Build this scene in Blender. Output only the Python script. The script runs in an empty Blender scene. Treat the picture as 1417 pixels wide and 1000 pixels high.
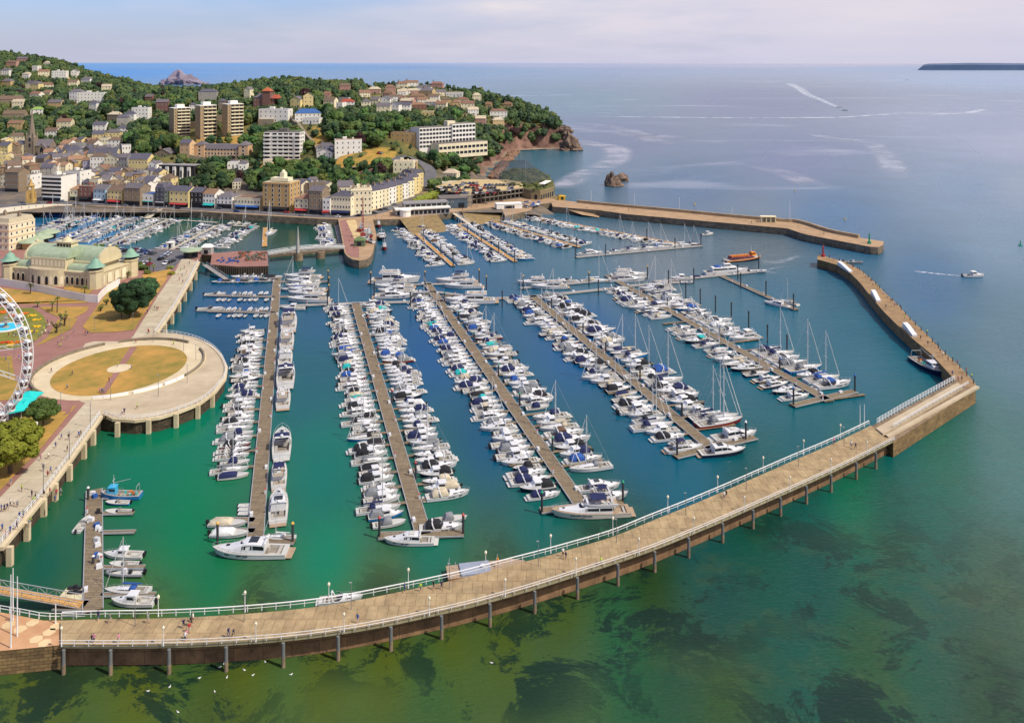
import bpy, math, random
import numpy as np
from mathutils import Vector, Matrix, noise
R = math.radians
random.seed(7)
H, F, CX, HY = 100.0, 1190.0, 708.5, 86.0     # camera height (m), focal length and horizon of the photograph (px)
def at(px, py, z=0.0):
    D = (H - z) * F / (py - HY)
    return Vector(((px - CX) / F * D, D, z))
def atD(px, py, D):
    return Vector(((px - CX) / F * D, D, H - (py - HY) * D / F))
def pix(p):
    return (CX + p[0] / p[1] * F, HY + (H - p[2]) * F / p[1])
col = bpy.context.scene.collection
# ------------------------------------------------------------------ materials
def lin(c):
    if isinstance(c, str):
        c = [int(c[i:i+2], 16) / 255 for i in (0, 2, 4)]
        c = [x / 12.92 if x <= .04045 else ((x + .055) / 1.055) ** 2.4 for x in c]
    return (c[0], c[1], c[2], 1)
MC = {}
def mat(name, c, rough=.7, var=.15, scale=3., c2=None, bump=0., bscale=None, metal=0., spec=.4, rnd=0., emit=None, detail=5):
    if name in MC: return MC[name]
    m = bpy.data.materials.new(name); m.use_nodes = True
    nt = m.node_tree; N, L = nt.nodes, nt.links
    b = N['Principled BSDF']
    b.inputs['Roughness'].default_value = rough; b.inputs['Metallic'].default_value = metal
    b.inputs['Specular IOR Level'].default_value = spec
    c = lin(c)
    tc = N.new('ShaderNodeNewGeometry')
    src = tc.outputs['Position']
    nz = N.new('ShaderNodeTexNoise'); nz.inputs['Scale'].default_value = 1 / scale; nz.inputs['Detail'].default_value = detail
    nz.inputs['Roughness'].default_value = .65
    L.new(src, nz.inputs['Vector'])
    rp = N.new('ShaderNodeValToRGB'); rp.color_ramp.elements[0].position = .3; rp.color_ramp.elements[1].position = .7
    lo = [max(0, x * (1 - var)) for x in c[:3]] + [1]; hi = [min(1, x * (1 + var)) for x in c[:3]] + [1]
    if c2 is not None: lo = list(c); hi = list(lin(c2))
    rp.color_ramp.elements[0].color = lo; rp.color_ramp.elements[1].color = hi
    L.new(nz.outputs['Fac'], rp.inputs['Fac'])
    out = rp.outputs['Color']
    if rnd:
        oi = N.new('ShaderNodeObjectInfo'); mp = N.new('ShaderNodeMapRange'); L.new(oi.outputs['Random'], mp.inputs['Value'])
        mp.inputs['To Min'].default_value = 1 - rnd; mp.inputs['To Max'].default_value = 1 + rnd
        hs = N.new('ShaderNodeHueSaturation'); L.new(out, hs.inputs['Color']); L.new(mp.outputs['Result'], hs.inputs['Value'])
        m2 = N.new('ShaderNodeMath'); m2.operation = 'MULTIPLY'; m2.inputs[1].default_value = 7.13; L.new(oi.outputs['Random'], m2.inputs[0])
        m3 = N.new('ShaderNodeMath'); m3.operation = 'FRACT'; L.new(m2.outputs[0], m3.inputs[0])
        m4 = N.new('ShaderNodeMapRange'); L.new(m3.outputs[0], m4.inputs['Value']); m4.inputs['To Min'].default_value = .5 - rnd * .09; m4.inputs['To Max'].default_value = .5 + rnd * .09
        L.new(m4.outputs['Result'], hs.inputs['Hue']); out = hs.outputs['Color']
    L.new(out, b.inputs['Base Color'])
    if bump:
        n2 = N.new('ShaderNodeTexNoise'); n2.inputs['Scale'].default_value = 1 / (bscale or scale); n2.inputs['Detail'].default_value = 4
        L.new(src, n2.inputs['Vector'])
        bp = N.new('ShaderNodeBump'); bp.inputs['Strength'].default_value = bump; bp.inputs['Distance'].default_value = .3
        L.new(n2.outputs['Fac'], bp.inputs['Height']); L.new(bp.outputs['Normal'], b.inputs['Normal'])
    MC[name] = m
    return m
def brickmat(name, c1, c2, mortar, bw=.9, bh=.35, rough=.85, vert=True, var=.5, msize=.04, stain=.45, stainz=None):
    """courses of stone or boards laid in world space; vert: the wall is upright"""
    if name in MC: return MC[name]
    m = bpy.data.materials.new(name); m.use_nodes = True
    nt = m.node_tree; N, L = nt.nodes, nt.links; b = N['Principled BSDF']; b.inputs['Roughness'].default_value = rough
    g = N.new('ShaderNodeNewGeometry')
    sp = N.new('ShaderNodeSeparateXYZ'); L.new(g.outputs['Position'], sp.inputs[0])
    cb = N.new('ShaderNodeCombineXYZ')
    if vert:
        ad = N.new('ShaderNodeMath'); ad.operation = 'MULTIPLY_ADD'; ad.inputs[1].default_value = .55
        L.new(sp.outputs['Y'], ad.inputs[0]); L.new(sp.outputs['X'], ad.inputs[2])
        L.new(ad.outputs[0], cb.inputs[0]); L.new(sp.outputs['Z'], cb.inputs[1])
    else:
        L.new(sp.outputs['X'], cb.inputs[0]); L.new(sp.outputs['Y'], cb.inputs[1])
    br = N.new('ShaderNodeTexBrick'); br.inputs['Scale'].default_value = 1
    br.inputs['Color1'].default_value = lin(c1); br.inputs['Color2'].default_value = lin(c2); br.inputs['Mortar'].default_value = lin(mortar)
    br.inputs['Brick Width'].default_value = bw; br.inputs['Row Height'].default_value = bh; br.inputs['Mortar Size'].default_value = msize
    L.new(cb.outputs[0], br.inputs['Vector'])
    nz = N.new('ShaderNodeTexNoise'); nz.inputs['Scale'].default_value = .35; nz.inputs['Detail'].default_value = 8; nz.inputs['Roughness'].default_value = .7
    L.new(g.outputs['Position'], nz.inputs['Vector'])
    mr = N.new('ShaderNodeMapRange'); mr.inputs['From Min'].default_value = .3; mr.inputs['From Max'].default_value = .7
    mr.inputs['To Min'].default_value = 1 - stain; mr.inputs['To Max'].default_value = 1 + stain * .6
    L.new(nz.outputs['Fac'], mr.inputs['Value'])
    mx = N.new('ShaderNodeVectorMath'); mx.operation = 'SCALE'
    L.new(br.outputs['Color'], mx.inputs[0]); L.new(mr.outputs['Result'], mx.inputs['Scale'])
    out = mx.outputs[0]
    if stainz is not None:      # weed and damp up to the tide mark
        a = N.new('ShaderNodeMath'); a.operation = 'MULTIPLY_ADD'; a.inputs[1].default_value = 2.2; L.new(nz.outputs['Fac'], a.inputs[0]); L.new(sp.outputs['Z'], a.inputs[2])
        mz = N.new('ShaderNodeMapRange'); mz.inputs['From Min'].default_value = stainz + .9; mz.inputs['From Max'].default_value = stainz + 1.5
        L.new(a.outputs[0], mz.inputs['Value'])
        m5 = N.new('ShaderNodeMix'); m5.data_type = 'RGBA'; L.new(mz.outputs['Result'], m5.inputs['Factor'])
        m5.inputs[6].default_value = (.05, .042, .016, 1); L.new(out, m5.inputs[7]); out = m5.outputs[2]
    L.new(out, b.inputs['Base Color'])
    bp = N.new('ShaderNodeBump'); bp.inputs['Strength'].default_value = .5; bp.inputs['Distance'].default_value = .08
    L.new(br.outputs['Fac'], bp.inputs['Height']); bp.invert = True; L.new(bp.outputs['Normal'], b.inputs['Normal'])
    MC[name] = m
    return m
# ------------------------------------------------------------------ mesh builder
class MB:
    def __init__(s): s.v = []; s.f = []; s.m = []; s.M = None
    def vs(s, pts):
        n = len(s.v)
        for p in pts:
            p = Vector(p)
            if s.M is not None: p = s.M @ p
            s.v.append(p)
        return n
    def face(s, pts, m=0):
        n = s.vs(pts); s.f.append(tuple(range(n, n + len(pts)))); s.m.append(m)
    def box(s, x0, x1, y0, y1, z0, z1, m=0, taper=0., top=None):
        t = taper
        n = s.vs([(x0, y0, z0), (x1, y0, z0), (x1, y1, z0), (x0, y1, z0),
                  (x0 + t, y0 + t, z1), (x1 - t, y0 + t, z1), (x1 - t, y1 - t, z1), (x0 + t, y1 - t, z1)])
        for i, q in enumerate(((3, 2, 1, 0), (4, 5, 6, 7), (0, 1, 5, 4), (1, 2, 6, 5), (2, 3, 7, 6), (3, 0, 4, 7))):
            s.f.append(tuple(n + k for k in q)); s.m.append(top if (i == 1 and top is not None) else m)
    def prism(s, poly, z0, z1, m=0, top=None, inset=0.):
        poly = [(p[0], p[1]) for p in poly]
        a = sum(poly[i-1][0] * poly[i][1] - poly[i][0] * poly[i-1][1] for i in range(len(poly)))
        if a < 0: poly = poly[::-1]
        k = len(poly); n = s.vs([(x, y, z0) for x, y in poly] + [(x, y, z1) for x, y in poly])
        s.f.append(tuple(n + k + i for i in range(k))); s.m.append(m if top is None else top)
        s.f.append(tuple(n + k - 1 - i for i in range(k))); s.m.append(m)
        for i in range(k):
            j = (i + 1) % k; s.f.append((n + i, n + j, n + k + j, n + k + i)); s.m.append(m)
    def sheet(s, poly, z, m=0):
        a = sum(poly[i-1][0] * poly[i][1] - poly[i][0] * poly[i-1][1] for i in range(len(poly)))
        if a < 0: poly = poly[::-1]
        s.face([(p[0], p[1], z) for p in poly], m)
    def tube(s, p0, p1, r0, r1=None, n=8, m=0, cap=True):
        r1 = r0 if r1 is None else r1; p0 = Vector(p0); p1 = Vector(p1); d = (p1 - p0)
        if d.length < 1e-6: return
        d.normalize(); a = d.orthogonal().normalized(); b = d.cross(a)
        k = s.vs([p0 + (a * math.cos(2*math.pi*i/n) + b * math.sin(2*math.pi*i/n)) * r0 for i in range(n)] +
                 [p1 + (a * math.cos(2*math.pi*i/n) + b * math.sin(2*math.pi*i/n)) * r1 for i in range(n)])
        for i in range(n):
            j = (i + 1) % n; s.f.append((k + i, k + j, k + n + j, k + n + i)); s.m.append(m)
        if cap:
            s.f.append(tuple(k + n - 1 - i for i in range(n))); s.m.append(m)
            s.f.append(tuple(k + n + i for i in range(n))); s.m.append(m)
    def path(s, pts, r, n=5, m=0):
        for a, b in zip(pts, pts[1:]): s.tube(a, b, r, r, n, m)
    def lathe(s, prof, c=(0, 0, 0), n=16, m=0, sy=1.):
        k = s.vs([(c[0] + r * math.cos(2*math.pi*i/n), c[1] + sy * r * math.sin(2*math.pi*i/n), c[2] + z) for r, z in prof for i in range(n)])
        for q in range(len(prof) - 1):
            for i in range(n):
                j = (i + 1) % n; s.f.append((k + q*n + i, k + q*n + j, k + (q+1)*n + j, k + (q+1)*n + i)); s.m.append(m)
    def rings(s, rings, m=0, closed=True, caps=False):
        k = len(rings[0]); n = s.vs([p for r in rings for p in r])
        for q in range(len(rings) - 1):
            for i in range(k if closed else k - 1):
                j = (i + 1) % k
                s.f.append((n + q*k + i, n + q*k + j, n + (q+1)*k + j, n + (q+1)*k + i)); s.m.append(m[i] if isinstance(m, (list, tuple)) else m)
        if caps:
            mm = m[0] if isinstance(m, (list, tuple)) else m
            s.f.append(tuple(n + k - 1 - i for i in range(k))); s.m.append(mm)
            s.f.append(tuple(n + (len(rings)-1)*k + i for i in range(k))); s.m.append(mm)
    def blob(s, c, r, sub=1, amp=.2, sc=(1, 1, 1), seed=0, m=0):
        vv, ff = ICO[sub]
        c = Vector(c); out = []
        for v in vv:
            q = 1 + amp * noise.noise(v * 1.7 + Vector((seed * 3.1, seed * 1.7, seed))) * 1.6
            out.append(c + Vector((v.x * sc[0], v.y * sc[1], v.z * sc[2])) * r * q)
        n = s.vs(out)
        for f in ff: s.f.append(tuple(n + i for i in f)); s.m.append(m)
    def build(s, name, mats, parent=None, smooth=None, loc=None, rz=0):
        me = mesh_of(s, name, mats, smooth)
        return inst(me, name, parent, loc, rz)
def mesh_of(s, name, mats, smooth=None):
    me = bpy.data.meshes.new(name)
    me.from_pydata([tuple(v) for v in s.v], [], s.f)
    for m in (mats if isinstance(mats, (list, tuple)) else [mats]): me.materials.append(m)
    me.polygons.foreach_set('material_index', s.m)
    if smooth is not None:
        me.polygons.foreach_set('use_smooth', [True] * len(s.f))
        if smooth > 0: me.set_sharp_from_angle(angle=R(smooth))
    me.update()
    return me
def inst(me, name, parent=None, loc=None, rz=0):
    o = bpy.data.objects.new(name, me); col.objects.link(o)
    if parent is not None: o.parent = parent
    if loc is not None: o.location = loc
    if rz: o.rotation_euler = (0, 0, rz)
    return o
def _ico(sub):
    import bmesh
    b = bmesh.new(); bmesh.ops.create_icosphere(b, subdivisions=sub, radius=1)
    r = ([v.co.copy() for v in b.verts], [[v.index for v in f.verts] for f in b.faces]); b.free(); return r
ICO = {1: _ico(1), 2: _ico(2), 3: _ico(3)}
def tag(o, label, cat=None, group=None, kind=None):
    o['label'] = label
    if cat: o['category'] = cat
    if group: o['group'] = group
    if kind: o['kind'] = kind
    return o
def struct(o, label=None, kind='structure'):
    o['kind'] = kind
    if label: o['label'] = label
    return o
def empty(name, loc=(0, 0, 0), rz=0., scale=1.):
    o = bpy.data.objects.new(name, None); col.objects.link(o); o.location = loc; o.rotation_euler = (0, 0, rz)
    o.empty_display_size = .5
    if scale != 1: o.scale = (scale,) * 3 if isinstance(scale, (int, float)) else scale
    return o
KIDS = {}
def addk(p, c): KIDS.setdefault(p.name, []).append(c); return c
def part(mb, name, mats, parent, smooth=None):
    return addk(parent, mb.build(name, mats, parent, smooth))
def dup(root, loc, rz, scale=1., swap=None):
    """a copy of a thing with copies of its parts and sub-parts; swap = {part name: material for the copy's first slot, or None to leave the part out}"""
    r = root.copy(); col.objects.link(r); r.location = loc; r.rotation_euler = (0, 0, rz)
    r.scale = (scale,) * 3 if isinstance(scale, (int, float)) else scale
    def rec(src, dst):
        for ch in KIDS.get(src.name, []):
            nm = ch.name.split('.')[0]
            if swap and nm in swap and swap[nm] is None: continue
            c = ch.copy(); col.objects.link(c); c.parent = dst
            if swap and nm in swap and len(c.material_slots):
                c.material_slots[0].link = 'OBJECT'; c.material_slots[0].material = swap[nm]
            rec(ch, c)
    rec(root, r)
    return r
def purge(root):
    for ch in KIDS.get(root.name, []): purge(ch)
    bpy.data.objects.remove(root)
ORD = 'first second third fourth fifth sixth seventh eighth ninth tenth eleventh twelfth thirteenth fourteenth fifteenth sixteenth seventeenth eighteenth nineteenth twentieth'.split()
def ordn(i):
    if i < 20: return ORD[i]
    if i >= 100: return 'hundred-and-' + ordn(i - 100)
    if i == 99: return 'hundredth'
    t = {2: 'twenty', 3: 'thirty', 4: 'forty', 5: 'fifty', 6: 'sixty', 7: 'seventy', 8: 'eighty', 9: 'ninety'}
    n = i + 1; a, b = divmod(n, 10)
    return (t[a] + '-' + ORD[b-1]) if b else t[a][:-1] + 'ieth'
def inpoly(x, y, poly):
    r = False; j = len(poly) - 1
    for i in range(len(poly)):
        xi, yi = poly[i][:2]; xj, yj = poly[j][:2]
        if (yi > y) != (yj > y) and x < (xj - xi) * (y - yi) / (yj - yi) + xi: r = not r
        j = i
    return r
def offset_line(pts, d):
    out = []
    for i, p in enumerate(pts):
        a = pts[max(0, i-1)]; b = pts[min(len(pts)-1, i+1)]
        t = Vector((b[0]-a[0], b[1]-a[1])).normalized(); out.append(Vector((p[0] - t.y * d, p[1] + t.x * d, p[2] if len(p) > 2 else 0)))
    return out
def smooth_line(pts, n=6):
    P = [Vector(p) for p in pts]; P = [P[0]*2 - P[1]] + P + [P[-1]*2 - P[-2]]; out = []
    for i in range(1, len(P) - 2):
        for k in range(n):
            t = k / n; a, b, c, d = P[i-1:i+3]
            out.append(.5 * ((2*b) + (c - a) * t + (2*a - 5*b + 4*c - d) * t*t + (3*b - a - 3*c + d) * t**3))
    out.append(P[-2]); return out
def resample(pts, step):
    L = [0.]
    for a, b in zip(pts, pts[1:]): L.append(L[-1] + (Vector(b) - Vector(a)).length)
    n = max(1, round(L[-1] / step)); out = []; j = 0
    for k in range(n + 1):
        d = L[-1] * k / n
        while j < len(L) - 2 and L[j+1] < d: j += 1
        t = (d - L[j]) / max(1e-9, L[j+1] - L[j]); out.append(Vector(pts[j]).lerp(Vector(pts[j+1]), t))
    return out
# ------------------------------------------------------------------ camera, light, sky
sc = bpy.context.scene
cam = bpy.data.cameras.new('camera'); camo = bpy.data.objects.new('camera', cam); col.objects.link(camo)
camo.location = (0, 0, H); camo.rotation_euler = (R(90), 0, 0)
cam.sensor_width = 36; cam.lens = 36 * F / 1417; cam.shift_y = -(500 - HY) / 1417; cam.clip_start = 1; cam.clip_end = 200000
sc.camera = camo
sc.view_settings.view_transform = 'Standard'; sc.view_settings.look = 'None'; sc.view_settings.exposure = 0
sc.cycles.max_bounces = 5; sc.cycles.diffuse_bounces = 2; sc.cycles.glossy_bounces = 3; sc.cycles.transparent_max_bounces = 8
SUN_EL, SUN_AZ = 50, 116      # azimuth measured clockwise from +Y (the view direction)
sl = bpy.data.lights.new('sun', 'SUN'); sl.energy = 4.1; sl.angle = R(.6); sl.color = (1, .93, .82)
so = bpy.data.objects.new('sun', sl); col.objects.link(so)
sd = Vector((math.sin(R(SUN_AZ)) * math.cos(R(SUN_EL)), math.cos(R(SUN_AZ)) * math.cos(R(SUN_EL)), math.sin(R(SUN_EL))))
so.rotation_euler = (-sd).to_track_quat('-Z', 'Y').to_euler()
w = bpy.data.worlds.new('World'); sc.world = w; w.use_nodes = True
N, L = w.node_tree.nodes, w.node_tree.links; bg = N['Background']; bg.inputs['Strength'].default_value = .1
sky = N.new('ShaderNodeTexSky'); sky.sky_type = 'NISHITA'; sky.sun_disc = False; sky.sun_elevation = R(SUN_EL); sky.sun_rotation = R(SUN_AZ)
sky.air_density = 1.; sky.dust_density = 1.2; sky.ozone_density = 2
tc = N.new('ShaderNodeTexCoord'); sp = N.new('ShaderNodeSeparateXYZ'); L.new(tc.outputs['Generated'], sp.inputs[0])
# thin cloud sheet seen in perspective: project the direction on a plane
mz = N.new('ShaderNodeMath'); mz.operation = 'ADD'; mz.inputs[1].default_value = .12; L.new(sp.outputs['Z'], mz.inputs[0])
dv = N.new('ShaderNodeVectorMath'); dv.operation = 'DIVIDE'
cb = N.new('ShaderNodeCombineXYZ'); [L.new(mz.outputs[0], cb.inputs[i]) for i in range(3)]
L.new(tc.outputs['Generated'], dv.inputs[0]); L.new(cb.outputs[0], dv.inputs[1])
nz = N.new('ShaderNodeTexNoise'); nz.inputs['Scale'].default_value = .9; nz.inputs['Detail'].default_value = 4; nz.inputs['Roughness'].default_value = .5; nz.inputs['Distortion'].default_value = .1
L.new(dv.outputs[0], nz.inputs['Vector'])
# cloud cover thickens to the right (+X)
cov = N.new('ShaderNodeMath'); cov.operation = 'MULTIPLY_ADD'; cov.inputs[1].default_value = 1.1; L.new(sp.outputs['X'], cov.inputs[0]); L.new(nz.outputs['Fac'], cov.inputs[2])
mr = N.new('ShaderNodeMapRange'); mr.inputs['From Min'].default_value = .05; mr.inputs['From Max'].default_value = .75; mr.inputs['To Min'].default_value = .12; mr.inputs['To Max'].default_value = 1.
L.new(cov.outputs[0], mr.inputs['Value'])
cr = N.new('ShaderNodeValToRGB'); cr.color_ramp.elements[0].position = .2; cr.color_ramp.elements[1].position = .8
cr.color_ramp.elements[0].color = (6.7, 6.4, 7.8, 1); cr.color_ramp.elements[1].color = (8.6, 7.9, 8.1, 1)
L.new(nz.outputs['Fac'], cr.inputs['Fac'])
mx = N.new('ShaderNodeMix'); mx.data_type = 'RGBA'; L.new(mr.outputs['Result'], mx.inputs['Factor'])
hs = N.new('ShaderNodeVectorMath'); hs.operation = 'MULTIPLY'; L.new(sky.outputs[0], hs.inputs[0]); hs.inputs[1].default_value = (.9, 1.1, 1.65)
L.new(hs.outputs[0], mx.inputs[6]); L.new(cr.outputs[0], mx.inputs[7])
hz = N.new('ShaderNodeMapRange'); hz.inputs['From Max'].default_value = .075; hz.inputs['To Min'].default_value = .8; hz.inputs['To Max'].default_value = 0; L.new(sp.outputs['Z'], hz.inputs['Value'])
hm = N.new('ShaderNodeMix'); hm.data_type = 'RGBA'; hm.inputs[7].default_value = (6.0, 6.0, 7.6, 1); L.new(hz.outputs[0], hm.inputs['Factor']); L.new(mx.outputs[2], hm.inputs[6])
L.new(hm.outputs[2], bg.inputs['Color'])

# ------------------------------------------------------------------ water
# body colour by place (photo px -> world point), far points have horizon haze and sky glare painted in; sky reflections add to it
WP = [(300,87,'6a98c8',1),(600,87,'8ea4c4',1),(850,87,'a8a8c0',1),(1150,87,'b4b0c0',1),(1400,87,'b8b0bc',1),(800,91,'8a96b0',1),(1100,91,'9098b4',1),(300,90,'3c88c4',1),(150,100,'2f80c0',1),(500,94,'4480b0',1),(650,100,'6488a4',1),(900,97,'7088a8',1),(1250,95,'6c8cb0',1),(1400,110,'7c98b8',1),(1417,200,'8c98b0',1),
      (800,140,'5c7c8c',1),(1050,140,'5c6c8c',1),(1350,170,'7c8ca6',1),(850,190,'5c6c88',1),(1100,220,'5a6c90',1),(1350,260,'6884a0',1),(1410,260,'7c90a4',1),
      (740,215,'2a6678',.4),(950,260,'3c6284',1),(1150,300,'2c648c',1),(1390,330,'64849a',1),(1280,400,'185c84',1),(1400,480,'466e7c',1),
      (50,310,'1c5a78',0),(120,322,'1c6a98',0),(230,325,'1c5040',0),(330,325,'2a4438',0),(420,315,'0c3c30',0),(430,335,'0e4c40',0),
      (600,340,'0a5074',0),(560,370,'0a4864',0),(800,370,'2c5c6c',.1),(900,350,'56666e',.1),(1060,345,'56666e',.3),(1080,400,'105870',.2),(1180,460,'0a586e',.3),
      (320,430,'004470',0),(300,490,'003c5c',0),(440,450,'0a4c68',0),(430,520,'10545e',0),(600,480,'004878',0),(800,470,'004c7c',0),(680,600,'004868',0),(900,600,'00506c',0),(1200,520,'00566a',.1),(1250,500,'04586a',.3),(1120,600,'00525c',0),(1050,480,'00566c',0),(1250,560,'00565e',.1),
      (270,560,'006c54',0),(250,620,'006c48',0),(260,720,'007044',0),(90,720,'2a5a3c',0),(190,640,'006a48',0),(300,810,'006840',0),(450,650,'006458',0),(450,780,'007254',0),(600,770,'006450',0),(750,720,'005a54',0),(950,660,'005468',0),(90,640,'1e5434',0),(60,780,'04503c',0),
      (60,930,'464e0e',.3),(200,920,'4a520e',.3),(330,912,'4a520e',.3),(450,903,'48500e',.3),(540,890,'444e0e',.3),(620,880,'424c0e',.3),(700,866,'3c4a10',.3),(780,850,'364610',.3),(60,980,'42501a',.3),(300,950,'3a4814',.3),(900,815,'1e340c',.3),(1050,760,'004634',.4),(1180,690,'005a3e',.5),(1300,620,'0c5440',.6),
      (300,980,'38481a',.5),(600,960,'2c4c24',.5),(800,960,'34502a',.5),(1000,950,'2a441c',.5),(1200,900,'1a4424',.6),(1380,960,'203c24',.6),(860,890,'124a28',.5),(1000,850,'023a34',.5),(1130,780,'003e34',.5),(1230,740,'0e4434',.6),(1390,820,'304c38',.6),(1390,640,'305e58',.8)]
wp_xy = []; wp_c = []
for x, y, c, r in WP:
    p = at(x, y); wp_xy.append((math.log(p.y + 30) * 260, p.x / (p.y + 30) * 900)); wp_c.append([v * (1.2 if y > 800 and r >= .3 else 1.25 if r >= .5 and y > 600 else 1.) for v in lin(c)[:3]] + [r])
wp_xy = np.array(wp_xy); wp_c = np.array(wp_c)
ang = np.concatenate([np.linspace(-180, -50, 14)[:-1], np.linspace(-50, 50, 161), np.linspace(50, 180, 14)[1:]])
rad = np.concatenate([[2], np.geomspace(60, 4000, 190), np.geomspace(4600, 120000, 26)])
A, Rr = np.meshgrid(np.radians(ang), rad); X = Rr * np.sin(A); Y = Rr * np.cos(A)
yy = np.maximum(Y, 90)
q = np.stack([np.log(yy + 30) * 260, np.clip(X / (yy + 30), -1, 1) * 900], -1).reshape(-1, 1, 2)
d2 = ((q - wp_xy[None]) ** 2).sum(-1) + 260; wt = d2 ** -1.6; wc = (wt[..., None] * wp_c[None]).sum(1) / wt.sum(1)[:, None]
na, nr = len(ang), len(rad)
vv = np.stack([X.ravel(), Y.ravel(), np.zeros(X.size)], -1)
i0 = (np.arange(nr - 1)[:, None] * na + np.arange(na - 1)[None]).ravel()
ff = np.stack([i0, i0 + na, i0 + na + 1, i0 + 1], -1)
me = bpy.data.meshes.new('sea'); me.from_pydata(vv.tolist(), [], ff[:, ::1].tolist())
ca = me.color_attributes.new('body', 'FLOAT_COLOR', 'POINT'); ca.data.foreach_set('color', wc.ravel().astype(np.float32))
mw = bpy.data.materials.new('sea_water'); mw.use_nodes = True; N, L = mw.node_tree.nodes, mw.node_tree.links; b = N['Principled BSDF']
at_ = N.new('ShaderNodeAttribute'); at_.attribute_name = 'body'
g = N.new('ShaderNodeNewGeometry')
def nnoise(scale, detail=4, rough=.6, vec=None, dist=0.):
    n = N.new('ShaderNodeTexNoise'); n.inputs['Scale'].default_value = scale; n.inputs['Detail'].default_value = detail; n.inputs['Roughness'].default_value = rough; n.inputs['Distortion'].default_value = dist
    L.new(vec or g.outputs['Position'], n.inputs['Vector']); return n.outputs['Fac']
def nmap(v, a, b_, c=0., d=1., smooth=False):
    n = N.new('ShaderNodeMapRange'); n.inputs['From Min'].default_value = a; n.inputs['From Max'].default_value = b_; n.inputs['To Min'].default_value = c; n.inputs['To Max'].default_value = d
    if smooth: n.interpolation_type = 'SMOOTHSTEP'
    L.new(v, n.inputs['Value']); return n.outputs['Result']
def nmath(op, a, b_=None):
    n = N.new('ShaderNodeMath'); n.operation = op
    for i, v in enumerate((a, b_)):
        if v is None: continue
        if isinstance(v, (int, float)): n.inputs[i].default_value = v
        else: L.new(v, n.inputs[i])
    return n.outputs[0]
def nmix(f, a, b_):
    n = N.new('ShaderNodeMix'); n.data_type = 'RGBA'
    if isinstance(f, (int, float)): n.inputs['Factor'].default_value = f
    else: L.new(f, n.inputs['Factor'])
    for k, v in ((6, a), (7, b_)):
        if isinstance(v, tuple): n.inputs[k].default_value = v
        else: L.new(v, n.inputs[k])
    return n.outputs[2]
open_ = at_.outputs['Alpha']                      # 0 sheltered .. 1 open sea
spw = N.new('ShaderNodeSeparateXYZ'); L.new(g.outputs['Position'], spw.inputs[0])
# weed beds on the shallow bottom, only close in and outside the wall
bed = nmap(nnoise(.06, 11, .78, dist=.5), .495, .53, 0, 1, True)
bed2 = nmap(nnoise(.017, 3, .5), .36, .52, 0, 1, True)
near = nmap(spw.outputs['Y'], 172, 215, 1, 0)
wz = nmath('MULTIPLY', nmath('MULTIPLY', nmath('MULTIPLY', nmath('MULTIPLY', bed, bed2), near), nmap(open_, .1, .3)), nmap(spw.outputs['X'], 55, 95, 1, .3))
dark = nmath('MULTIPLY', wz, .85)
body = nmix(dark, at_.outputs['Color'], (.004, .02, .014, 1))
sandy = nmath('MULTIPLY', nmath('MULTIPLY', nmap(nnoise(.03, 8, .7), .5, .66), near), nmap(open_, .1, .3, 0, .4)); sandy = nmath('MULTIPLY', sandy, nmath('SUBTRACT', 1., wz))
body = nmix(sandy, body, (.075, .10, .025, 1))
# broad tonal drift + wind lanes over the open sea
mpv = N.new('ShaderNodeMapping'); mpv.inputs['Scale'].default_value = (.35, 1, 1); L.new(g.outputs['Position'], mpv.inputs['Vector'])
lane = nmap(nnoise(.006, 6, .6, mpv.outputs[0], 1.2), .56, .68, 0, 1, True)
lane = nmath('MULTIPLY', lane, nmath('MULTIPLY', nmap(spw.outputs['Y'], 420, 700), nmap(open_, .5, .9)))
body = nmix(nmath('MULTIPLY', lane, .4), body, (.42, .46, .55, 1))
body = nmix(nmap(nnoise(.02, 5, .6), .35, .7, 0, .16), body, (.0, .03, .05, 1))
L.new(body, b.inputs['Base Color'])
b.inputs['IOR'].default_value = 1.33; L.new(nmap(open_, .3, .8, .12, .5), b.inputs['Specular IOR Level'])
rg = N.new('ShaderNodeMapRange'); L.new(open_, rg.inputs['Value']); rg.inputs['To Min'].default_value = .05; rg.inputs['To Max'].default_value = .28
L.new(rg.outputs[0], b.inputs['Roughness'])
mp2 = N.new('ShaderNodeMapping'); mp2.inputs['Rotation'].default_value = (0, 0, R(-28)); mp2.inputs['Scale'].default_value = (1., 2.3, 1); L.new(g.outputs['Position'], mp2.inputs['Vector'])
w1 = nnoise(.75, 4, .65, mp2.outputs[0], .6); w2 = nnoise(.12, 2, .5, mp2.outputs[0]); 
hgt = nmath('ADD', nmath('MULTIPLY', w1, .8), w2)
bp = N.new('ShaderNodeBump'); bp.inputs['Distance'].default_value = .9; L.new(hgt, bp.inputs['Height']); L.new(nmap(open_, 0, 1, .08, .8), bp.inputs['Strength'])
L.new(bp.outputs[0], b.inputs['Normal'])
me.materials.append(mw); sea = inst(me, 'sea'); struct(sea, 'sea and harbour water, green in the shallows and blue offshore')
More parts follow.
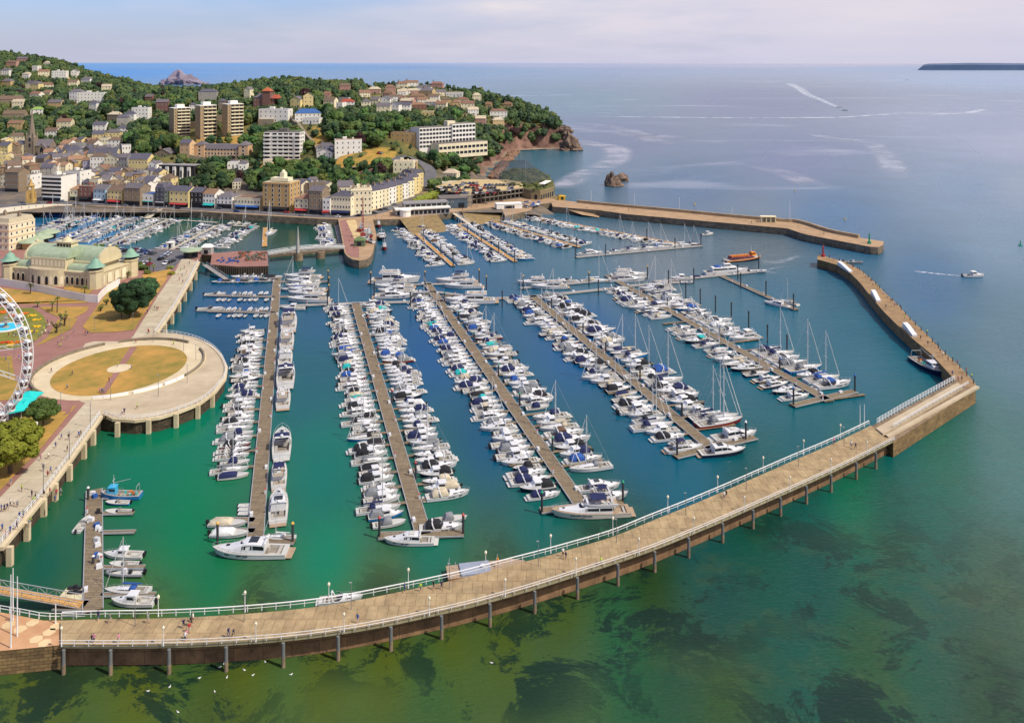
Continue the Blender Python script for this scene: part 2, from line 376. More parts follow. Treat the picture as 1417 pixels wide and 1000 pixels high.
# ------------------------------------------------------------------ palette
WHITE = mat('white_paint', (.78, .77, .74), .5, .08, 6)
GREYM = mat('galvanised', (.42, .43, .44), .45, .1, 3, metal=.3)
PILE = mat('black_pile', (.045, .045, .05), .5, .3, 1)
STONE = brickmat('quay_stone', '8a7c68', '6a5d4c', '40382c', 1.6, .6, stainz=.2)
STONE2 = brickmat('ochre_stone', '94794f', '785f3e', '44381f', 1.5, .55, stainz=-.6)  # ochre stone of the outer walls, arm and boulders
CONCW = mat('sea_wall_concrete', '6a5844', .9, .3, 4, c2='94826a', bump=.3, bscale=1)
PAVE = mat('sandy_paving', 'a8977c', .9, .1, 9, c2='c4b498')
PINK = mat('pink_tarmac', '8a6258', .9, .1, 8, c2='9d7266')
SETTS = mat('quay_paving', '94785a', .9, .1, 6, c2='b49674', detail=8)
ASPH = mat('asphalt', '55545a', .9, .1, 6, c2='6c6a6c')
GRASS = mat('dry_grass', '74702c', .95, .2, 9, c2='c29048', detail=9)
GRASSG = mat('green_grass', '5c6a24', .95, .2, 7, c2='8c8038', detail=8)
DECKW = mat('promenade_concrete', 'b2a48c', .9, .1, 5, c2='c8bca6')
def paved(name, c1, c2, line, w_, h_, rot=0, st=.2):
    m = brickmat(name, c1, c2, line, w_, h_, .9, vert=False, msize=.05, stain=st)
    return m
SLAB = paved('promenade_slabs', 'b4a68c', 'bdb096', '8c8068', 6, 6)
DECKB = paved('pier_boards', 'aa946e', 'a08864', '88704e', 1.8, 3.6, st=.4)
def pixpoly(pts, z): return [at(x, y, z) for x, y in pts]
Z = 4.0
# ------------------------------------------------------------------ terrain
TP = [(-150,290,3.8),(-50,290,3.8),(0,285,3.8),(60,278,3.8),(120,282,3.8),(180,284,3.8),(260,288,3.8),(340,291,3.8),(420,297,3.8),(490,292,3.8),(525,286,4),(550,277,5),
      (-100,262,5),(0,262,5),(100,262,6),(40,218,16),(100,220,14),(180,240,10),(200,225,18),(240,250,7),(160,215,18),(230,215,25),(300,190,31),(250,192,30),(345,190,32),(305,222,18),
      (388,222,20),(430,240,14),(350,245,11),(380,262,6),(300,262,6),(450,255,10),(440,215,24),(480,215,26),(520,230,20),(560,238,16),(588,252,10),(590,225,20),(560,200,32),(530,180,42),(480,180,42),
      (420,170,46),(620,195,30),(600,212,22),(650,215,18),(660,235,7),(640,252,4),(600,275,4),(650,270,3.8),(700,262,3.8),(740,262,3.8),(-100,215,20),(-200,215,20)]
TD = [(690,920,20),(660,950,33),(640,950,48),(740,1000,22),(770,1000,24),(750,1080,34),(700,1080,44),(650,1150,57),(600,1200,67),(560,930,50),(500,930,49),(560,1150,62),(520,1250,65),(450,1150,61),(400,1150,70),(340,1050,64),
      (300,1050,58),(260,1050,57),(230,1150,53),(370,870,60),(300,900,49),(240,900,46),(200,900,42),(200,1200,56),(150,1350,72),(100,1450,88),(50,1500,101),(0,1500,108),(-100,1500,122),(100,1100,58),(50,1150,62),
      (0,1150,66),(100,930,38),(50,930,42),(0,900,36),(-200,1000,50),(700,1250,25),(600,1450,30),(450,1500,25),(300,1450,20),(200,1500,20),(100,1800,40),(-100,1900,60),(0,1800,60),(-250,1500,120),(793,1000,12)]
tp = []
for x, y, z in TP:
    p = at(x, y, z); tp.append((p.x, p.y, z))
for x, D, z in TD: tp.append(((x - CX) / F * D, D, z))
tp = np.array(tp); P2 = tp[:, :2] / 500
def kern(r): return r
K = kern(np.sqrt(((P2[:, None] - P2[None]) ** 2).sum(-1))) + np.eye(len(P2)) * -.004
K = np.block([[K, np.ones((len(P2), 1)), P2], [np.ones((1, len(P2))), np.zeros((1, 3))], [P2.T, np.zeros((2, 3))]])
KW = np.linalg.solve(K, np.concatenate([tp[:, 2], np.zeros(3)]))
SH = [(762,640),(740,668),(705,700),(684,740),(680,800),(697,860),(706,920),(718,968),(745,985),(775,985),(797,985),(799,1010),(790,1060),(745,1170),(690,1280),(620,1420),(500,1600),(300,1700),(0,2000),(-400,2100),(-700,2000),(-700,300),(500,300),(690,480),(790,560)]
SHW = [((x - CX) / F * D, D) for x, D in SH]
SA = np.array(SHW); SB = np.roll(SA, -1, 0)
def terr(x, y):
    """height of the ground, arrays or scalars"""
    x = np.atleast_1d(np.asarray(x, float)); y = np.atleast_1d(np.asarray(y, float))
    q = np.stack([x, y], -1) / 500
    r = np.sqrt(((q[:, None] - P2[None]) ** 2).sum(-1))
    z = r @ KW[:len(P2)] + KW[len(P2)] + q @ KW[-2:]
    z = np.maximum(z, 3.7)
    z = z + np.where(z > 6, 1.2 * np.sin(x / 37 + y / 51) + .8 * np.sin(x / 17 - y / 23), 0)
    pt = np.stack([x, y], -1)[:, None]; ab = SB - SA; t = np.clip(((pt - SA) * ab).sum(-1) / (ab ** 2).sum(-1), 0, 1)
    d = np.sqrt((((SA + t[..., None] * ab) - pt) ** 2).sum(-1)).min(1)
    ins = np.zeros(len(x), bool)
    for (ax, ay), (bx, by) in zip(SA, SB):
        c = ((ay > y) != (by > y)) & (x < (bx - ax) * (y - ay) / (by - ay + 1e-9) + ax); ins ^= c
    jag = 4 * np.sin(x / 9) * np.sin(y / 7) + 3 * np.sin(x / 3.7 + y / 5)
    k = np.clip((d + jag) / 26, 0, 1); k = k * k * (3 - 2 * k)
    return np.where(ins, -3 + (z + 3) * k, -6)
_xs, _ys = np.arange(-1000, 160, 5.), np.arange(540, 2000, 5.)
_G = np.concatenate([terr(_xs, np.full(len(_xs), y)) for y in _ys]).reshape(len(_ys), len(_xs))
def tz(x, y):
    u = min(max((x + 1000) / 5, 0), len(_xs) - 1.001); v = min(max((y - 540) / 5, 0), len(_ys) - 1.001)
    i, j = int(u), int(v); u -= i; v -= j
    return (_G[j, i] * (1-u) + _G[j, i+1] * u) * (1-v) + (_G[j+1, i] * (1-u) + _G[j+1, i+1] * u) * v
def ground(px, py, dmin=545, dmax=1950):
    """the point of the land seen at a pixel"""
    D = dmin
    while D < dmax:
        p = atD(px, py, D)
        if tz(p.x, p.y) >= p.z: return Vector((p.x, p.y, tz(p.x, p.y)))
        D += 4
    return None
pxs = np.concatenate([np.arange(-330, 640, 7.), np.arange(640, 806, 2.5)]); Ds = np.concatenate([np.arange(551, 1300, 5.), np.arange(1300, 2100, 14.)])
PX, DD = np.meshgrid(pxs, Ds); TX = (PX - CX) / F * DD; zz = terr(TX.ravel(), DD.ravel())
TXr = TX.ravel(); DDr = DD.ravel()
zz = zz + np.array([(noise.noise(Vector((a / 14, b_ / 14, 3))) * (1.5 if c > 6 else .0) + (noise.noise(Vector((a / 5, b_ / 5, 9))) * 2.5 if -1 < c < 20 and a > -60 and b_ > 640 else 0)) for a, b_, c in zip(TXr, DDr, zz)])
n_ = len(pxs); vv = np.stack([TXr, DDr, zz], -1)
i0 = (np.arange(len(Ds) - 1)[:, None] * n_ + np.arange(n_ - 1)[None]).ravel()
keep = (np.stack([zz[i0], zz[i0+1], zz[i0+n_], zz[i0+n_+1]]).max(0) > -4); i0 = i0[keep]
me = bpy.data.meshes.new('hillside'); me.from_pydata(vv.tolist(), [], np.stack([i0, i0+1, i0+n_+1, i0+n_], -1).tolist())
me.polygons.foreach_set('use_smooth', [True] * len(me.polygons))
mt = bpy.data.materials.new('hill_ground'); mt.use_nodes = True; N, L = mt.node_tree.nodes, mt.node_tree.links; b = N['Principled BSDF']; b.inputs['Roughness'].default_value = .95
g = N.new('ShaderNodeNewGeometry'); spn = N.new('ShaderNodeSeparateXYZ'); L.new(g.outputs['Normal'], spn.inputs[0]); spp = N.new('ShaderNodeSeparateXYZ'); L.new(g.outputs['Position'], spp.inputs[0])
veg = nmix(nmap(nnoise(.03, 7, .65), .4, .62), lin('38441f'), lin('7c7038'))
veg = nmix(nmap(nnoise(.011, 3, .5), .5, .6), veg, lin('555a2a'))
town = nmix(nmap(nnoise(.08, 5, .6), .4, .6), lin('5c5650'), lin('7c6e5c'))
veg = nmix(nmap(spp.outputs['Z'], 8, 18), town, veg)
rock = nmix(nmap(nnoise(.06, 8, .7, dist=.6), .35, .65), lin('4a2e28'), lin('8a6a5a'))
rock = nmix(nmap(nmath('ADD', spp.outputs['Z'], nmath('MULTIPLY', nnoise(.2, 4, .6), 4)), 2.4, 5), lin('8a7460'), rock)
cliff = nmath('MULTIPLY', nmap(spn.outputs['Z'], .78, .9, 1, 0), nmap(spp.outputs['Y'], 640, 700))
L.new(nmix(cliff, veg, rock), b.inputs['Base Color'])
bp = N.new('ShaderNodeBump'); bp.inputs['Distance'].default_value = 2.5; bp.inputs['Strength'].default_value = .8; L.new(nnoise(.12, 7, .65), bp.inputs['Height']); L.new(bp.outputs[0], b.inputs['Normal'])
me.materials.append(mt); hill = inst(me, 'hillside'); struct(hill, 'wooded hillside and headland behind the harbour town')

# ------------------------------------------------------------------ quays and flat land (kind structure)
def land(name, pts, z, top, side, label, zb=-4):
    mb = MB(); mb.prism(pixpoly(pts, z), zb, z, 1, 0); return struct(mb.build(name, [top, side]), label)
def sheet(name, pts, z, m, label, world=False):
    mb = MB(); mb.sheet(pts if world else pixpoly(pts, z), z, 0); return struct(mb.build(name, m), label)
town = [(-260,318),(-60,303),(0,296),(30,291.5),(55,288.5),(75,285.5),(100,285),(150,287),(200,289),(260,292),(320,296),(380,299.5),(440,303),(468,304)]
pier_round = [(477,350),(481,355),(488,359),(497,360.5),(507,359),(513,355),(516,349),(521,325),(516,304)]
east = [(553,303),(605,297),(638,292),(690,286),(694,288.5),(699,299),(735,291),(738,283.5),(763,280.5),(765,286)]
haldon_in = [(826,290.5),(870,296.5),(930,302),(1000,308),(1090,316),(1107,322),(1118,325),(1160,333),(1205,341.5),(1215,342),(1222,339)]
haldon_out = [(1223,334),(1190,329),(1150,321),(1118,311),(1100,307),(1080,306),(1000,299),(940,293),(850,285),(800,280),(757,274),(740,266),(700,258)]
back = [atD(x, 0, D) for x, D in ((690, 640), (560, 640), (-300, 640))]
qpoly = pixpoly(town + pier_round + east + haldon_in + haldon_out, Z)
qpoly += [Vector(((x - CX) / F * D, D, Z)) for x, D in ((690, 620), (560, 600), (500, 575), (300, 575), (-330, 575))]
mb = MB(); mb.prism(qpoly, -4, Z, 1, 0); struct(mb.build('town_quay', [SETTS, STONE]), 'stone town quay, old fish quay and long breakwater pier')
# slipways between the east quay openings
SLIP = mat('slipway', '6c5c42', .9, .2, 3, c2='9c8454', bump=.4, bscale=.6)
for nm, a, b_, c, d in (('slipway', (553,303), (605,297), (623,311.5), (573,318.5)), ('slipway', (638,292), (690,286), (705,297), (650,305.5))):
    mb = MB(); A1, B1 = at(*a, 3.9), at(*b_, 3.9); C1, D1 = at(c[0], c[1], 3.9), at(d[0], d[1], 3.9)
    C1 = B1.lerp(C1, 1.25); D1 = A1.lerp(D1, 1.25); C1.z = D1.z = -1.2
    mb.face([A1, D1, C1, B1], 0); o = mb.build(nm, SLIP); struct(o, 'sloping stone slipway down from the east quay to the pontoon')
mb = MB(); mb.face([at(765,283,4.06), at(795,282.5,4.06), at(830,296,.3), at(829,301,.3), at(805,297,1.5)], 0); struct(mb.build('ramp', SETTS), 'sandy stone ramp running down beside the breakwater')
# low-level road, beige esplanade and pavements behind the town quay
road = [(-200,304),(0,286),(60,281),(110,281.5),(200,285.5),(300,290.5),(420,297.5),(468,299.5),(505,297),(530,291),(548,283),(560,275),(575,266),(583,262)]
rp_ = [at(x, y, Z) for x, y in road]; rl = smooth_line(rp_, 4)
mb = MB(); a_ = offset_line(rl, 5.2); b_ = offset_line(rl, -5.2)
for i in range(len(rl) - 1): mb.face([(b_[i].x, b_[i].y, Z + .05), (b_[i+1].x, b_[i+1].y, Z + .05), (a_[i+1].x, a_[i+1].y, Z + .05), (a_[i].x, a_[i].y, Z + .05)], 0)
struct(mb.build('road', ASPH), 'grey harbour-side road along the town front')
mb = MB()
for i in range(0, len(rl) - 1, 2): mb.face([rl[i] + Vector((0, -.12, .09)), rl[i].lerp(rl[i+1], .6) + Vector((0, -.12, .09)), rl[i].lerp(rl[i+1], .6) + Vector((0, .12, .09)), rl[i] + Vector((0, .12, .09))], 0)
struct(mb.build('road_marking', WHITE), 'dashed white centre line of the harbour road')
sheet('esplanade', [(-60,302.5),(0,295.4),(30,291),(55,288),(75,285.1),(100,284.5),(100,282.2),(62,281.6),(40,283),(0,288),(-60,294)], Z + .03, mat('cream_setts', 'cabfa4', .9, .1, 4, c2='dcd2ba'), 'pale esplanade at the head of the inner harbour')
# parapet of the breakwater
def wall_strip(name, pts, th, z0, z1, m, label, cat='wall', side=1, group=None):
    a = [Vector((p.x, p.y, 0)) for p in pts]; b_ = offset_line(a, th * side); mb = MB()
    mb.rings([[(p.x, p.y, z0), (q.x, q.y, z0), (q.x, q.y, z1), (p.x, p.y, z1)] for p, q in zip(a, b_)], 0, caps=True)
    return tag(mb.build(name, m), label, cat, group)
CAP = mat('parapet', '8a7a62', .9, .2, 4, c2='b09a78')
wall_strip('parapet_wall', smooth_line(pixpoly(haldon_out[1:10][::-1], Z), 3), 1.6, Z - .05, Z + 1.7, CAP, 'long stone parapet along the seaward edge of the far breakwater', side=-1)
wall_strip('quay_coping', [at(x, y, Z) for x, y in town[2:]], .5, Z - .02, Z + .35, CAP, 'low stone coping along the inner harbour town quay', side=1)
# left-hand sea front (park, promenade, circle) ---------------------------------
prom_edge = [(-60,800),(0,757),(56,690),(100,630),(140,574)]
circ = [(158,578),(188,580),(220,576),(247,568),(275,557),(296,541),(310,523),(312,508),(305,492),(290,478),(268,468),(240,462),(216,461)]
up_edge = [(240,427),(262,389),(275,362)]
left = prom_edge + circ + up_edge + [(279,352),(293,353),(291,366),(330,369),(371,368),(370,347),(330,347.5),(300,350),(284,349),(262,345),(200,345),(150,345),(100,339),(75,335),(18,330),(12,322),(-10,300)]
lpoly = pixpoly(left[:-1], Z) + [Vector((-420, 470, Z)), Vector((-420, 90, Z)), at(-60, 870, Z), at(80, 858, Z), at(84, 890, Z), at(80, 902, Z)]
mb = MB(); 
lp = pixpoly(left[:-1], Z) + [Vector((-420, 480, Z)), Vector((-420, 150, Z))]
mb.prism(lp, -4, Z, 1, 0); struct(mb.build('park_ground', [PINK, mat('void_shade_rock', '2c261e', .95, .4, 1.5, c2='5c4e3c', bump=1, bscale=1)]), 'pink tarmac ground of the seafront gardens')  # wall painted dark for the shaded void under the deck edge
mb = MB(); sw = [at(x, y, Z) for x, y in ((-60,868),(0,846.5),(30,852),(60,858),(84,858),(84,892),(-60,906))]
mb.prism(sw, -4, Z, 1, 0); struct(mb.build('corner_plaza', [mat('ochre_paving', 'b0835c', .9, .2, 3.5, c2='c89c74', detail=2), STONE2]), 'ochre paved corner at the landward end of the curved pier')
for x, y in ((28,872),(45,863),(50,886),(68,876),(12,866),(78,868),(62,891)):
    c = at(x, y - 2, Z + .03); mb = MB(); mb.sheet([(c.x + 1.1*math.cos(k*math.pi/3), c.y + 1.1*math.sin(k*math.pi/3)) for k in range(6)], Z + .03, 0); struct(mb.build('paving_star', mat('cream_paving', 'd2b88c', .9)), 'cream star of paving set in the ochre corner plaza')
# stone rock foot under the corner
mb = MB(); rng = random.Random(3)
for k in range(150):
    t = rng.random(); x = -40 + t * 130; p = at(x, 913 - 6*t + rng.uniform(-7, 9) * (1 - .5*t), 0); mb.blob((p.x, p.y + 1, rng.uniform(-.2, .6)), rng.uniform(.5, 1.2), 1, .35, (1.3, 1, .7), k)
tag(mb.build('boulder_apron', STONE2), 'ragged row of ochre boulders at the foot of the stone sea wall', 'boulders')
sheet('promenade', prom_edge + [(146,570),(178,472),(181,466),(196,446),(222,404),(245,371),(252,356),(278,352),(275,362),(262,389),(240,427),(216,461),(212,462),(148,548),(140,557)][1:0] + [(118,557),(60,625),(0,688),(-60,745)], Z + .04, SLAB, 'pale slab promenade along the marina, lower stretch')
sheet('promenade', [(182,469),(216,461),(240,427),(262,389),(275,362),(252,356),(244,373),(222,404),(196,446)], Z + .04, SLAB, 'pale slab promenade along the marina, upper stretch')
def ell(cx, cy, rx, ry, n=48, a0=0, a1=2*math.pi, z=Z):
    """true circle-ish outline laid on the ground through its photo extremes"""
    l, r_, f, n_ = at(cx-rx, cy, z), at(cx+rx, cy, z), at(cx, cy-ry, z), at(cx, cy+ry, z)
    c = Vector(((l.x + r_.x) / 2, (f.y + n_.y) / 2)); a = (r_.x - l.x) / 2; b = (f.y - n_.y) / 2
    return [Vector((c.x + a*math.cos(a0+(a1-a0)*k/n), c.y + b*math.sin(a0+(a1-a0)*k/n), z)) for k in range(n+1)][:n if a1-a0 > 6.2 else n+1]
CRM = mat('cream_ring', 'c0ae8c', .9, .1, 5, c2='d6c6a4')
sheet('ring_deck', circ + [(216,461),(182,466),(120,472),(90,520),(112,556),(140,574)], Z + .03, PAVE, 'broad sandy deck around the circular lawn')
sheet('ring_path', ell(163, 512, 111, 42, z=Z+.08), Z + .08, CRM, 'cream circular path around the lawn', True)
sheet('tarmac_path', [(-60,560),(-60,470),(60,480),(110,466),(182,463),(182,472),(130,472),(80,485),(55,505),(56,525),(80,548),(118,557),(90,590),(60,580),(30,556)], Z + .05, PINK, 'pink tarmac path sweeping around the circle')
lawnp = ell(164, 512.5, 84, 35, z=Z+.12)
sheet('lawn', lawnp, Z + .12, GRASS, 'parched round lawn', True)
sheet('lawn_path', ell(165, 509.5, 15.5, 6, 20, z=Z+.16), Z + .16, CRM, 'small cream disc at the middle of the round lawn', True)
sheet('lawn_path', [(146,545),(138,545),(180,480),(190,480)][::1], Z + .145, PINK, 'narrow pink path across the round lawn')
# low seat walls of the ring
def arcpts(cx, cy, rx, ry, a0, a1, n=24): return ell(cx, cy, rx, ry, n, R(a0), R(a1))
WALLG = mat('low_wall_stone', '6e6454', .9, .2, 2, c2='8c806c')
for a0, a1, lb in ((60, 118, 'upper'), (128, 238, 'left')):
    wall_strip('low_wall', arcpts(163, 512, 111, 42, a0, a1), .6, Z, Z + .9, WALLG, 'curved grey stone seat wall on the %s side of the circular path' % lb)
for a0, a1, lb in ((278, 300, 'nearest the landing steps'), (303, 322, 'at the lower right'), (324, 340, 'at the right'), (342, 400, 'on the upper right')):
    wall_strip('low_wall', arcpts(163, 512, 109, 41, a0, a1, 12), .5, Z, Z + .8, WHITE if a0 < 341 else WALLG, 'pale curved bench wall around the circular deck, stretch ' + lb)
# cream edge beam of the seafront decks
eb = pixpoly(prom_edge[1:], Z); eb += pixpoly(circ, Z); eu = pixpoly([(216,461)] + up_edge, Z)
for q, lb in ((eb, 'around the lower promenade and circular deck'), (eu, 'along the upper promenade')):
    mb = MB(); a, b_ = offset_line(q, .1), offset_line(q, -.7); mb.rings([[(u.x, u.y, Z - .7), (v.x, v.y, Z - .7), (v.x, v.y, Z + .06), (u.x, u.y, Z + .06)] for u, v in zip(a, b_)], 0, caps=True); struct(mb.build('edge_beam', CRM), 'cream concrete edge beam ' + lb)
# gardens
for pts, m, lb in (([(-60,392),(0,389),(80,398),(133,413),(118,420),(-60,412)][0:0] or [(-60,425),(0,398),(60,405),(130,415),(118,419),(80,420),(20,421),(-60,421)], GRASS, 'dry lawn behind the flower garden'),
                   ([(-60,424),(45,426),(60,436),(66,450),(60,462),(45,474),(20,482),(-60,484)], GRASSG, 'green garden lawn with flower beds'),
                   ([(54,424),(124,424),(118,432),(100,441),(80,438),(66,432)], GRASS, 'small triangular dry lawn'),
                   ([(80,442),(108,440),(98,455),(62,474),(50,478),(66,466),(74,452)], GRASS, 'dry grass strip beside the path'),
                   ([(114,452),(150,402),(160,393),(172,397),(222,382),(232,384),(185,456),(160,459),(125,460)], GRASS, 'sloping dry lawn under the dark trees'),
                   ([(115,396),(90,396),(88,400),(122,407),(133,398)], GRASS, 'grass plot in front of the pavilion'),
                   ([(0,388),(10,393),(0,394),(-30,390)], GRASS, 'grass plot at the left end of the pavilion'),
                   ([(196,380),(235,372),(240,378),(222,386),(200,386)], GRASS, 'grass plot beside the promenade lamps'),
                   ([(-60,500),(16,492),(20,520),(34,548),(20,552),(-60,560)], GRASS, 'dry lawn under the big wheel'),
                   ([(-60,640),(60,585),(96,572),(100,562),(106,560),(60,616),(0,678),(-60,735)], GRASS, 'dry lawn beside the lower promenade'),
                   ([(-60,600),(0,590),(50,560),(92,570),(60,600),(-60,655)], GRASS, 'dry ground around the tents')):
    LZ = globals().get('LZ', .09) + .006; sheet('lawn', pts, Z + LZ, m, lb)
sheet('car_park', [(106,342),(150,345),(262,346),(240,372),(230,376),(160,372),(150,362),(128,356),(112,350)], Z + .06, ASPH, 'grey car park beside the inner harbour')
# pedestal coping / white hoarding
HOARD_SHADE = mat('hoarding_shade_paint', (.72, .71, .66), .6, .06, 5)  # front stretch of the white fence, painted duller than its sunlit return
wall_strip('hoarding', [at(x, y, Z) for x, y in ((-40,389),(0,394.5),(40,401),(80,410),(118,417.5),(136,419))], .25, Z, Z + 3., HOARD_SHADE, 'long hoarding fence in front of the pavilion, toned cream for shade', 'fence')
wall_strip('hoarding', [at(x, y, Z) for x, y in ((136,419),(142,411),(150,404),(166,395))], .25, Z, Z + 3., WHITE, 'bright white hoarding fence bending back past the pavilion', 'fence')
# flower beds
rng = random.Random(5)
FB = [mat('orange_flowers', 'c8641c', .9, .3, .5), mat('yellow_flowers', 'd0a820', .9, .3, .5), mat('scarlet_flowers', 'b83c14', .9, .3, .5)]
for x, y, l, k in ((10,431,14,0),(18,437,10,2),(44,437,9,1),(50,443,9,1),(51,452,8,1),(46,459,8,1),(8,474,12,2),(22,474,14,0),(3,433,8,0),(34,434,7,0),(15,478,7,1)):
    mb = MB(); c = at(x, y, Z + .1)
    for i in range(26):
        t = rng.uniform(-.5, .5); mb.blob((c.x + t * l / 3.2, c.y + rng.uniform(-.9, .9), Z + .25), rng.uniform(.25, .5), 1, .3, (1, 1, .8), i)
    tag(mb.build('flower_bed', FB[k]), '%s flower bed in the garden, %s' % (('orange', 'yellow', 'scarlet')[k], ['topmost and longest at the back', 'just below the back bed', 'uppermost on the right rim', 'second down the right rim', 'third down the right rim', 'lowest on the right rim', 'at the lower left under the wheel', 'long one at the bottom of the lawn', 'at the photo edge behind the fountain', 'short one right of the back bed', 'small one below the lawn'][(x, y, l, k) and [10,18,44,50,51,46,8,22,3,34,15].index(x)]), 'flower bed', 'flower beds on the garden lawn')
# ------------------------------------------------------------------ breakwater arm on the right and curved pier
arm_in = [(1131,359),(1145,362.5),(1160,367),(1176,377),(1190,391),(1205,410),(1222,430),(1240,448),(1260,466),(1290,491),(1322,526)]
arm_out = [(1350,531),(1338,517),(1322,501),(1300,481),(1282,462),(1262,443),(1242,421),(1225,405),(1205,385),(1190,373),(1168,362),(1150,357),(1136,353)]
low_in = [(1322,526),(1205,592)]; low_out = [(1235,611),(1350,539)]
ARM = mat('arm_deck', '7c6448', .9, .2, 4, c2='a48660')
mb = MB(); mb.prism(pixpoly([(1131,354)] + arm_in + [(1332,534),(1350,539)] + arm_out[0:], Z), -4, Z, 1, 0)
struct(mb.build('breakwater_arm', [ARM, STONE2]), 'narrow stone breakwater arm running up to the red beacon')
mb = MB(); mb.prism(pixpoly([(1322,526),(1205,590),(1236,611),(1350,539),(1332,534)], Z - .02), -4, Z - .02, 1, 0)
struct(mb.build('walkway_base', [CONCW, STONE2]), 'stone base of the low railed walkway at the pier end')
mb = MB(); mb.prism(pixpoly([(1325,529),(1212,592),(1222,600),(1332,534)], Z + .9), Z, Z + .9, 0, 0)
struct(mb.build('walkway', PAVE), 'raised pale walkway between the railings')
mb = MB(); e = pixpoly([(1350,533.5),(1222,604)], Z + .4); e2 = offset_line(e, 1.1); mb.prism([e[0], e[1], e2[1], e2[0]], Z - .1, Z + .5); 
struct(mb.build('ledge', PAVE), 'pale ledge along the seaward side of the stone walkway')
pin = [(1205,588.5),(1155,612.5),(1100,636),(1050,658),(1000,680),(950,701),(900,721),(850,741.5),(800,756.5),(750,770.5),(700,783.5),(650,797),(600,808.5),(550,819),(500,829),(450,837.5),(400,843.5),(350,848),(300,851.5),(250,854),(200,855.5),(140,856),(84,858)]
pout = [(1236,608.5),(1180,637),(1140,656),(1100,674),(1050,696),(1000,718),(950,739),(900,759),(850,776),(800,792),(750,808),(700,822.5),(650,836),(600,847.5),(550,858.5),(500,868),(450,875.5),(400,881.5),(350,885.5),(300,888.5),(250,890.5),(200,891.5),(140,891.8),(84,891.5)]
PI = smooth_line(pixpoly(pin, Z + .5), 3); PO = smooth_line(pixpoly(pout, Z + .5), 3)
n_ = 70; PIr = resample(PI, 1e9) and [p for p in resample(PI, sum((Vector(b_) - Vector(a)).length for a, b_ in zip(PI, PI[1:])) / n_)]
POr = [p for p in resample(PO, sum((Vector(b_) - Vector(a)).length for a, b_ in zip(PO, PO[1:])) / n_)]
k_ = min(len(PIr), len(POr)); mb = MB()
mb.rings([[(q.x, q.y, Z - .1), (q.x, q.y, Z + .5), (p.x, p.y, Z + .5), (p.x, p.y, Z - .1)] for p, q in zip(PIr[:k_], POr[:k_])], [1, 0, 1, 1], caps=True)
struct(mb.build('pier_deck', [DECKB, mat('pier_edge', '8c8464', .9, .2, 3, c2='a89e80')]), 'long curved timber and concrete pier deck')
wi, wo = [p.lerp(q, .05) for p, q in zip(PIr, POr)], [p.lerp(q, .74) for p, q in zip(PIr, POr)]
mb = MB(); mb.rings([[(b_.x, b_.y, -1.2), (q.x, q.y, Z - .1), (p.x, p.y, Z - .1), (p.x, p.y, -1.2)] for p, q, b_ in zip(wi, wo, [p.lerp(q, .76) for p, q in zip(PIr, POr)])], 0, caps=True)
struct(mb.build('pier_wall', brickmat('pier_wall_stone', '8c6c4c', '7c5e42', '4c3828', 5, 2.2, stainz=-1.2, stain=.6)), 'brown masonry wall carrying the curved pier')
# ------------------------------------------------------------------ boat prototypes (bow to +X, waterline z = 0)
GEL = [mat('gelcoat_white', (.64, .64, .64), .25, .04, 4), mat('gelcoat_cream', (.72, .68, .58), .3, .05, 4), mat('gelcoat_grey', (.50, .51, .52), .3, .05, 4)]
NAVY = mat('navy_hull', (.012, .018, .05), .2, .1, 3); BLACKH = mat('black_hull', (.012, .012, .014), .2, .1, 3); REDH = mat('red_hull', (.22, .02, .018), .35, .2, 2)
BLUEH = mat('blue_hull', (.02, .17, .42), .35, .2, 2); GREENH = mat('green_hull', (.02, .09, .05), .3, .2, 2)
DECKM = mat('boat_deck', (.50, .49, .45), .6, .1, 1.5); TEAK = mat('teak', (.36, .26, .17), .65, .2, .6); GLASS = mat('dark_glass', (.015, .02, .028), .12, .3, 2, spec=.35)
CANV = {k: mat('canvas_' + k, c, .85, .25, 1.2) for k, c in dict(navy=(.012, .018, .075), blue=(.02, .08, .30), black=(.014, .014, .017), grey=(.20, .21, .22), white=(.66, .66, .64), cream=(.52, .45, .32), teal=(.02, .42, .40), red=(.40, .03, .035), brown=(.12, .07, .045)).items()}
STEEL = mat('stainless', (.62, .63, .64), .3, .05, 3, metal=.6); ENG = mat('outboard_black', (.02, .02, .022), .35, .2, 1); SEAT = mat('seat_vinyl', (.42, .39, .34), .6, .08, 1)
ANTI = mat('boot_top', (.02, .025, .05), .5, .2, 2); RUB = mat('rib_tube_grey', (.17, .18, .19), .6, .15, 2); ALU = mat('mast_alloy', (.66, .67, .68), .4, .05, 5, metal=.2)
def hull_rings(L, B, fs, fb, n=12, full=.36, flare=.14):
    """outline sections stern to bow: returns list of (x, half beam at deck, sheer z)"""
    out = []
    for i in range(n + 1):
        t = i / n; x = -L/2 + L * t
        w_ = B/2 * (.90 + .10 * math.sin(min(1, t / .45) * math.pi / 2)) if t < .45 else B/2 * (max(0, 1 - ((t - .45) / .55) ** (1/full)) ** .75)
        out.append((x, max(w_, .03), fs + (fb - fs) * t * t))
    return out
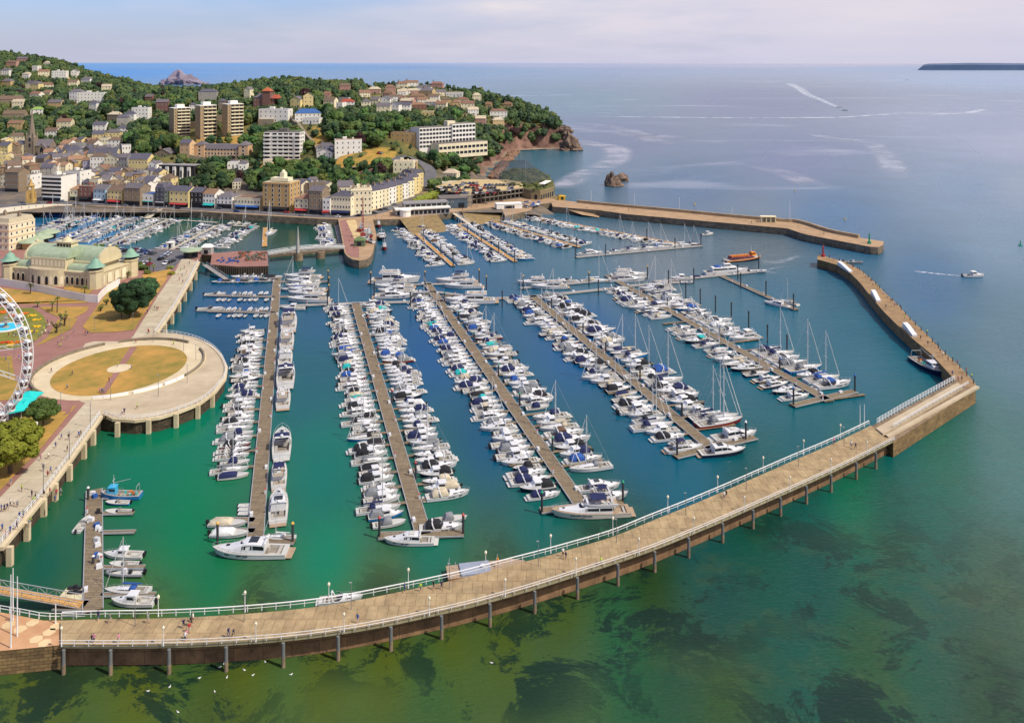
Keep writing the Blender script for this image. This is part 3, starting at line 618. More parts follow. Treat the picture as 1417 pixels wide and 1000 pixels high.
def make_hull(root, L, B, fs=.8, fb=1.25, m=0, cock=(.04, .42), cdepth=.55, deckm=DECKM, floor=None, ports=0, full=.36, n=12):
    S = hull_rings(L, B, fs, fb, n, full); mb = MB(); rings = []
    for i, (x, w_, z) in enumerate(S):
        t = i / n; rk = .07 * L * max(0, (t - .6) / .4) ** 2   # raked stem
        k = .72 * (1 - .55 * max(0, (t - .5) / .5))
        hw = w_ * (.93 - .25 * max(0, (t - .5) / .5))
        rings.append([(x - rk, -w_ * k, -.35), (x - rk * .85, -hw, .05), (x - rk * .7, -hw * 1.01, .20), (x, -w_, z - .10), (x, -w_ * 1.015, z - .10), (x, -w_, z),
                      (x, w_, z), (x, w_ * 1.015, z - .10), (x, w_, z - .10), (x - rk * .7, hw * 1.01, .20), (x - rk * .85, hw, .05), (x - rk, w_ * k, -.35)])
    mb.rings(rings, [1, 1, 0, 2, 2, 3, 2, 2, 0, 1, 1, 1], closed=True); mb.f, mb.m = zip(*[(f, mm) for f, mm in zip(mb.f, mb.m) if mm != 3]); mb.f = list(mb.f); mb.m = list(mb.m)
    r0 = rings[0]; mb.face(r0[::-1], 0); r1 = rings[-1]; mb.face(r1, 0)
    for sgn in ((-1, 1) if ports else ()):
        for q in range(ports):
            t = .5 + .26 * q / max(1, ports - 1) if ports > 1 else .55; i = int(t * n); x, w_, z = S[i]
            x2, w2, _ = S[i+1]; y1 = sgn * (w_ * .985 + .02); y2 = sgn * (w2 * .985 + .02); zz = z * .62
            mb.face([(x - .1, y1, zz), (x + (x2 - x) * .75, y2, zz + .02), (x + (x2 - x) * .7, y2, zz + .2), (x - .1, y1, zz + .2)], 4)
    h = part(mb, 'hull', [m if not isinstance(m, int) else GEL[m], ANTI, mat('rubbing_strake', (.3, .3, .31), .5), GEL[0], GLASS], root, 40)
    # deck with sunken cockpit
    mb = MB(); c0, c1 = -L/2 + L * cock[0], -L/2 + L * cock[1]
    def at_x(x):
        for (a, wa, za), (b_, wb, zb) in zip(S, S[1:]):
            if a <= x <= b_: t = (x - a) / (b_ - a); return wa + (wb - wa) * t, za + (zb - za) * t
        return S[-1][1:]
    xs = sorted(set([s[0] for s in S] + [c0, c1])); fz = lambda z: z - cdepth
    for a, b_ in zip(xs, xs[1:]):
        (wa, za), (wb, zb) = at_x(a), at_x(b_); za -= .03; zb -= .03
        if a >= c0 - 1e-6 and b_ <= c1 + 1e-6:
            ia, ib = wa * .76, wb * .76
            for s in (-1, 1):
                q = [(a, s*ia, za), (b_, s*ib, zb), (b_, s*wb, zb), (a, s*wa, za)]; mb.face(q if s < 0 else q, 0)
                mb.face([(a, s*ia, za), (b_, s*ib, zb), (b_, s*ib, fz(fs)), (a, s*ia, fz(fs))], 0)
            mb.face([(a, -ia, fz(fs)), (b_, -ib, fz(fs)), (b_, ib, fz(fs)), (a, ia, fz(fs))], 1)
        else:
            cr = .06 * wa; mb.face([(a, -wa, za), (b_, -wb, zb), (b_, 0, zb + .06), (a, 0, za + .06)], 0); mb.face([(a, 0, za + .06), (b_, 0, zb + .06), (b_, wb, zb), (a, wa, za)], 0)
    for x in (c0, c1):
        w_, z = at_x(x); mb.face([(x, -w_*.76, fz(fs)), (x, w_*.76, fz(fs)), (x, w_*.76, z), (x, -w_*.76, z)], 0)
    part(mb, 'deck', [deckm, floor or mat('cockpit_floor', (.24, .21, .17), .7)], root)
    return S, at_x
def cabin(root, secs, name='cabin', mats=None, win=None, smooth=35):
    """loft of (x, half width bottom, half width top, z bottom, z top); win=(i0, i1, lo, hi): glass band between those sections as a sub-part"""
    mb = MB(); rr = []
    for x, wb, wt, z0, z1 in secs:
        zc = z1 + .12 * wt
        rr.append([(x, -wb, z0), (x, -wt, z1 - .06), (x, -wt * .85, z1), (x, 0, zc), (x, wt * .85, z1), (x, wt, z1 - .06), (x, wb, z0)])
    mb.rings(rr, 0, closed=False); mb.face(rr[0][::-1], 0); mb.face(rr[-1], 0)
    c = part(mb, name, mats or [GEL[0]], root, smooth)
    if win:
        for s in (-1, 1):
            mw_ = MB(); i0_, i1_, lo, hi = win
            for (x, wb, wt, z0, z1), (X_, WB, WT, Z0, Z1) in zip(secs[i0_:i1_], secs[i0_+1:i1_+1]):
                f = lambda wb, wt, z0, z1, t: (s * (wb + (wt - wb) * t + .025), z0 + (z1 - .06 - z0) * t)
                a, b_, c_, d_ = f(wb, wt, z0, z1, lo), f(wb, wt, z0, z1, hi), f(WB, WT, Z0, Z1, lo), f(WB, WT, Z0, Z1, hi)
                g0, g1 = x + (X_ - x) * .04, x + (X_ - x) * .96
                mw_.face([(g0, *a), (g1, *c_), (g1, *d_), (g0, *b_)], 0)
            part(mw_, 'side_window', GLASS, c)
    return c
def screen(root, x, w_, z0, z1, rake=.7, wrap=.9, m=GLASS, name='windscreen'):
    mb = MB(); n = 8; lo = []; hi = []
    for i in range(n + 1):
        a = math.pi * (i / n - .5); cx, cy = math.cos(a), math.sin(a)
        lo.append((x - wrap * (1 - cx), w_ * cy, z0)); hi.append((x - wrap * (1 - cx) - rake, w_ * cy * .86, z1))
    for i in range(n): mb.face([lo[i], lo[i+1], hi[i+1], hi[i]], 0)
    s = part(mb, name, m, root)
    mb = MB(); mb.path(hi, .035, 4); part(mb, 'frame', STEEL, s); return s
def rail(root, S, t0=.5, h=.55, r=.022, n=3):
    mb = MB()
    for s in (-1, 1):
        pts = [(x - .03, s * w_ * .93, z + h) for i, (x, w_, z) in enumerate(S) if i / (len(S)-1) >= t0]
        base = [(x, s * w_ * .93, z) for i, (x, w_, z) in enumerate(S) if i / (len(S)-1) >= t0]
        mb.path([base[0]] + pts, r, n)
        for a, b_ in zip(base[1:], pts[1:]): mb.tube(a, b_, r * .8, r * .8, n)
    a = pts[-1]; mb.tube(a, (a[0], -a[1], a[2]), r, r, n); part(mb, 'guard_rail', STEEL, root)
def outboard(root, x, y=0, z=.7, s=1.):
    mb = MB(); mb.box(x - .55*s, x, y - .2*s, y + .2*s, z, z + .62*s, 0, .06*s); mb.box(x - .38*s, x - .12*s, y - .09*s, y + .09*s, -.3, z, 0); mb.box(x-.1*s, x+.1*s, y-.16*s, y+.16*s, z-.25, z+.12, 0)
    part(mb, 'outboard_engine', ENG, root)
def seats(root, x0, x1, w_, z, m=SEAT):
    mb = MB(); mb.box(x0, x0 + .55, -w_, w_, z, z + .42, 0, .04); mb.box(x0 + .55, x1, w_ - .5, w_, z, z + .42, 0, .03); part(mb, 'cockpit_seat', m, root); mb = MB(); mb.box(x1 + .2, x1 + .7, -w_ * .8, -w_ * .1, z, z + .75, 0, .05); part(mb, 'helm_seat', m, root)
def arch(root, x, w_, z0, z1, lean=-.5, m=None, th=.16):
    mb = MB(); pts = [(x, -w_, z0), (x + lean*.8, -w_ * .96, z0 + (z1 - z0) * .7), (x + lean, -w_ * .75, z1), (x + lean, w_ * .75, z1), (x + lean*.8, w_ * .96, z0 + (z1 - z0) * .7), (x, w_, z0)]
    for a, b_ in zip(pts, pts[1:]): mb.tube(a, b_, th, th, 5)
    mb.tube((x + lean, 0, z1), (x + lean, 0, z1 + .35), .04); mb.lathe([(.0, .2), (.26, .2), (.28, .3), (.2, .42), (0, .45)], (x + lean, 0, z1), 8)
    part(mb, 'radar_arch', m or GEL[0], root, 35)
def hood(root, x0, x1, w_, z0, z1, m='navy', name='canopy', n=7, top=.8):
    mb = MB(); rr = []
    for i, (x, k) in enumerate(((x0, .35), (x0 + (x1-x0)*.18, .92), (x0 + (x1-x0)*.55, 1), (x0 + (x1-x0)*.85, .95), (x1, .5))):
        zt = z0 + (z1 - z0) * k
        rr.append([(x, -w_, z0), (x, -w_ * .97, z0 + (zt - z0) * .7), (x, -w_ * top, zt - .04), (x, 0, zt + .08), (x, w_ * top, zt - .04), (x, w_ * .97, z0 + (zt - z0) * .7), (x, w_, z0)])
    mb.rings(rr, 0, closed=False); mb.face(rr[0][::-1]); mb.face(rr[-1]); return part(mb, name, CANV[m] if isinstance(m, str) else m, root, 50)
def hatch(root, x, z, s=.28, m=GLASS):
    mb = MB(); mb.box(x - s, x + s, -s, s, z, z + .06, 0, .03); part(mb, 'hatch', m, root)
PROTO = {}
def proto(name):
    r = empty('proto_' + name, (0, 0, -500)); PROTO[name] = r; return r
# 1 sports cruiser, open cockpit under a canopy
def mk_sports(name, L=9.6, B=3.2, can='navy', hull=0, low=True, full=True):
    r = proto(name); S, ax = make_hull(r, L, B, .95, 1.4, hull, (.08, .46), .5, ports=3)
    cabin(r, [(-.02*L, B*.36, B*.30, 1.05, 1.62), (.1*L, B*.36, B*.28, 1.12, 1.72), (.25*L, B*.30, B*.2, 1.2, 1.6), (.38*L, B*.16, B*.08, 1.3, 1.42)], 'coachroof', win=(1, 3, .25, .75))
    screen(r, .07*L, B*.40, 1.5, 2.15, .65, 1.1); hatch(r, .2*L, 1.83)
    seats(r, -.4*L, -.12*L, B*.36, .5)
    arch(r, -.16*L, B*.45, 1.0, 2.45, -.5)
    if can: hood(r, -.36*L if full else -.2*L, .0*L, B*.40, 1.15 if full else 2.05, 2.5, can)
    rail(r, S, .5); mb = MB(); mb.box(-L/2 - .75, -L/2 + .02, -B*.4, B*.4, .28, .42, 0, .04); part(mb, 'swim_platform', DECKM, r)
    return r
mk_sports('sports_cruiser'); mk_sports('sports_cruiser_bare', can='navy', full=False); mk_sports('sports_open', can=None)
# 2 hardtop cruiser
def mk_hardtop(name, L=11.5, B=3.7, hull=0, glassroof=False):
    r = proto(name); S, ax = make_hull(r, L, B, 1.0, 1.55, hull, (.06, .30), .5, ports=3)
    cabin(r, [(-.22*L, B*.40, B*.36, 1.05, 2.55), (-.06*L, B*.41, B*.36, 1.1, 2.72), (.06*L, B*.41, B*.33, 1.2, 2.6), (.17*L, B*.38, B*.30, 1.3, 1.95), (.3*L, B*.26, B*.17, 1.4, 1.72), (.41*L, B*.12, B*.06, 1.5, 1.55)], 'cabin', win=(0, 3, .42, .86))
    screen(r, .165*L, B*.33, 1.9, 2.62, .75, .9); hatch(r, .29*L, 1.86)
    mb = MB(); mb.box(-.12*L, .0, -B*.22, B*.22, 2.86, 2.92, 0, .03); part(mb, 'sunroof', GLASS if glassroof else DECKM, r)
    seats(r, -.42*L, -.27*L, B*.36, .5); arch(r, -.2*L, B*.40, 2.4, 3.0, -.3)
    rail(r, S, .45); mb = MB(); mb.box(-L/2 - .95, -L/2 + .02, -B*.42, B*.42, .3, .44, 0, .05); part(mb, 'swim_platform', TEAK if hull else DECKM, r); return r
mk_hardtop('hardtop_cruiser'); mk_hardtop('hardtop_dark', hull=NAVY, glassroof=True)
# 3 flybridge yacht
def mk_fly(name, L=14.5, B=4.4, hull=0, deckm=DECKM, bim='navy', dk=TEAK):
    r = proto(name); S, ax = make_hull(r, L, B, 1.3, 2.0, hull, (.05, .22), .6, deckm, TEAK, ports=4, n=14)
    cabin(r, [(-.27*L, B*.39, B*.37, 1.3, 2.95), (-.1*L, B*.41, B*.38, 1.35, 3.0), (.06*L, B*.40, B*.36, 1.45, 2.95), (.18*L, B*.35, B*.26, 1.6, 2.15), (.31*L, B*.24, B*.15, 1.8, 2.12), (.4*L, B*.14, B*.08, 1.9, 1.98)], 'superstructure', win=(0, 3, .38, .82))
    screen(r, .175*L, B*.33, 2.1, 2.98, 1.0, 1.0)
    mb = MB(); rr = []
    for x, w_, z in ((-.34*L, B*.38, 2.98), (-.1*L, B*.40, 3.02), (.03*L, B*.36, 3.0), (.085*L, B*.22, 3.0)):
        rr.append([(x, -w_, z), (x, -w_*1.02, z + .6), (x, -w_*.9, z + .6), (x, -w_*.86, z + .1), (x, w_*.86, z + .1), (x, w_*.9, z + .6), (x, w_*1.02, z + .6), (x, w_, z)])
    mb.rings(rr, [0, 0, 0, 1, 0, 0, 0, 0], caps=True); fb_ = part(mb, 'flybridge', [GEL[0], dk], r, 35)
    mb = MB(); mb.box(-.30*L, -.26*L, -B*.3, B*.3, 3.1, 3.55, 0, .04); mb.box(-.26*L, -.12*L, B*.14, B*.3, 3.1, 3.5, 0, .03); part(mb, 'bench', SEAT, fb_); mb = MB(); mb.box(-.06*L, -.01*L, -B*.24, -B*.02, 3.1, 3.9, 0, .06); part(mb, 'helm_seat', SEAT, fb_)
    mb = MB(); mb.box(.02*L, .06*L, -B*.26, B*.26, 3.1, 3.85, 0, .1); part(mb, 'helm_console', GEL[0], fb_)
    arch(r, -.22*L, B*.38, 3.4, 4.7, -.7, th=.13)
    if bim:
        mb = MB(); mb.box(-.2*L, .0, -B*.34, B*.34, 4.75, 4.85, 0, .1)
        for x in (-.18*L, -.02*L):
            for s in (-1, 1): mb.tube((x, s*B*.33, 3.55), (x, s*B*.3, 4.77), .025, .025, 4, 1)
        part(mb, 'bimini', [CANV[bim], STEEL], r)
    seats(r, -.44*L, -.34*L, B*.33, .7); rail(r, S, .3, .75)
    mb = MB(); mb.box(-L/2 - 1.1, -L/2 + .02, -B*.44, B*.44, .35, .5, 0, .06); part(mb, 'swim_platform', TEAK, r); hatch(r, .34*L, 2.12, .3); return r
mk_fly('flybridge_yacht'); mk_fly('flybridge_bare', bim=None); mk_fly('big_cream_yacht', 17.5, 4.9, 1, TEAK, 'navy')
# 4 pilothouse boat
def mk_pilot(name, L=7.2, B=2.6, hull=0, roof=None, aftcanvas=None, two=False):
    r = proto(name); S, ax = make_hull(r, L, B, .75, 1.25, hull, (.06, .42), .4, floor=DECKM, full=.4)
    cabin(r, [(-.08*L, B*.38, B*.34, .8, 2.15), (.1*L, B*.38, B*.33, .9, 2.2), (.17*L, B*.36, B*.3, .95, 1.5), (.3*L, B*.25, B*.18, 1.05, 1.35), (.38*L, B*.14, B*.08, 1.15, 1.2)], 'wheelhouse', win=(0, 1, .5, .88))
    screen(r, .175*L, B*.31, 1.45, 2.12, .42, .35); mb = MB(); mb.box(-.12*L, .11*L, -B*.36, B*.36, 2.22, 2.32, 0, .08); part(mb, 'roof', roof or GEL[0], r)
    seats(r, -.42*L, -.2*L, B*.34, .38)
    if aftcanvas: hood(r, -.44*L, -.06*L, B*.36, .85, 2.15, aftcanvas)
    for y in ((-.35, .35) if two else (0,)): outboard(r, -L/2, y, .65)
    rail(r, S, .55, .45); hatch(r, .27*L, 1.42, .2); return r
mk_pilot('pilothouse_boat'); mk_pilot('pilothouse_canvas', aftcanvas='navy'); mk_pilot('fishing_cruiser', 8.4, 2.9, two=True)
# 5 small speedboat under a cover / with a hood
def mk_speed(name, L=6.2, B=2.3, cover=None, hd=None, hull=0):
    r = proto(name); S, ax = make_hull(r, L, B, .62, .95, hull, (.08, .55), .4, floor=DECKM)
    if cover:
        hood(r, -.45*L, .12*L, B*.47, .62, 1.35, cover, 'cover')
    else:
        screen(r, .1*L, B*.36, .85, 1.3, .4, .6); seats(r, -.38*L, -.14*L, B*.33, .25)
        if hd: hood(r, -.2*L, .08*L, B*.4, .8, 1.85, hd)
    outboard(r, -L/2, 0, .55, 1.05); return r
mk_speed('covered_speedboat', cover='grey'); mk_speed('hooded_speedboat', hd='navy'); mk_speed('open_speedboat')
# 6 sailing yacht
def mk_yacht(name, L=10.5, B=3.3, hull=0, sail='navy', hood_='navy', mast=1.32, jib=True):
    r = proto(name); S, ax = make_hull(r, L, B, .95, 1.3, hull, (.06, .34), .45, ports=0, full=.5)
    cabin(r, [(-.16*L, B*.28, B*.25, 1.0, 1.55), (.02*L, B*.29, B*.25, 1.05, 1.6), (.18*L, B*.22, B*.18, 1.15, 1.5), (.28*L, B*.12, B*.09, 1.2, 1.32)], 'coachroof', win=(0, 2, .35, .75))
    hood(r, -.2*L, -.07*L, B*.28, 1.45, 2.15, hood_, 'sprayhood')
    xm = .09*L; hm = mast * L
    mb = MB(); mb.tube((xm, 0, 1.5), (xm, 0, 1.5 + hm), .11, .08, 6)
    for k in (.42, .7):
        z = 1.5 + hm * k; mb.tube((xm, -B*.27, z), (xm, B*.27, z), .035, .035, 4)
    m_ = part(mb, 'mast', ALU, r)
    mb = MB()
    for s in (-1, 1):
        pts = [(xm - .1, s*B*.45, 1.15), (xm, s*B*.27, 1.5 + hm*.42), (xm, s*B*.22, 1.5 + hm*.7), (xm, 0, 1.5 + hm*.97)]; mb.path(pts, .022, 3)
    mb.tube((-L*.48, 0, 1.0), (xm, 0, 1.5 + hm), .022, .022, 3); mb.tube((L*.48, 0, 1.3), (xm, 0, 1.5 + hm * .97), .025, .025, 3); part(mb, 'rigging', GREYM, r)
    mb = MB(); mb.tube((xm, 0, 2.5), (xm - .42*L, 0, 2.45), .07, .07, 5, 1); mb.rings([[(xm - t*.42*L, y_*(.2 - .08*t), 2.55 + z_*(.5 - .3*t)) for y_, z_ in ((-1, 0), (-.7, .7), (0, 1), (.7, .7), (1, 0), (0, -.2))] for t in (0, .5, 1)], 0, caps=True)
    part(mb, 'boom_cover', [CANV[sail], ALU], r, 60)
    if jib: mb = MB(); mb.tube((L*.47, 0, 1.7), (xm + .03*L, 0, 1.5 + hm*.93), .085, .05, 5); part(mb, 'furled_jib', CANV['white'], r)
    seats(r, -.42*L, -.22*L, B*.3, .55); rail(r, S, .0, .5, .018); return r
mk_yacht('sailing_yacht'); mk_yacht('sailing_yacht_dark', hull=NAVY, sail='blue'); mk_yacht('large_sailing_yacht', 14.5, 4.2, 0, 'white', 'cream', 1.3)
# 7 inflatable
def mk_rib(name, L=6., B=2.3):
    r = proto(name); mb = MB(); pts = [(-L/2, -B*.39, .42), (L*.1, -B*.4, .45), (L*.3, -B*.33, .52), (L*.44, -B*.16, .62), (L*.48, 0, .66), (L*.44, B*.16, .62), (L*.3, B*.33, .52), (L*.1, B*.4, .45), (-L/2, B*.39, .42)]
    mb.path(pts, .24, 8); part(mb, 'inflatable_tube', RUB, r, 50)
    mb = MB(); mb.prism([(-L*.46, -B*.3), (L*.2, -B*.3), (L*.42, 0), (L*.2, B*.3), (-L*.46, B*.3)], -.2, .34, 0); part(mb, 'floor', DECKM, r)
    mb = MB(); mb.box(-.3, .25, -.32, .32, .34, 1.25, 0, .06); mb.box(-1.1, -.6, -.3, .3, .34, .95, 1, .05); part(mb, 'helm_console', [GEL[0], ENG], r); outboard(r, -L/2 + .1, 0, .55); return r
mk_rib('inflatable')
def mk_dinghy(name, L=3.6, B=1.6, m=0, inside=None):
    r = proto(name); S, ax = make_hull(r, L, B, .45, .62, m, (.08, .75), .3, GEL[0], inside or DECKM, n=8)
    mb = MB(); mb.box(-.2, .12, -B*.38, B*.38, .3, .38); mb.box(-L*.4, -L*.32, -B*.38, B*.38, .3, .38); part(mb, 'thwarts', DECKM, r); outboard(r, -L/2, 0, .35, .6); return r
mk_dinghy('dinghy')
# 8 catamaran
r = proto('catamaran')
for s in (-1, 1):
    mb = MB(); S = hull_rings(11, 1.3, 1.2, 1.5, 10)
    mb.rings([[(x, s*2.4 - w_*.7, -.3), (x, s*2.4 - w_, z), (x, s*2.4 + w_, z), (x, s*2.4 + w_*.7, -.3)] for x, w_, z in S], 0, caps=True); part(mb, 'hull', GEL[0], r, 40)
mb = MB(); mb.box(-4.8, 3.2, -2.3, 2.3, .9, 1.35); part(mb, 'bridge_deck', DECKM, r)
cabin(r, [(-3.2, 1.9, 1.7, 1.3, 2.5), (0, 1.9, 1.6, 1.3, 2.6), (1.6, 1.5, .9, 1.3, 1.8)], 'saloon', win=(0, 2, .4, .85)); hood(r, -5, -3, 1.8, 2.0, 2.6, 'navy')
mb = MB(); mb.tube((1, 0, 2.2), (1, 0, 17), .12, .08, 6); part(mb, 'mast', ALU, r); mb = MB(); mb.tube((1, 0, 3.4), (-4.2, 0, 3.3), .16, .12, 6); part(mb, 'boom_cover', CANV['blue'], r)
# trawler / working boats
def mk_work(name, L=14, B=5, hull=NAVY, house=None, clutter=True, hx=.22, hcol=None, deckm=None):
    r = proto(name); S, ax = make_hull(r, L, B, 1.5, 2.6, hull, (.06, .62), .7, mat('grey_deck', (.33, .30, .27), .8, .25, 1), floor=deckm or mat('timber_deck', (.42, .33, .22), .8, .25, .8), full=.42)
    x = hx * L; cabin(r, [(x - .12*L, B*.3, B*.28, 1.2, 3.9), (x + .04*L, B*.3, B*.28, 1.3, 4.0), (x + .10*L, B*.28, B*.22, 1.6, 3.0)], 'wheelhouse', [house or GEL[0]], win=(0, 1, .62, .88)); screen(r, x + .09*L, B*.24, 3.0, 3.8, .2, .3)
    mb = MB(); mb.box(x - .13*L, x + .07*L, -B*.32, B*.32, 4.12, 4.25, 0, .05); part(mb, 'roof', house or GEL[0], r)
    mb = MB(); mb.tube((x - .05*L, 0, 4.2), (x - .05*L, 0, 8), .12, .06, 6); mb.tube((x - .05*L, -1.2, 6.2), (x - .05*L, 1.2, 6.2), .05); mb.tube((x - .05*L, 0, 5.2), (-.25*L, 0, 6.5), .07, .05, 5); part(mb, 'mast', ALU, r)
    mb = MB()
    for s in (-1, 1): mb.tube((-.42*L, s*B*.38, 1.3), (-.42*L, s*B*.3, 4.3), .1, .1, 6)
    mb.tube((-.42*L, -B*.3, 4.3), (-.42*L, B*.3, 4.3), .1, .1, 6); part(mb, 'gantry', hcol or GREYM, r)
    mb = MB(); q = random.Random(len(name))
    for i in range(14): a, b_ = q.uniform(-.38, .05)*L, q.uniform(-.3, .3)*B; s = q.uniform(.25, .5); mb.box(a - s, a + s, b_ - s, b_ + s, .8, .8 + q.uniform(.4, 1.1), i % 4, .03)
    part(mb, 'deck_gear', [CANV['brown'], CANV['teal'], SEAT, mat('orange_gear', (.6, .18, .03), .7)], r); rail(r, S, .5, .7, .03); return r
mk_work('fishing_boat', 13.5, 4.4, BLUEH, mat('sky_blue_paint', (.05, .38, .62), .5)); mk_work('trawler', 17, 5.6, NAVY); mk_work('workboat', 8, 3, REDH, hx=.15)
# excursion boat: long orange superstructure
r = proto('excursion_boat'); S, ax = make_hull(r, 21, 5.2, 1.3, 2.4, NAVY, (.03, .06), .3, n=14)
cabin(r, [(-7.5, 2.1, 2.0, 1.3, 3.2), (0, 2.2, 2.1, 1.4, 3.2), (5, 2.0, 1.8, 1.6, 3.1), (5.6, 1.9, 1.6, 1.6, 2.6)], 'saloon', [mat('maroon_paint', (.25, .05, .05), .5)], win=(0, 2, .35, .75))
cabin(r, [(4.5, 1.6, 1.5, 3.1, 5.0), (6.5, 1.6, 1.4, 3.1, 5.0), (7.2, 1.4, 1.1, 3.0, 3.9)], 'wheelhouse', [mat('orange_paint', (.75, .25, .02), .5)], win=(0, 1, .5, .9)); mb = MB(); mb.tube((5, 0, 5), (5, 0, 8), .1, .05); part(mb, 'mast', ALU, r)
mb = MB(); [mb.box(-7 + i * 1.5, -6.2 + i * 1.5, -1.6, 1.6, 3.3, 3.75) for i in range(7)]; part(mb, 'bench', mat('orange_paint', (.75, .25, .02)), r); rail(r, S, 0, .9, .04)
mb = MB()
for s in (-1, 1):
    mb.rings([[(x, s*(w_*1.02 + .03), z - .55), (x, s*(w_*1.02 + .05), z - .02)] for x, w_, z in S], 0, closed=False)
part(mb, 'topsides_band', mat('orange_paint', (.75, .25, .02)), r)
# classic motor yacht with long windowed deckhouse
r = proto('motor_yacht'); S, ax = make_hull(r, 22, 5.4, 1.9, 2.9, 0, (.03, .14), .6, n=14, ports=5)
cabin(r, [(-7.6, 2.3, 2.2, 1.9, 4.1), (0, 2.4, 2.3, 2.0, 4.2), (4.4, 2.2, 2.0, 2.2, 4.2), (5.4, 2.0, 1.6, 2.3, 3.1), (7.5, 1.2, .9, 2.5, 2.9)], 'deckhouse', win=(0, 2, .45, .82)); screen(r, 5.4, 1.9, 3.1, 4.1, .5, .5)
cabin(r, [(-1.5, 1.5, 1.4, 4.3, 5.9), (1.8, 1.5, 1.3, 4.3, 5.9), (2.6, 1.3, 1.0, 4.3, 4.9)], 'wheelhouse', win=(0, 1, .4, .85)); hood(r, -6, -3, 1.3, 4.3, 5.1, 'blue', 'tender_cover'); arch(r, -1.2, 1.4, 5.8, 6.8, 0, th=.1); rail(r, S, .1, .9, .03)
# pontoon barge with deckhouse
r = proto('dive_barge'); mb = MB(); mb.box(-7, 6, -2.4, 2.4, -.3, 1.5, 0, 0, 1); mb.prism([(6, -2.4), (8.6, -1.2), (8.6, 1.2), (6, 2.4)], -.3, 1.5, 0, 1); part(mb, 'hull', [mat('rusty_brown_paint', (.30, .13, .05), .7, .3, 1.5), TEAK], r)
mb = MB(); mb.box(-4.5, 1.5, -2.2, 2.2, 1.5, 1.9, 0, .05); part(mb, 'deckhouse', mat('slate_blue_roof', (.27, .30, .37), .6), r)
mb = MB()
for x, y, z in ((-6.6, 2, 3.4), (-6.2, -2, 3.2), (-5.5, 1, 3), (3, 2.2, 3), (5, -2, 2.8)): mb.tube((x, y, 1.5), (x + .3, y, z), .05)
mb.lathe([(0, 0), (.5, .1), (.5, .5), (0, .6)], (0, 0, 1.9), 10); part(mb, 'deck_gear', [ALU], r)
mb = MB(); [mb.tube((3 + .0, .5*math.cos(a), 3 + .5*math.sin(a)), (3, .5*math.cos(a+.8), 3 + .5*math.sin(a+.8)), .12) for a in [i*.8 for i in range(8)]]; part(mb, 'lifebuoy', mat('orange_paint', (.75, .25, .02)), r)
HUES = dict(navy='navy', blue='blue', black='black', grey='grey', white='white', cream='cream', teal='turquoise', red='red', brown='brown')
KIND = dict(sports_cruiser=('sports cruiser', 'canopy'), sports_cruiser_bare=('sports cruiser', 'canopy'), sports_open=('open sports cruiser', None), hardtop_cruiser=('hardtop cruiser', None), hardtop_dark=('dark-hulled hardtop cruiser', None),
            flybridge_yacht=('flybridge yacht', 'bimini'), flybridge_bare=('flybridge yacht', None), big_cream_yacht=('cream flybridge yacht', 'bimini'), pilothouse_boat=('pilothouse boat', None), pilothouse_canvas=('pilothouse boat', 'canopy'), fishing_cruiser=('twin-engine fishing cruiser', None),
            covered_speedboat=('speedboat', 'cover'), hooded_speedboat=('speedboat', 'canopy'), open_speedboat=('open speedboat', None), sailing_yacht=('sailing yacht', 'boom_cover'), sailing_yacht_dark=('dark-hulled sailing yacht', 'boom_cover'), large_sailing_yacht=('large sailing yacht', 'boom_cover'),
            inflatable=('inflatable boat', None), dinghy=('dinghy', None), catamaran=('catamaran', 'boom_cover'))
LEN = dict(sports_cruiser=9.6, sports_cruiser_bare=9.6, sports_open=9.6, hardtop_cruiser=11.5, hardtop_dark=11.5, flybridge_yacht=14.5, flybridge_bare=14.5, big_cream_yacht=17.5, pilothouse_boat=7.2, pilothouse_canvas=7.2, fishing_cruiser=8.4,
           covered_speedboat=6.2, hooded_speedboat=6.2, open_speedboat=6.2, sailing_yacht=10.5, sailing_yacht_dark=10.5, large_sailing_yacht=14.5, inflatable=6, dinghy=3.6, catamaran=11)
NBOAT = {}
brng = random.Random(11)
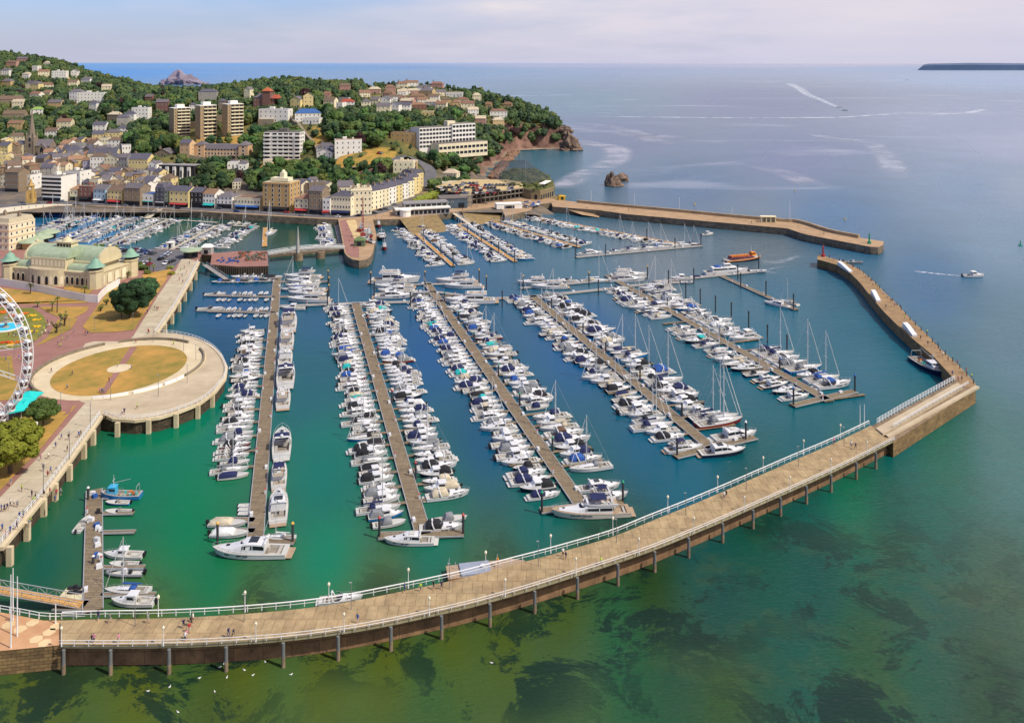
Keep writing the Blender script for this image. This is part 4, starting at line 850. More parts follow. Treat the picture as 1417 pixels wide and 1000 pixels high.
def put_boat(kind, x, y, heading, place, length=None, color=None, group=None, hull=None, label=None, z=0):
    k, cp = KIND.get(kind, (kind.replace('_', ' '), None)); s = (length or LEN[kind]) / LEN[kind] if kind in LEN else 1
    swap = {}; words = []
    if color and cp: swap[cp] = CANV[color]
    if cp and kind.startswith('sailing'): swap['sprayhood'] = CANV[color or 'navy']
    hn = ''
    if hull is None and kind in ('sports_cruiser', 'sports_open', 'pilothouse_boat', 'sailing_yacht', 'covered_speedboat', 'sports_cruiser_bare', 'hooded_speedboat', 'dinghy', 'pilothouse_canvas'):
        q = brng.random(); hull = NAVY if q < .11 else GEL[1] if q < .2 else GEL[2] if q < .26 else REDH if q < .275 else BLUEH if q < .3 else None
    if hull is not None:
        swap['hull'] = hull; hn = {NAVY.name: 'dark blue ', BLACKH.name: 'black ', GEL[1].name: 'cream ', GEL[2].name: 'grey ', REDH.name: 'red ', BLUEH.name: 'blue ', GREENH.name: 'green '}.get(hull.name, '')
    o = dup(PROTO[kind], (x, y, z + brng.uniform(-.03, .03)), heading, (s, s * .93, s * (1 if s > 1.5 else .84)), swap)
    nm = k.replace('dark-hulled ', '').replace('cream ', '').replace('twin-engine ', '').replace('open ', '').replace('large ', '').replace(' ', '_'); o.name = nm
    if label is None:
        what = (hn if hn else ('' if 'dark' in k or 'cream' in k or kind == 'inflatable' else 'white ')) + k
        if color and cp: what += ' with %s %s' % (HUES[color], {'boom_cover': 'sail cover', 'bimini': 'bimini', 'cover': 'cover', 'canopy': 'canopy'}[cp])
        label = what + ', ' + place
    if len(label.split()) > 16: label = label.replace(' boat from ', ' from ')
    if len(label.split()) > 16: label = label.replace(' from the far end', '').replace(' from the quay end', '').replace(' from the near end', '').replace(' from the shore end', '')
    tag(o, label, nm.replace('_', ' '), group); NBOAT[nm] = NBOAT.get(nm, 0) + 1
    return o
# ------------------------------------------------------------------ pontoons and berths
PLANK = brickmat('pontoon_planks', '8c7c62', '7a6a54', '4a4034', 3.4, .5, .9, vert=False, msize=.05, stain=.2)
PLANKY = brickmat('yellow_planks', 'c89a58', 'b88a4c', '7a5c34', 2.6, .6, .9, vert=False, msize=.05, stain=.15)
FLOATM = mat('float_black', (.03, .03, .032), .7, .3, 2)
mb = MB(); mb.tube((0, 0, -3), (0, 0, 4.6), .24, .27, 10, 0); PILE_ME = mesh_of(mb, 'shaft', PILE, 50)
CAPS = {}
def pile_cap(c, nm):
    if nm not in CAPS:
        mb = MB(); mb.tube((0, 0, 4.55), (0, 0, 4.75), .33, .33, 10); mb.tube((0, 0, 4.75), (0, 0, 5.15), .3, .05, 10); CAPS[nm] = mesh_of(mb, 'cap', mat('cap_' + nm, c, .5), 50)
    return CAPS[nm]
def pile(p, color, place, h=1.):
    r = empty('mooring_pile', (p[0], p[1], 0)); r.scale = (1, 1, h * .86)
    addk(r, inst(PILE_ME, 'shaft', r)); c = {'yellow': (.62, .36, .06), 'red': (.45, .07, .06), 'green': (.02, .3, .16), 'white': (.75, .73, .68), 'blue': (.03, .12, .4), 'black': (.02, .02, .02)}[color]
    addk(r, inst(pile_cap(c, color), 'cap', r))
    tag(r, 'black mooring pile with %s cap %s' % (color, place), 'mooring pile', 'mooring piles of the marina'); return r
def pontoon(A, B, w_, label, planks=PLANK, fingers=(), z=.55, name='pontoon'):
    r = empty(name, (A.x, A.y, 0)); d = (B - A); L_ = d.length; r.rotation_euler = (0, 0, math.atan2(d.y, d.x))
    mb = MB(); mb.box(0, L_, -w_/2, w_/2, z - .18, z, 0); part(mb, 'walkway', planks, r)
    mb = MB()
    n = int(L_ / 6)
    for i in range(n + 1): x = min(L_ - 1.6, i * L_ / max(1, n)); mb.box(x, x + 1.5, -w_/2 + .1, w_/2 - .1, -.3, z - .18, 0)
    for s in (-1, 1): mb.box(0, L_, s*w_/2 - .08, s*w_/2 + .08, z - .25, z + .04, 1)
    part(mb, 'floats', [FLOATM, GREYM], r)
    for (x, s, l) in fingers:
        mb = MB(); mb.box(x - .55, x + .55, s * w_/2, s * (w_/2 + l), z - .2, z - .05, 0); mb.box(x - .4, x + .4, s * (w_/2 + l * .55), s * (w_/2 + l - .2), -.3, z - .2, 1); part(mb, 'finger', [planks, FLOATM], r)
    tag(r, label, 'pontoon', 'marina pontoons')
    return r, d.normalized(), L_
# small pedestals and lockers on the walkways
mb = MB(); mb.box(-.18, .18, -.15, .15, 0, 1.05, 0, .02); mb.box(-.22, .22, -.19, .19, 1.05, 1.2, 1); PED = mesh_of(mb, 'power_pedestal', [GEL[0], mat('pedestal_top', (.5, .08, .06), .5)])
mb = MB(); mb.box(-.6, .6, -.35, .35, 0, .6, 0, .04); LOCK = mesh_of(mb, 'dock_locker', GEL[0])
CHO = (['sports_cruiser'] * 6 + ['sports_cruiser_bare'] * 2 + ['sports_open'] + ['hardtop_cruiser'] * 3 + ['pilothouse_boat'] * 2 + ['pilothouse_canvas'] * 3 + ['covered_speedboat'] + ['fishing_cruiser'] + ['sailing_yacht'] * 2 + ['hooded_speedboat'] * 2)
CHOS = ['pilothouse_boat', 'pilothouse_canvas', 'hooded_speedboat', 'covered_speedboat', 'open_speedboat', 'pilothouse_boat', 'fishing_cruiser', 'sports_cruiser', 'sailing_yacht', 'sports_open']
COLS = ['navy'] * 10 + ['black'] * 7 + ['white'] * 2 + ['grey'] * 6 + ['blue'] * 2 + ['cream'] * 3 + ['teal', 'brown']
def row(A, d, side, w_, t0, t1, pitch, Lr, place, kinds, group, start='shore end', bow_in=.85, skip=(), gap=1.0, tilt=0., fixed=None, bow_flip=False):
    """berths along one side of a pontoon; side +1 is left of the direction d"""
    nrm = Vector((-d.y, d.x, 0)) * side; t = t0; i = 0
    while t < t1:
        f = (t - t0) / max(1, t1 - t0); L_ = (Lr[0] + (Lr[1] - Lr[0]) * f)
        if not any(a <= t <= b_ for a, b_ in skip):
            k = brng.choice(kinds); l = L_ * brng.uniform(.84, 1.12)
            if k in ('sailing_yacht',): l *= 1.08
            if k in ('hooded_speedboat', 'covered_speedboat', 'open_speedboat'): l = min(l, 7.2)
            if k in ('pilothouse_boat', 'pilothouse_canvas'): l = min(l, 8.6)
            if k in ('hardtop_cruiser', 'hardtop_dark', 'flybridge_yacht', 'flybridge_bare'): l = max(l, 9.6)
            bi = brng.random() < bow_in; off = w_/2 + gap + l/2 + brng.uniform(0, .5)
            p = A + d * (t + brng.uniform(-.2, .2)) + nrm * off
            hd = math.atan2(-nrm.y, -nrm.x) + (0 if bi else math.pi) + brng.uniform(-.035, .035) + tilt
            c = brng.choice(COLS) if KIND[k][1] else None
            put_boat(k, p.x, p.y, hd, '%s from %s, %s' % (ordn(i), start, place), l, c, group); i += 1
        t += pitch * (.9 + .1 * L_ / 9) * brng.uniform(.93, 1.08)
    return i
def pont_from(a, b_, w_, label, planks=PLANK, fl=None, fr=None, z=.55, piles=None, pc='black', place=''):
    A, B = at(*a), at(*b_); L_ = (B - A).length; fingers = []
    for s, q in ((1, fl), (-1, fr)):
        if q:
            t0, t1, st, l0, l1 = q; t = t0
            while t < min(t1, L_): fingers.append((t, s, l0 + (l1 - l0) * (t - t0) / max(1, t1 - t0))); t += st
    r, d, L_ = pontoon(A, B, w_, label, planks, fingers, z)
    nrm = Vector((-d.y, d.x, 0))
    for i in range(int(L_ / 22)):
        t = (i + .5) * 22; q = inst(PED, 'power_pedestal', None, A + d * t + nrm * (w_/2 - .3) * (1 if i % 2 else -1) + Vector((0, 0, z))); tag(q, 'small red-topped white power pedestal, %s along %s' % (ordn(i), place), 'power pedestal', 'power pedestals on the pontoons')
        q = inst(LOCK, 'dock_locker', None, A + d * (t + 9) + nrm * (w_/2 - .5) * (-1 if i % 2 else 1) + Vector((0, 0, z)), math.atan2(d.y, d.x)); tag(q, 'white dock locker, %s along %s' % (ordn(i), place), 'dock locker', 'dock lockers on the pontoons')
    for i, t in enumerate(piles or ()):
        pile(A + d * (t * L_) + nrm * (w_/2 + .35), pc, 'number %s along %s' % (ORD[i], place))
    return A, d, L_
G1 = 'boats berthed along the marina pontoons'
# 1st long pontoon
A, d, L_ = pont_from((384, 383), (353, 749), 3.4, 'longest left-hand plank pontoon running toward the camera', fr=(95, 200, 9, 8, 9), place='the left long pontoon')
n1 = row(A, d, -1, 3.4, 84, L_ - 27, 3.35, (8.2, 8.6), 'left of left long pontoon', CHO + CHOS, G1, 'far end')
for i, (y0, y1, k, c) in enumerate(((438, 462, 'flybridge_yacht', 'navy'), (463, 486, 'flybridge_bare', None), (487, 510, 'hardtop_cruiser', None), (511, 541, 'sports_cruiser_bare', 'navy'), (542, 570, 'flybridge_bare', None), (603, 641, 'sports_cruiser_bare', 'navy'), (645, 682, 'flybridge_yacht', 'navy'), (685, 731, 'hardtop_dark', None))):
    P, Q = at(0, y0), at(0, y1); l = P.y - Q.y; yc = (P.y + Q.y) / 2; t = (A.y - yc) / -d.y; c0 = A + d * t + Vector((d.y, -d.x, 0)) * -1 * (1.7 + .6 + l * .155)
    put_boat(k, c0.x, c0.y, math.atan2(-d.y, -d.x), 'right edge of left long pontoon, %s from far end' % ORD[i], l, c, 'yachts moored alongside the left long pontoon', hull=GEL[0] if k == 'hardtop_dark' else None)
c0 = at(345, 769); put_boat('hardtop_dark', c0.x, c0.y + .5, math.pi, '', 15.2, None, None, GEL[0], 'sleek white hardtop cruiser with dark glass across the end of the left pontoon')
for (x0, x1, y, lb) in ((296, 352, 722, 'nearer'), (296, 352, 737, 'lower'), (345, 408, 752, 'end')):
    pont_from((x0, y), (x1, y), 2., 'short grey finger pontoon at the end of the left pontoon, %s one' % lb)
for i, (x, y, c) in enumerate(((315, 727, 'cream'), (318, 741, 'white'))): p = at(x, y); put_boat('covered_speedboat', p.x, p.y, 0, '', 8, c, None, GEL[0], ['pale speedboat under a beige cover beside the drive-on docks', 'white speedboat below the beige-covered one by the drive-on docks'][i])
for i in range(3): p = at(341, 701 + 5.5 * i); put_boat('dinghy', p.x, p.y, 0, '', 3.6, None, 'grey dinghies on drive-on docks', GEL[2], 'grey dinghy on a drive-on dock by the left pontoon, %s of three' % ['topmost', 'middle', 'lowest'][i])
p = at(385, 748); put_boat('sailing_yacht', p.x, p.y + .5, math.pi, '', 7, 'white', None, None, 'small white sailing boat behind the end pile of the left pontoon')
for x, y in ((301, 752), (405, 752)): pile(at(x, y), 'yellow', 'at the %s corner of the left pontoon end' % ('left' if x < 350 else 'right'), 1.05)
# fingers at the head of the first pontoon
for y, x0, x1, k in ((391, 388, 455, 0), (401, 388, 456, 1), (412, 388, 456, 2)):
    pont_from((x0, y), (x1, y), 2.2, 'dark finger pontoon right of the left pontoon head, %s row' % ORD[k]); pile(at(x1 - 1, y + 1), 'yellow', 'at the right end of the %s head finger' % ORD[k], 1.4)
for i, (x, y, k, l, c) in enumerate(((418, 385, 'flybridge_yacht', 17, 'navy'), (419, 391, 'hardtop_cruiser', 15, None), (416, 398, 'sports_cruiser', 13.5, 'white'), (424, 403, 'flybridge_bare', 16, None), (423, 408, 'hardtop_cruiser', 15, None), (426, 417, 'flybridge_bare', 17.5, None), (406, 428, 'fishing_cruiser', 10, None))):
    p = at(x, y); put_boat(k, p.x, p.y, math.pi, 'right of the left pontoon head, %s row from the far side' % ORD[i], l, c, 'big yachts right of the left pontoon head')
p = at(409, 402); put_boat('large_sailing_yacht', p.x, p.y, math.pi, '', 13, 'blue', None, None, 'tall-masted white sailing yacht with blue sail among the head berth yachts')
for y, k in ((409, 0), (431, 1)):
    pont_from((288, y + 1), (381, y + 3), 1.8, 'narrow pontoon for dinghies left of the left pontoon head, %s one' % ('upper', 'lower')[k])
    x = 302
    for i in range(10):
        for s in (-1, 1):
            if (i * 3 + s + k) % 5 == 0: continue
            p = at(x + i * 7.4, y + 2 + s * 4.2 + (1 if s > 0 else 0)); put_boat('dinghy' if (i + s) % 3 else 'inflatable', p.x, p.y, R(90) * -s + .1, '%s from the left on the %s side of the %s dinghy pontoon' % (ordn(i), 'near' if s > 0 else 'far', ('upper', 'lower')[k]), 4.4, None, 'small tenders on the dinghy pontoons', (None, GEL[2], BLUEH, CANV['black'], REDH, GEL[0])[(i * 5 + s + k) % 6])
p = at(298, 409); put_boat('open_speedboat', p.x, p.y, .1, '', 9, None, None, GEL[0], 'white speedboat at the left tip of the upper dinghy pontoon'); p = at(291, 430); put_boat('open_speedboat', p.x, p.y, .1, '', 10, None, None, GEL[0], 'white speedboat at the left tip of the lower dinghy pontoon')
pont_from((305, 389), (384, 388), 2.2, 'pontoon for slanted small boats at the foot of the pot quay ramp')
for i in range(12):
    p = at(303 + i * 6.3, 391 - (0 if i < 8 else 1)); k = ['hooded_speedboat', 'covered_speedboat', 'open_speedboat', 'inflatable'][i % 4]; put_boat(k, p.x, p.y, R(205), '%s from the left in the slanted row below the lobster pot quay' % ordn(i), 6.8, ['blue', 'cream', 'grey', 'black'][(i * 7) % 4] if KIND[k][1] else None, 'slanted row of small boats below the pot quay', (BLUEH, None, GEL[2])[i % 3])
for i in range(3): p = at(333 + i * 12, 385); put_boat('sports_open', p.x, p.y, R(180), '%s from the left in the back row below the pot quay' % ORD[i], 9, None, 'small boats below the pot quay')
p = at(378, 385); put_boat('covered_speedboat', p.x, p.y, 0, '', 9, 'black', None, None, 'speedboat under a big black cover at the head of the left pontoon')
# 2nd pontoon
A, d, L_ = pont_from((492, 421), (586, 742), 3.4, 'second long plank pontoon from the left', fl=(6, 170, 7.6, 8, 9), fr=(6, 170, 7.6, 7, 9), piles=(.18, .38, .6, .86), pc='red', place='the second long pontoon')
row(A, d, 1, 3.4, 2, L_ - 3, 3.5, (9.6, 9.2), 'right of second pontoon', CHO, G1, 'far end', .85, skip=((L_ - 12, L_ - 8),)); row(A, d, -1, 3.4, 2, L_ - 3, 3.35, (8.6, 9), 'left of second pontoon', CHO + CHOS, G1, 'far end', .85)
pont_from((524, 744), (642, 740), 2.6, 'cross pontoon at the near end of the second pontoon')
for x, y in ((525, 744), (641, 740)): pile(at(x, y + 1), 'red', 'at the %s end of the second pontoon cross piece' % ('left' if x < 600 else 'right'), 1.1)
p = at(566, 751); put_boat('hardtop_cruiser', p.x, p.y, math.pi, '', 10.5, None, None, GEL[0], 'white and teak hardtop cruiser across the end of the second pontoon'); p = at(611, 733); put_boat('sports_cruiser', p.x, p.y, R(6), '', 9.5, 'black', None, GEL[0], 'white sports cruiser with black canopy inside the end of the second pontoon')
# 3rd
A, d, L_ = pont_from((590, 392), (803, 699), 3.4, 'third long plank pontoon in the middle of the marina', fl=(24, 190, 8, 9, 11), fr=(20, 190, 8, 8, 9), piles=(.16, .30, .43, .6, .72, .87), pc='green', place='the middle long pontoon')
row(A, d, 1, 3.4, 34, L_ - 14, 3.75, (10.5, 10.5), 'right of middle pontoon', CHO + ['hardtop_cruiser', 'sports_cruiser'], G1, 'far end', .55, skip=((148, 153),)); row(A, d, -1, 3.4, 24, L_ - 4, 3.45, (9.4, 9.2), 'left of middle pontoon', CHO, G1, 'far end', .8)
pont_from((748, 709), (862, 697), 2.4, 'cross pontoon at the near end of the middle pontoon')
p = at(817, 712); put_boat('big_cream_yacht', p.x, p.y, R(184), '', 17.5, 'navy', None, None, 'large cream flybridge yacht with teak decks across the end of the middle pontoon')
for i, (x, y, k, c) in enumerate(((829, 677, 'hardtop_dark', None), (839, 690, 'flybridge_yacht', 'navy'))): p = at(x, y); put_boat(k, p.x, p.y, R(12), 'beside the end of the middle pontoon, behind the big cream yacht, %s' % ('upper', 'lower')[i], 10.5, c, None, GEL[0])
for x, y, c in ((750, 709, 'green'), (862, 694, 'green')): pile(at(x, y + 2), c, 'at the %s end of the middle cross pontoon' % ('left' if x < 800 else 'right'), 1.2)
# 4th
A, d, L_ = pont_from((736, 410), (989, 626), 3.2, 'fourth long plank pontoon, right of the middle', fl=(6, 150, 8.4, 11, 12), fr=(6, 150, 8, 9, 10), piles=(.13, .36, .5, .68, .86), pc='black', place='the fourth long pontoon')
CH4 = CHO + ['sailing_yacht'] * 2 + ['sailing_yacht_dark', 'hardtop_dark']
row(A, d, 1, 3.2, 3, L_ - 12, 3.9, (11, 12), 'right of fourth pontoon', CH4, G1, 'far end', .4); row(A, d, -1, 3.2, 3, L_ - 4, 3.7, (9.8, 10.5), 'left of fourth pontoon', CH4, G1, 'far end', .75)
pont_from((934, 634), (1045, 607), 2.4, 'cross pontoon at the near end of the fourth pontoon')
p = at(1000, 628); put_boat('hardtop_dark', p.x, p.y, R(10), '', 12.5, None, None, NAVY, 'dark-hulled motor launch with green windows across the end of the fourth pontoon'); p = at(1017, 606); put_boat('hardtop_cruiser', p.x, p.y, R(16), '', 13, None, None, None, 'white hardtop cruiser behind the dark launch at the fourth pontoon end'); p = at(947, 623); put_boat('flybridge_yacht', p.x, p.y, R(14), '', 10.5, 'navy', None, None, 'white flybridge yacht left of the fourth pontoon end')
for x, y in ((937, 632), (1032, 610)): pile(at(x, y), 'white', 'at the %s end of the fourth cross pontoon' % ('left' if x < 1000 else 'right'), 1.25)
for x, y, lb in ((991, 576, 'beside the near right berths of the fourth pontoon'), (893, 518, 'halfway down the right of fourth pontoon')):
    p = at(x, y + 4); put_boat('large_sailing_yacht', p.x, p.y, R(14), '', 14, 'white', None, None, 'large white sailing yacht with tall mast ' + lb)
# 5th
A, d, L_ = pont_from((840, 382), (1148, 557), 3., 'fifth plank pontoon at the right of the marina', fl=(30, 165, 9, 11, 12), fr=(30, 165, 9, 9, 10), piles=(.35, .6, .83), pc='blue', place='the fifth long pontoon')
CH5 = ['sports_cruiser', 'hardtop_cruiser', 'hardtop_dark', 'flybridge_yacht', 'sports_open', 'sailing_yacht', 'sailing_yacht', 'sports_cruiser_bare', 'flybridge_bare']
row(A, d, 1, 3., 32, L_ - 6, 4.7, (12, 11.5), 'right of fifth pontoon', CH5, G1, 'far end', .45, skip=((103, 112),)); row(A, d, -1, 3., 28, L_ - 3, 4.9, (10.5, 10), 'left of fifth pontoon', CH5, G1, 'far end', .6, skip=((72, 82),))
pont_from((1096, 563), (1183, 543), 2.6, 'cross pontoon at the near end of the fifth pontoon')
for x, y in ((1098, 562), (1183, 543)): pile(at(x, y), 'blue', 'at the %s end of the fifth cross pontoon' % ('left' if x < 1150 else 'right'), 1.3)
for i, (x, y) in enumerate(((949, 412), (969, 421), (990, 431), (1012, 441), (1036, 454), (1062, 474), (1089, 489))): pile(at(x, y), 'black', 'off the outer berths of the fifth pontoon, %s from the far end' % ORD[i], 1.5)
p = at(918, 424); put_boat('catamaran', p.x, p.y, R(14), '', None, 'blue', None, None, 'white catamaran on the left of fifth pontoon')
# cross walkways
for a, b_, lb in (((387, 425), (492, 421), 'between the first and second pontoons'), ((492, 421), (604, 418), 'between the second and third pontoons'), ((606, 418), (735, 412), 'between the third and fourth pontoons'), ((735, 412), (842, 401), 'between the fourth and fifth pontoons'), ((868, 397), (948, 391), 'right of the fifth pontoon head'), ((905, 391), (1048, 377), 'leading to the motor yacht')):
    pont_from(a, b_, 2.6, 'grey cross walkway ' + lb, mat('weathered_planks', (.30, .27, .24), .9, .2, 1))
for a, b_, lb in (((523, 395.5), (664, 393.5), 'upper head finger between the second and third pontoons'), ((517, 408), (600, 405), 'lower head finger left of the third pontoon'), ((600, 405), (682, 415), 'head finger right of the third pontoon'), ((720, 400), (842, 389), 'upper head finger above the fourth pontoon'), ((842, 389), (897, 384), 'head finger above the fifth pontoon')):
    pont_from(a, b_, 2.2, 'dark ' + lb, mat('weathered_planks', (.30, .27, .24)))
pl = [(513, 397, 'yellow'), (518, 409, 'yellow'), (588, 396, 'yellow'), (663, 393, 'yellow'), (673, 403, 'yellow'), (568, 427, 'black'), (695, 425, 'black'), (724, 402, 'yellow'), (815, 397, 'yellow'), (828, 409, 'black'), (896, 388, 'yellow'), (925, 395, 'black'), (960, 392, 'black'), (1021, 386, 'black'), (1050, 372, 'black'), (453, 425, 'black'), (1025, 399, 'black'), (1060, 411, 'black'), (1098, 430, 'black')]
for i, (x, y, c) in enumerate(pl): pile(at(x, y), c, 'of the cross walkways, %s from the left' % ordn(sorted(q[0] for q in pl).index(x)), 1.6)
for i, (x, y, k, l, c, h) in enumerate(((548, 391, 'flybridge_bare', 22, None, 0), (545, 399, 'flybridge_yacht', 17, 'navy', 180), (548, 405, 'hardtop_cruiser', 16, None, 180), (545, 412, 'hardtop_dark', 16, None, 0), (630, 391, 'flybridge_yacht', 18, 'navy', 180), (640, 398, 'flybridge_bare', 17, None, 180), (650, 419, 'flybridge_bare', 21, None, 180), (638, 428, 'sports_open', 12, None, 190),
        (738, 393, 'flybridge_bare', 15, None, 180), (760, 399, 'flybridge_bare', 16, None, 180), (783, 391, 'sports_open', 11, None, 180), (825, 390, 'large_sailing_yacht', 14, 'white', 0), (870, 383, 'flybridge_bare', 17, None, 0), (868, 389, 'flybridge_bare', 17, None, 0), (853, 402, 'sports_open', 11, None, 0), (908, 402, 'hardtop_cruiser', 15, None, 180), (910, 397, 'flybridge_bare', 12, None, 180),
        (943, 387, 'fishing_cruiser', 11, None, 180), (951, 392, 'dinghy', 6, None, 0), (717, 415, 'sports_open', 9, None, 180), (967, 384, 'covered_speedboat', 6, 'navy', 0))):
    p = at(x, y); put_boat(k, p.x, p.y, R(h + 3), 'at the far cross walkway, %s from the left' % ordn(sorted(q for q in (548,545,549,546,630,640,650,638,738,760,783,825,870,868,853,908,910,943,951,717,967)).index(x if x in (545,548) else x)), l, c, 'yachts along the far cross walkways', GEL[0])
pont_from((998, 383), (1102, 430), 2.4, 'plank pontoon angled off the motor yacht berth', PLANK)
p = at(1005, 379); o = put_boat('motor_yacht', p.x, p.y, R(10), '', None, None, None, None, 'long white classic motor yacht with blue tender cover and dark windows'); o['category'] = 'motor yacht'
p = at(1049, 377); put_boat('dinghy', p.x, p.y, 0, '', 8, None, None, GEL[0], 'small white boat behind the motor yacht bow pile')
p = at(1075, 423); put_boat('hardtop_cruiser', p.x, p.y, R(140), '', 11, None, None, None, 'white cruiser left of the tip of the angled pontoon'); p = at(1092, 420); put_boat('sailing_yacht', p.x, p.y, R(125), '', 9, 'cream', None, GEL[1], 'cream sailing yacht right of the tip of the angled pontoon')
p = at(1028, 361); o = put_boat('excursion_boat', p.x, p.y, R(18), '', None, None, None, None, 'orange and maroon excursion boat crossing the marina entrance')
p = at(1284, 510); put_boat('trawler', p.x, p.y, R(-86), '', None, None, None, None, 'dark blue trawler moored against the stone breakwater arm')
p = at(1347, 383); put_boat('pilothouse_boat', p.x, p.y, R(0), '', 10, None, None, None, 'white motorboat under way outside the breakwater, right of the picture')
p = at(1181, 364); put_boat('inflatable', p.x, p.y, R(-10), '', 9, None, None, None, 'grey inflatable entering between the pier heads')
p = at(979, 325); put_boat('pilothouse_boat', p.x, p.y, R(20), '', 8, None, None, None, 'lone white pilothouse boat off the end of the far pontoons')
for i, (x, y) in enumerate(((886, 304), (897, 305), (911, 307), (930, 309), (953, 311), (1008, 317), (1026, 317))): p = at(x, y); put_boat(['open_speedboat', 'dinghy', 'hooded_speedboat'][i % 3], p.x, p.y, R(-8), '%s from the left along the inner face of the far breakwater' % ORD[i], 7, 'navy', 'small boats along the far breakwater')
p = at(668, 795); o = put_boat('dive_barge', p.x, p.y, R(11), '', None, None, None, None, 'wide brown working barge with slate deckhouse against the curved pier')
p = at(472, 832); put_boat('sports_open', p.x, p.y, R(8), '', 8, None, None, GEL[0], 'white boat mostly hidden behind the pier railing')
# far marina pontoons
FARP = []
def far(a, b_, lb, plk=PLANKY, kl=CHO, left=True, right=True, pitch=4., lr=(8.5, 9), t0=3, place=''):
    A, d, L_ = pont_from(a, b_, 2.4, lb, plk, place=place)
    if left: row(A, d, -1, 2.4, t0, L_ - 1, pitch, lr, 'near side of ' + place.replace('the ', ''), kl, 'boats on the far marina pontoons', 'quay end', .8)
    if right: row(A, d, 1, 2.4, t0, L_ - 1, pitch, lr, 'far side of ' + place.replace('the ', ''), kl, 'boats on the far marina pontoons', 'quay end', .8)
far((568, 317), (627, 369), 'yellow-planked pontoon below the first slipway', place='the first far pontoon'); far((634, 312), (713, 363), 'yellow-planked pontoon below the second slipway', place='the second far pontoon')
far((684, 308), (802, 343), 'yellow-planked pontoon, third from the slipways', place='the third far pontoon', kl=CHO + ['sailing_yacht'] * 2); far((735, 300), (945, 340), 'far pontoon close to the breakwater', place='the fourth far pontoon', kl=CHO + ['sailing_yacht'] * 6, left=True, right=False, pitch=4.6, t0=6)
pont_from((572, 319), (706, 303), 2.4, 'yellow walkway across the foot of the slipways', PLANKY, place='the slipway walkway')
A, d, L_ = pont_from((797, 357), (971, 341), 2.6, 'dark outer pontoon in front of the far berths', mat('weathered_planks', (.30, .27, .24)), place='the dark outer pontoon')
for i, (x, k, l, c) in enumerate(((818, 'hardtop_cruiser', 13, None), (850, 'sports_cruiser_bare', 8, 'navy'), (873, 'sailing_yacht', 11, 'navy'), (895, 'sailing_yacht', 12, 'navy'), (912, 'sailing_yacht', 11, 'blue'), (925, 'flybridge_bare', 12, None), (945, 'sailing_yacht', 10, 'white'), (958, 'sailing_yacht', 9, 'navy'))):
    y = 357 - (x - 797) * 16 / 174 - 3.0; p = at(x, y); put_boat(k, p.x, p.y, R(8), 'behind the dark outer pontoon, %s from the left' % ORD[i], l, c, 'boats behind the dark outer pontoon')
for i, (x, y) in enumerate(((796, 357), (838, 354), (934, 345), (960, 336), (970, 341), (712, 363), (798, 343), (627, 370), (895, 331), (647, 325), (666, 338), (690, 350), (586, 333), (610, 353))): pile(at(x, y), 'black', 'among the far pontoons, %s in the far marina' % ordn(i), 1.4)
# landing at the bottom left
A, d, L_ = pont_from((130.5, 680), (128.5, 848), 3.4, 'broad plank landing pontoon at the bottom left', place='the near left landing', fl=None)
for i, (x0, x1, y) in enumerate(((139, 185, 691), (139, 185, 713), (139, 187, 739), (139, 200, 788), (139, 215, 826))): pont_from((x0, y), (x1, y - 1), 1.1, 'thin plank finger off the landing pontoon, %s from the far end' % ORD[i])
pont_from((78, 840), (118, 841), 3., 'short plank platform under the gangway foot')
tag(put_boat('fishing_boat', *at(167, 689).xy, R(183), '', None, None, None, None, 'bright blue fishing boat with cluttered deck at the landing pontoon'), 'bright blue fishing boat with cluttered deck at the landing pontoon', 'fishing boat').scale = (.68,) * 3
for x, y, k, l, c, h, hd, lb in ((163, 697, 'open_speedboat', 5.6, None, BLUEH, 180, 'small open blue boat just below the fishing boat'), (164, 710, 'open_speedboat', 6, None, GEL[1], 180, 'small cream open boat on the second landing finger'), (115, 727, 'open_speedboat', 6.3, None, GEL[0], 92, 'white open boat moored alone left of the landing'),
        (171, 770, 'fishing_cruiser', 8, None, GEL[0], 180, 'white twin-engine cruiser at the middle of the landing'), (172, 783, 'open_speedboat', 6, None, REDH, 180, 'small red-hulled boat below the twin-engine cruiser'), (173, 795, 'inflatable', 7.4, None, None, 180, 'long grey inflatable at the landing'),
        (176, 820, 'sailing_yacht', 8.6, 'blue', GEL[0], 180, 'white sailing boat with pale blue deck at the landing'), (184, 836, 'pilothouse_boat', 8, None, GEL[0], 180, 'white open-backed motorboat nearest the pier at the landing')):
    p = at(x, y); put_boat(k, p.x, p.y, R(hd), '', l, c, None, h, lb)
for i, (x, y, m) in enumerate(((104, 815, ENG), (104, 821, ENG))):
    p = at(x, y, .3); mb = MB(); mb.box(-1.4, 1.2, -.35, .35, .1, .5, 0, .08); mb.box(-.3, .4, -.3, .3, .5, .85, 0, .08); mb.tube((.4, -.35, .95), (.4, .35, .95), .04)
    tag(mb.build('jet_ski', m, None, None, p, 0), 'black jet ski parked on the cream float, %s one' % ('upper', 'lower')[i], 'jet ski')
mb = MB(); p = at(104, 826); mb.box(-2.8, 2.8, -2.6, 2.2, 0, .4, 0, .06)
tag(mb.build('drive_on_dock', mat('cream_float', (.62, .55, .34), .7, .1, 1), None, None, p), 'cream modular float dock beside the landing pontoon', 'floating dock')
for x, y in ((122, 694), (129, 783)): pile(at(x, y), 'white', 'on the landing pontoon, %s one' % ('far' if y < 700 else 'middle'), .8 if y < 700 else .5)
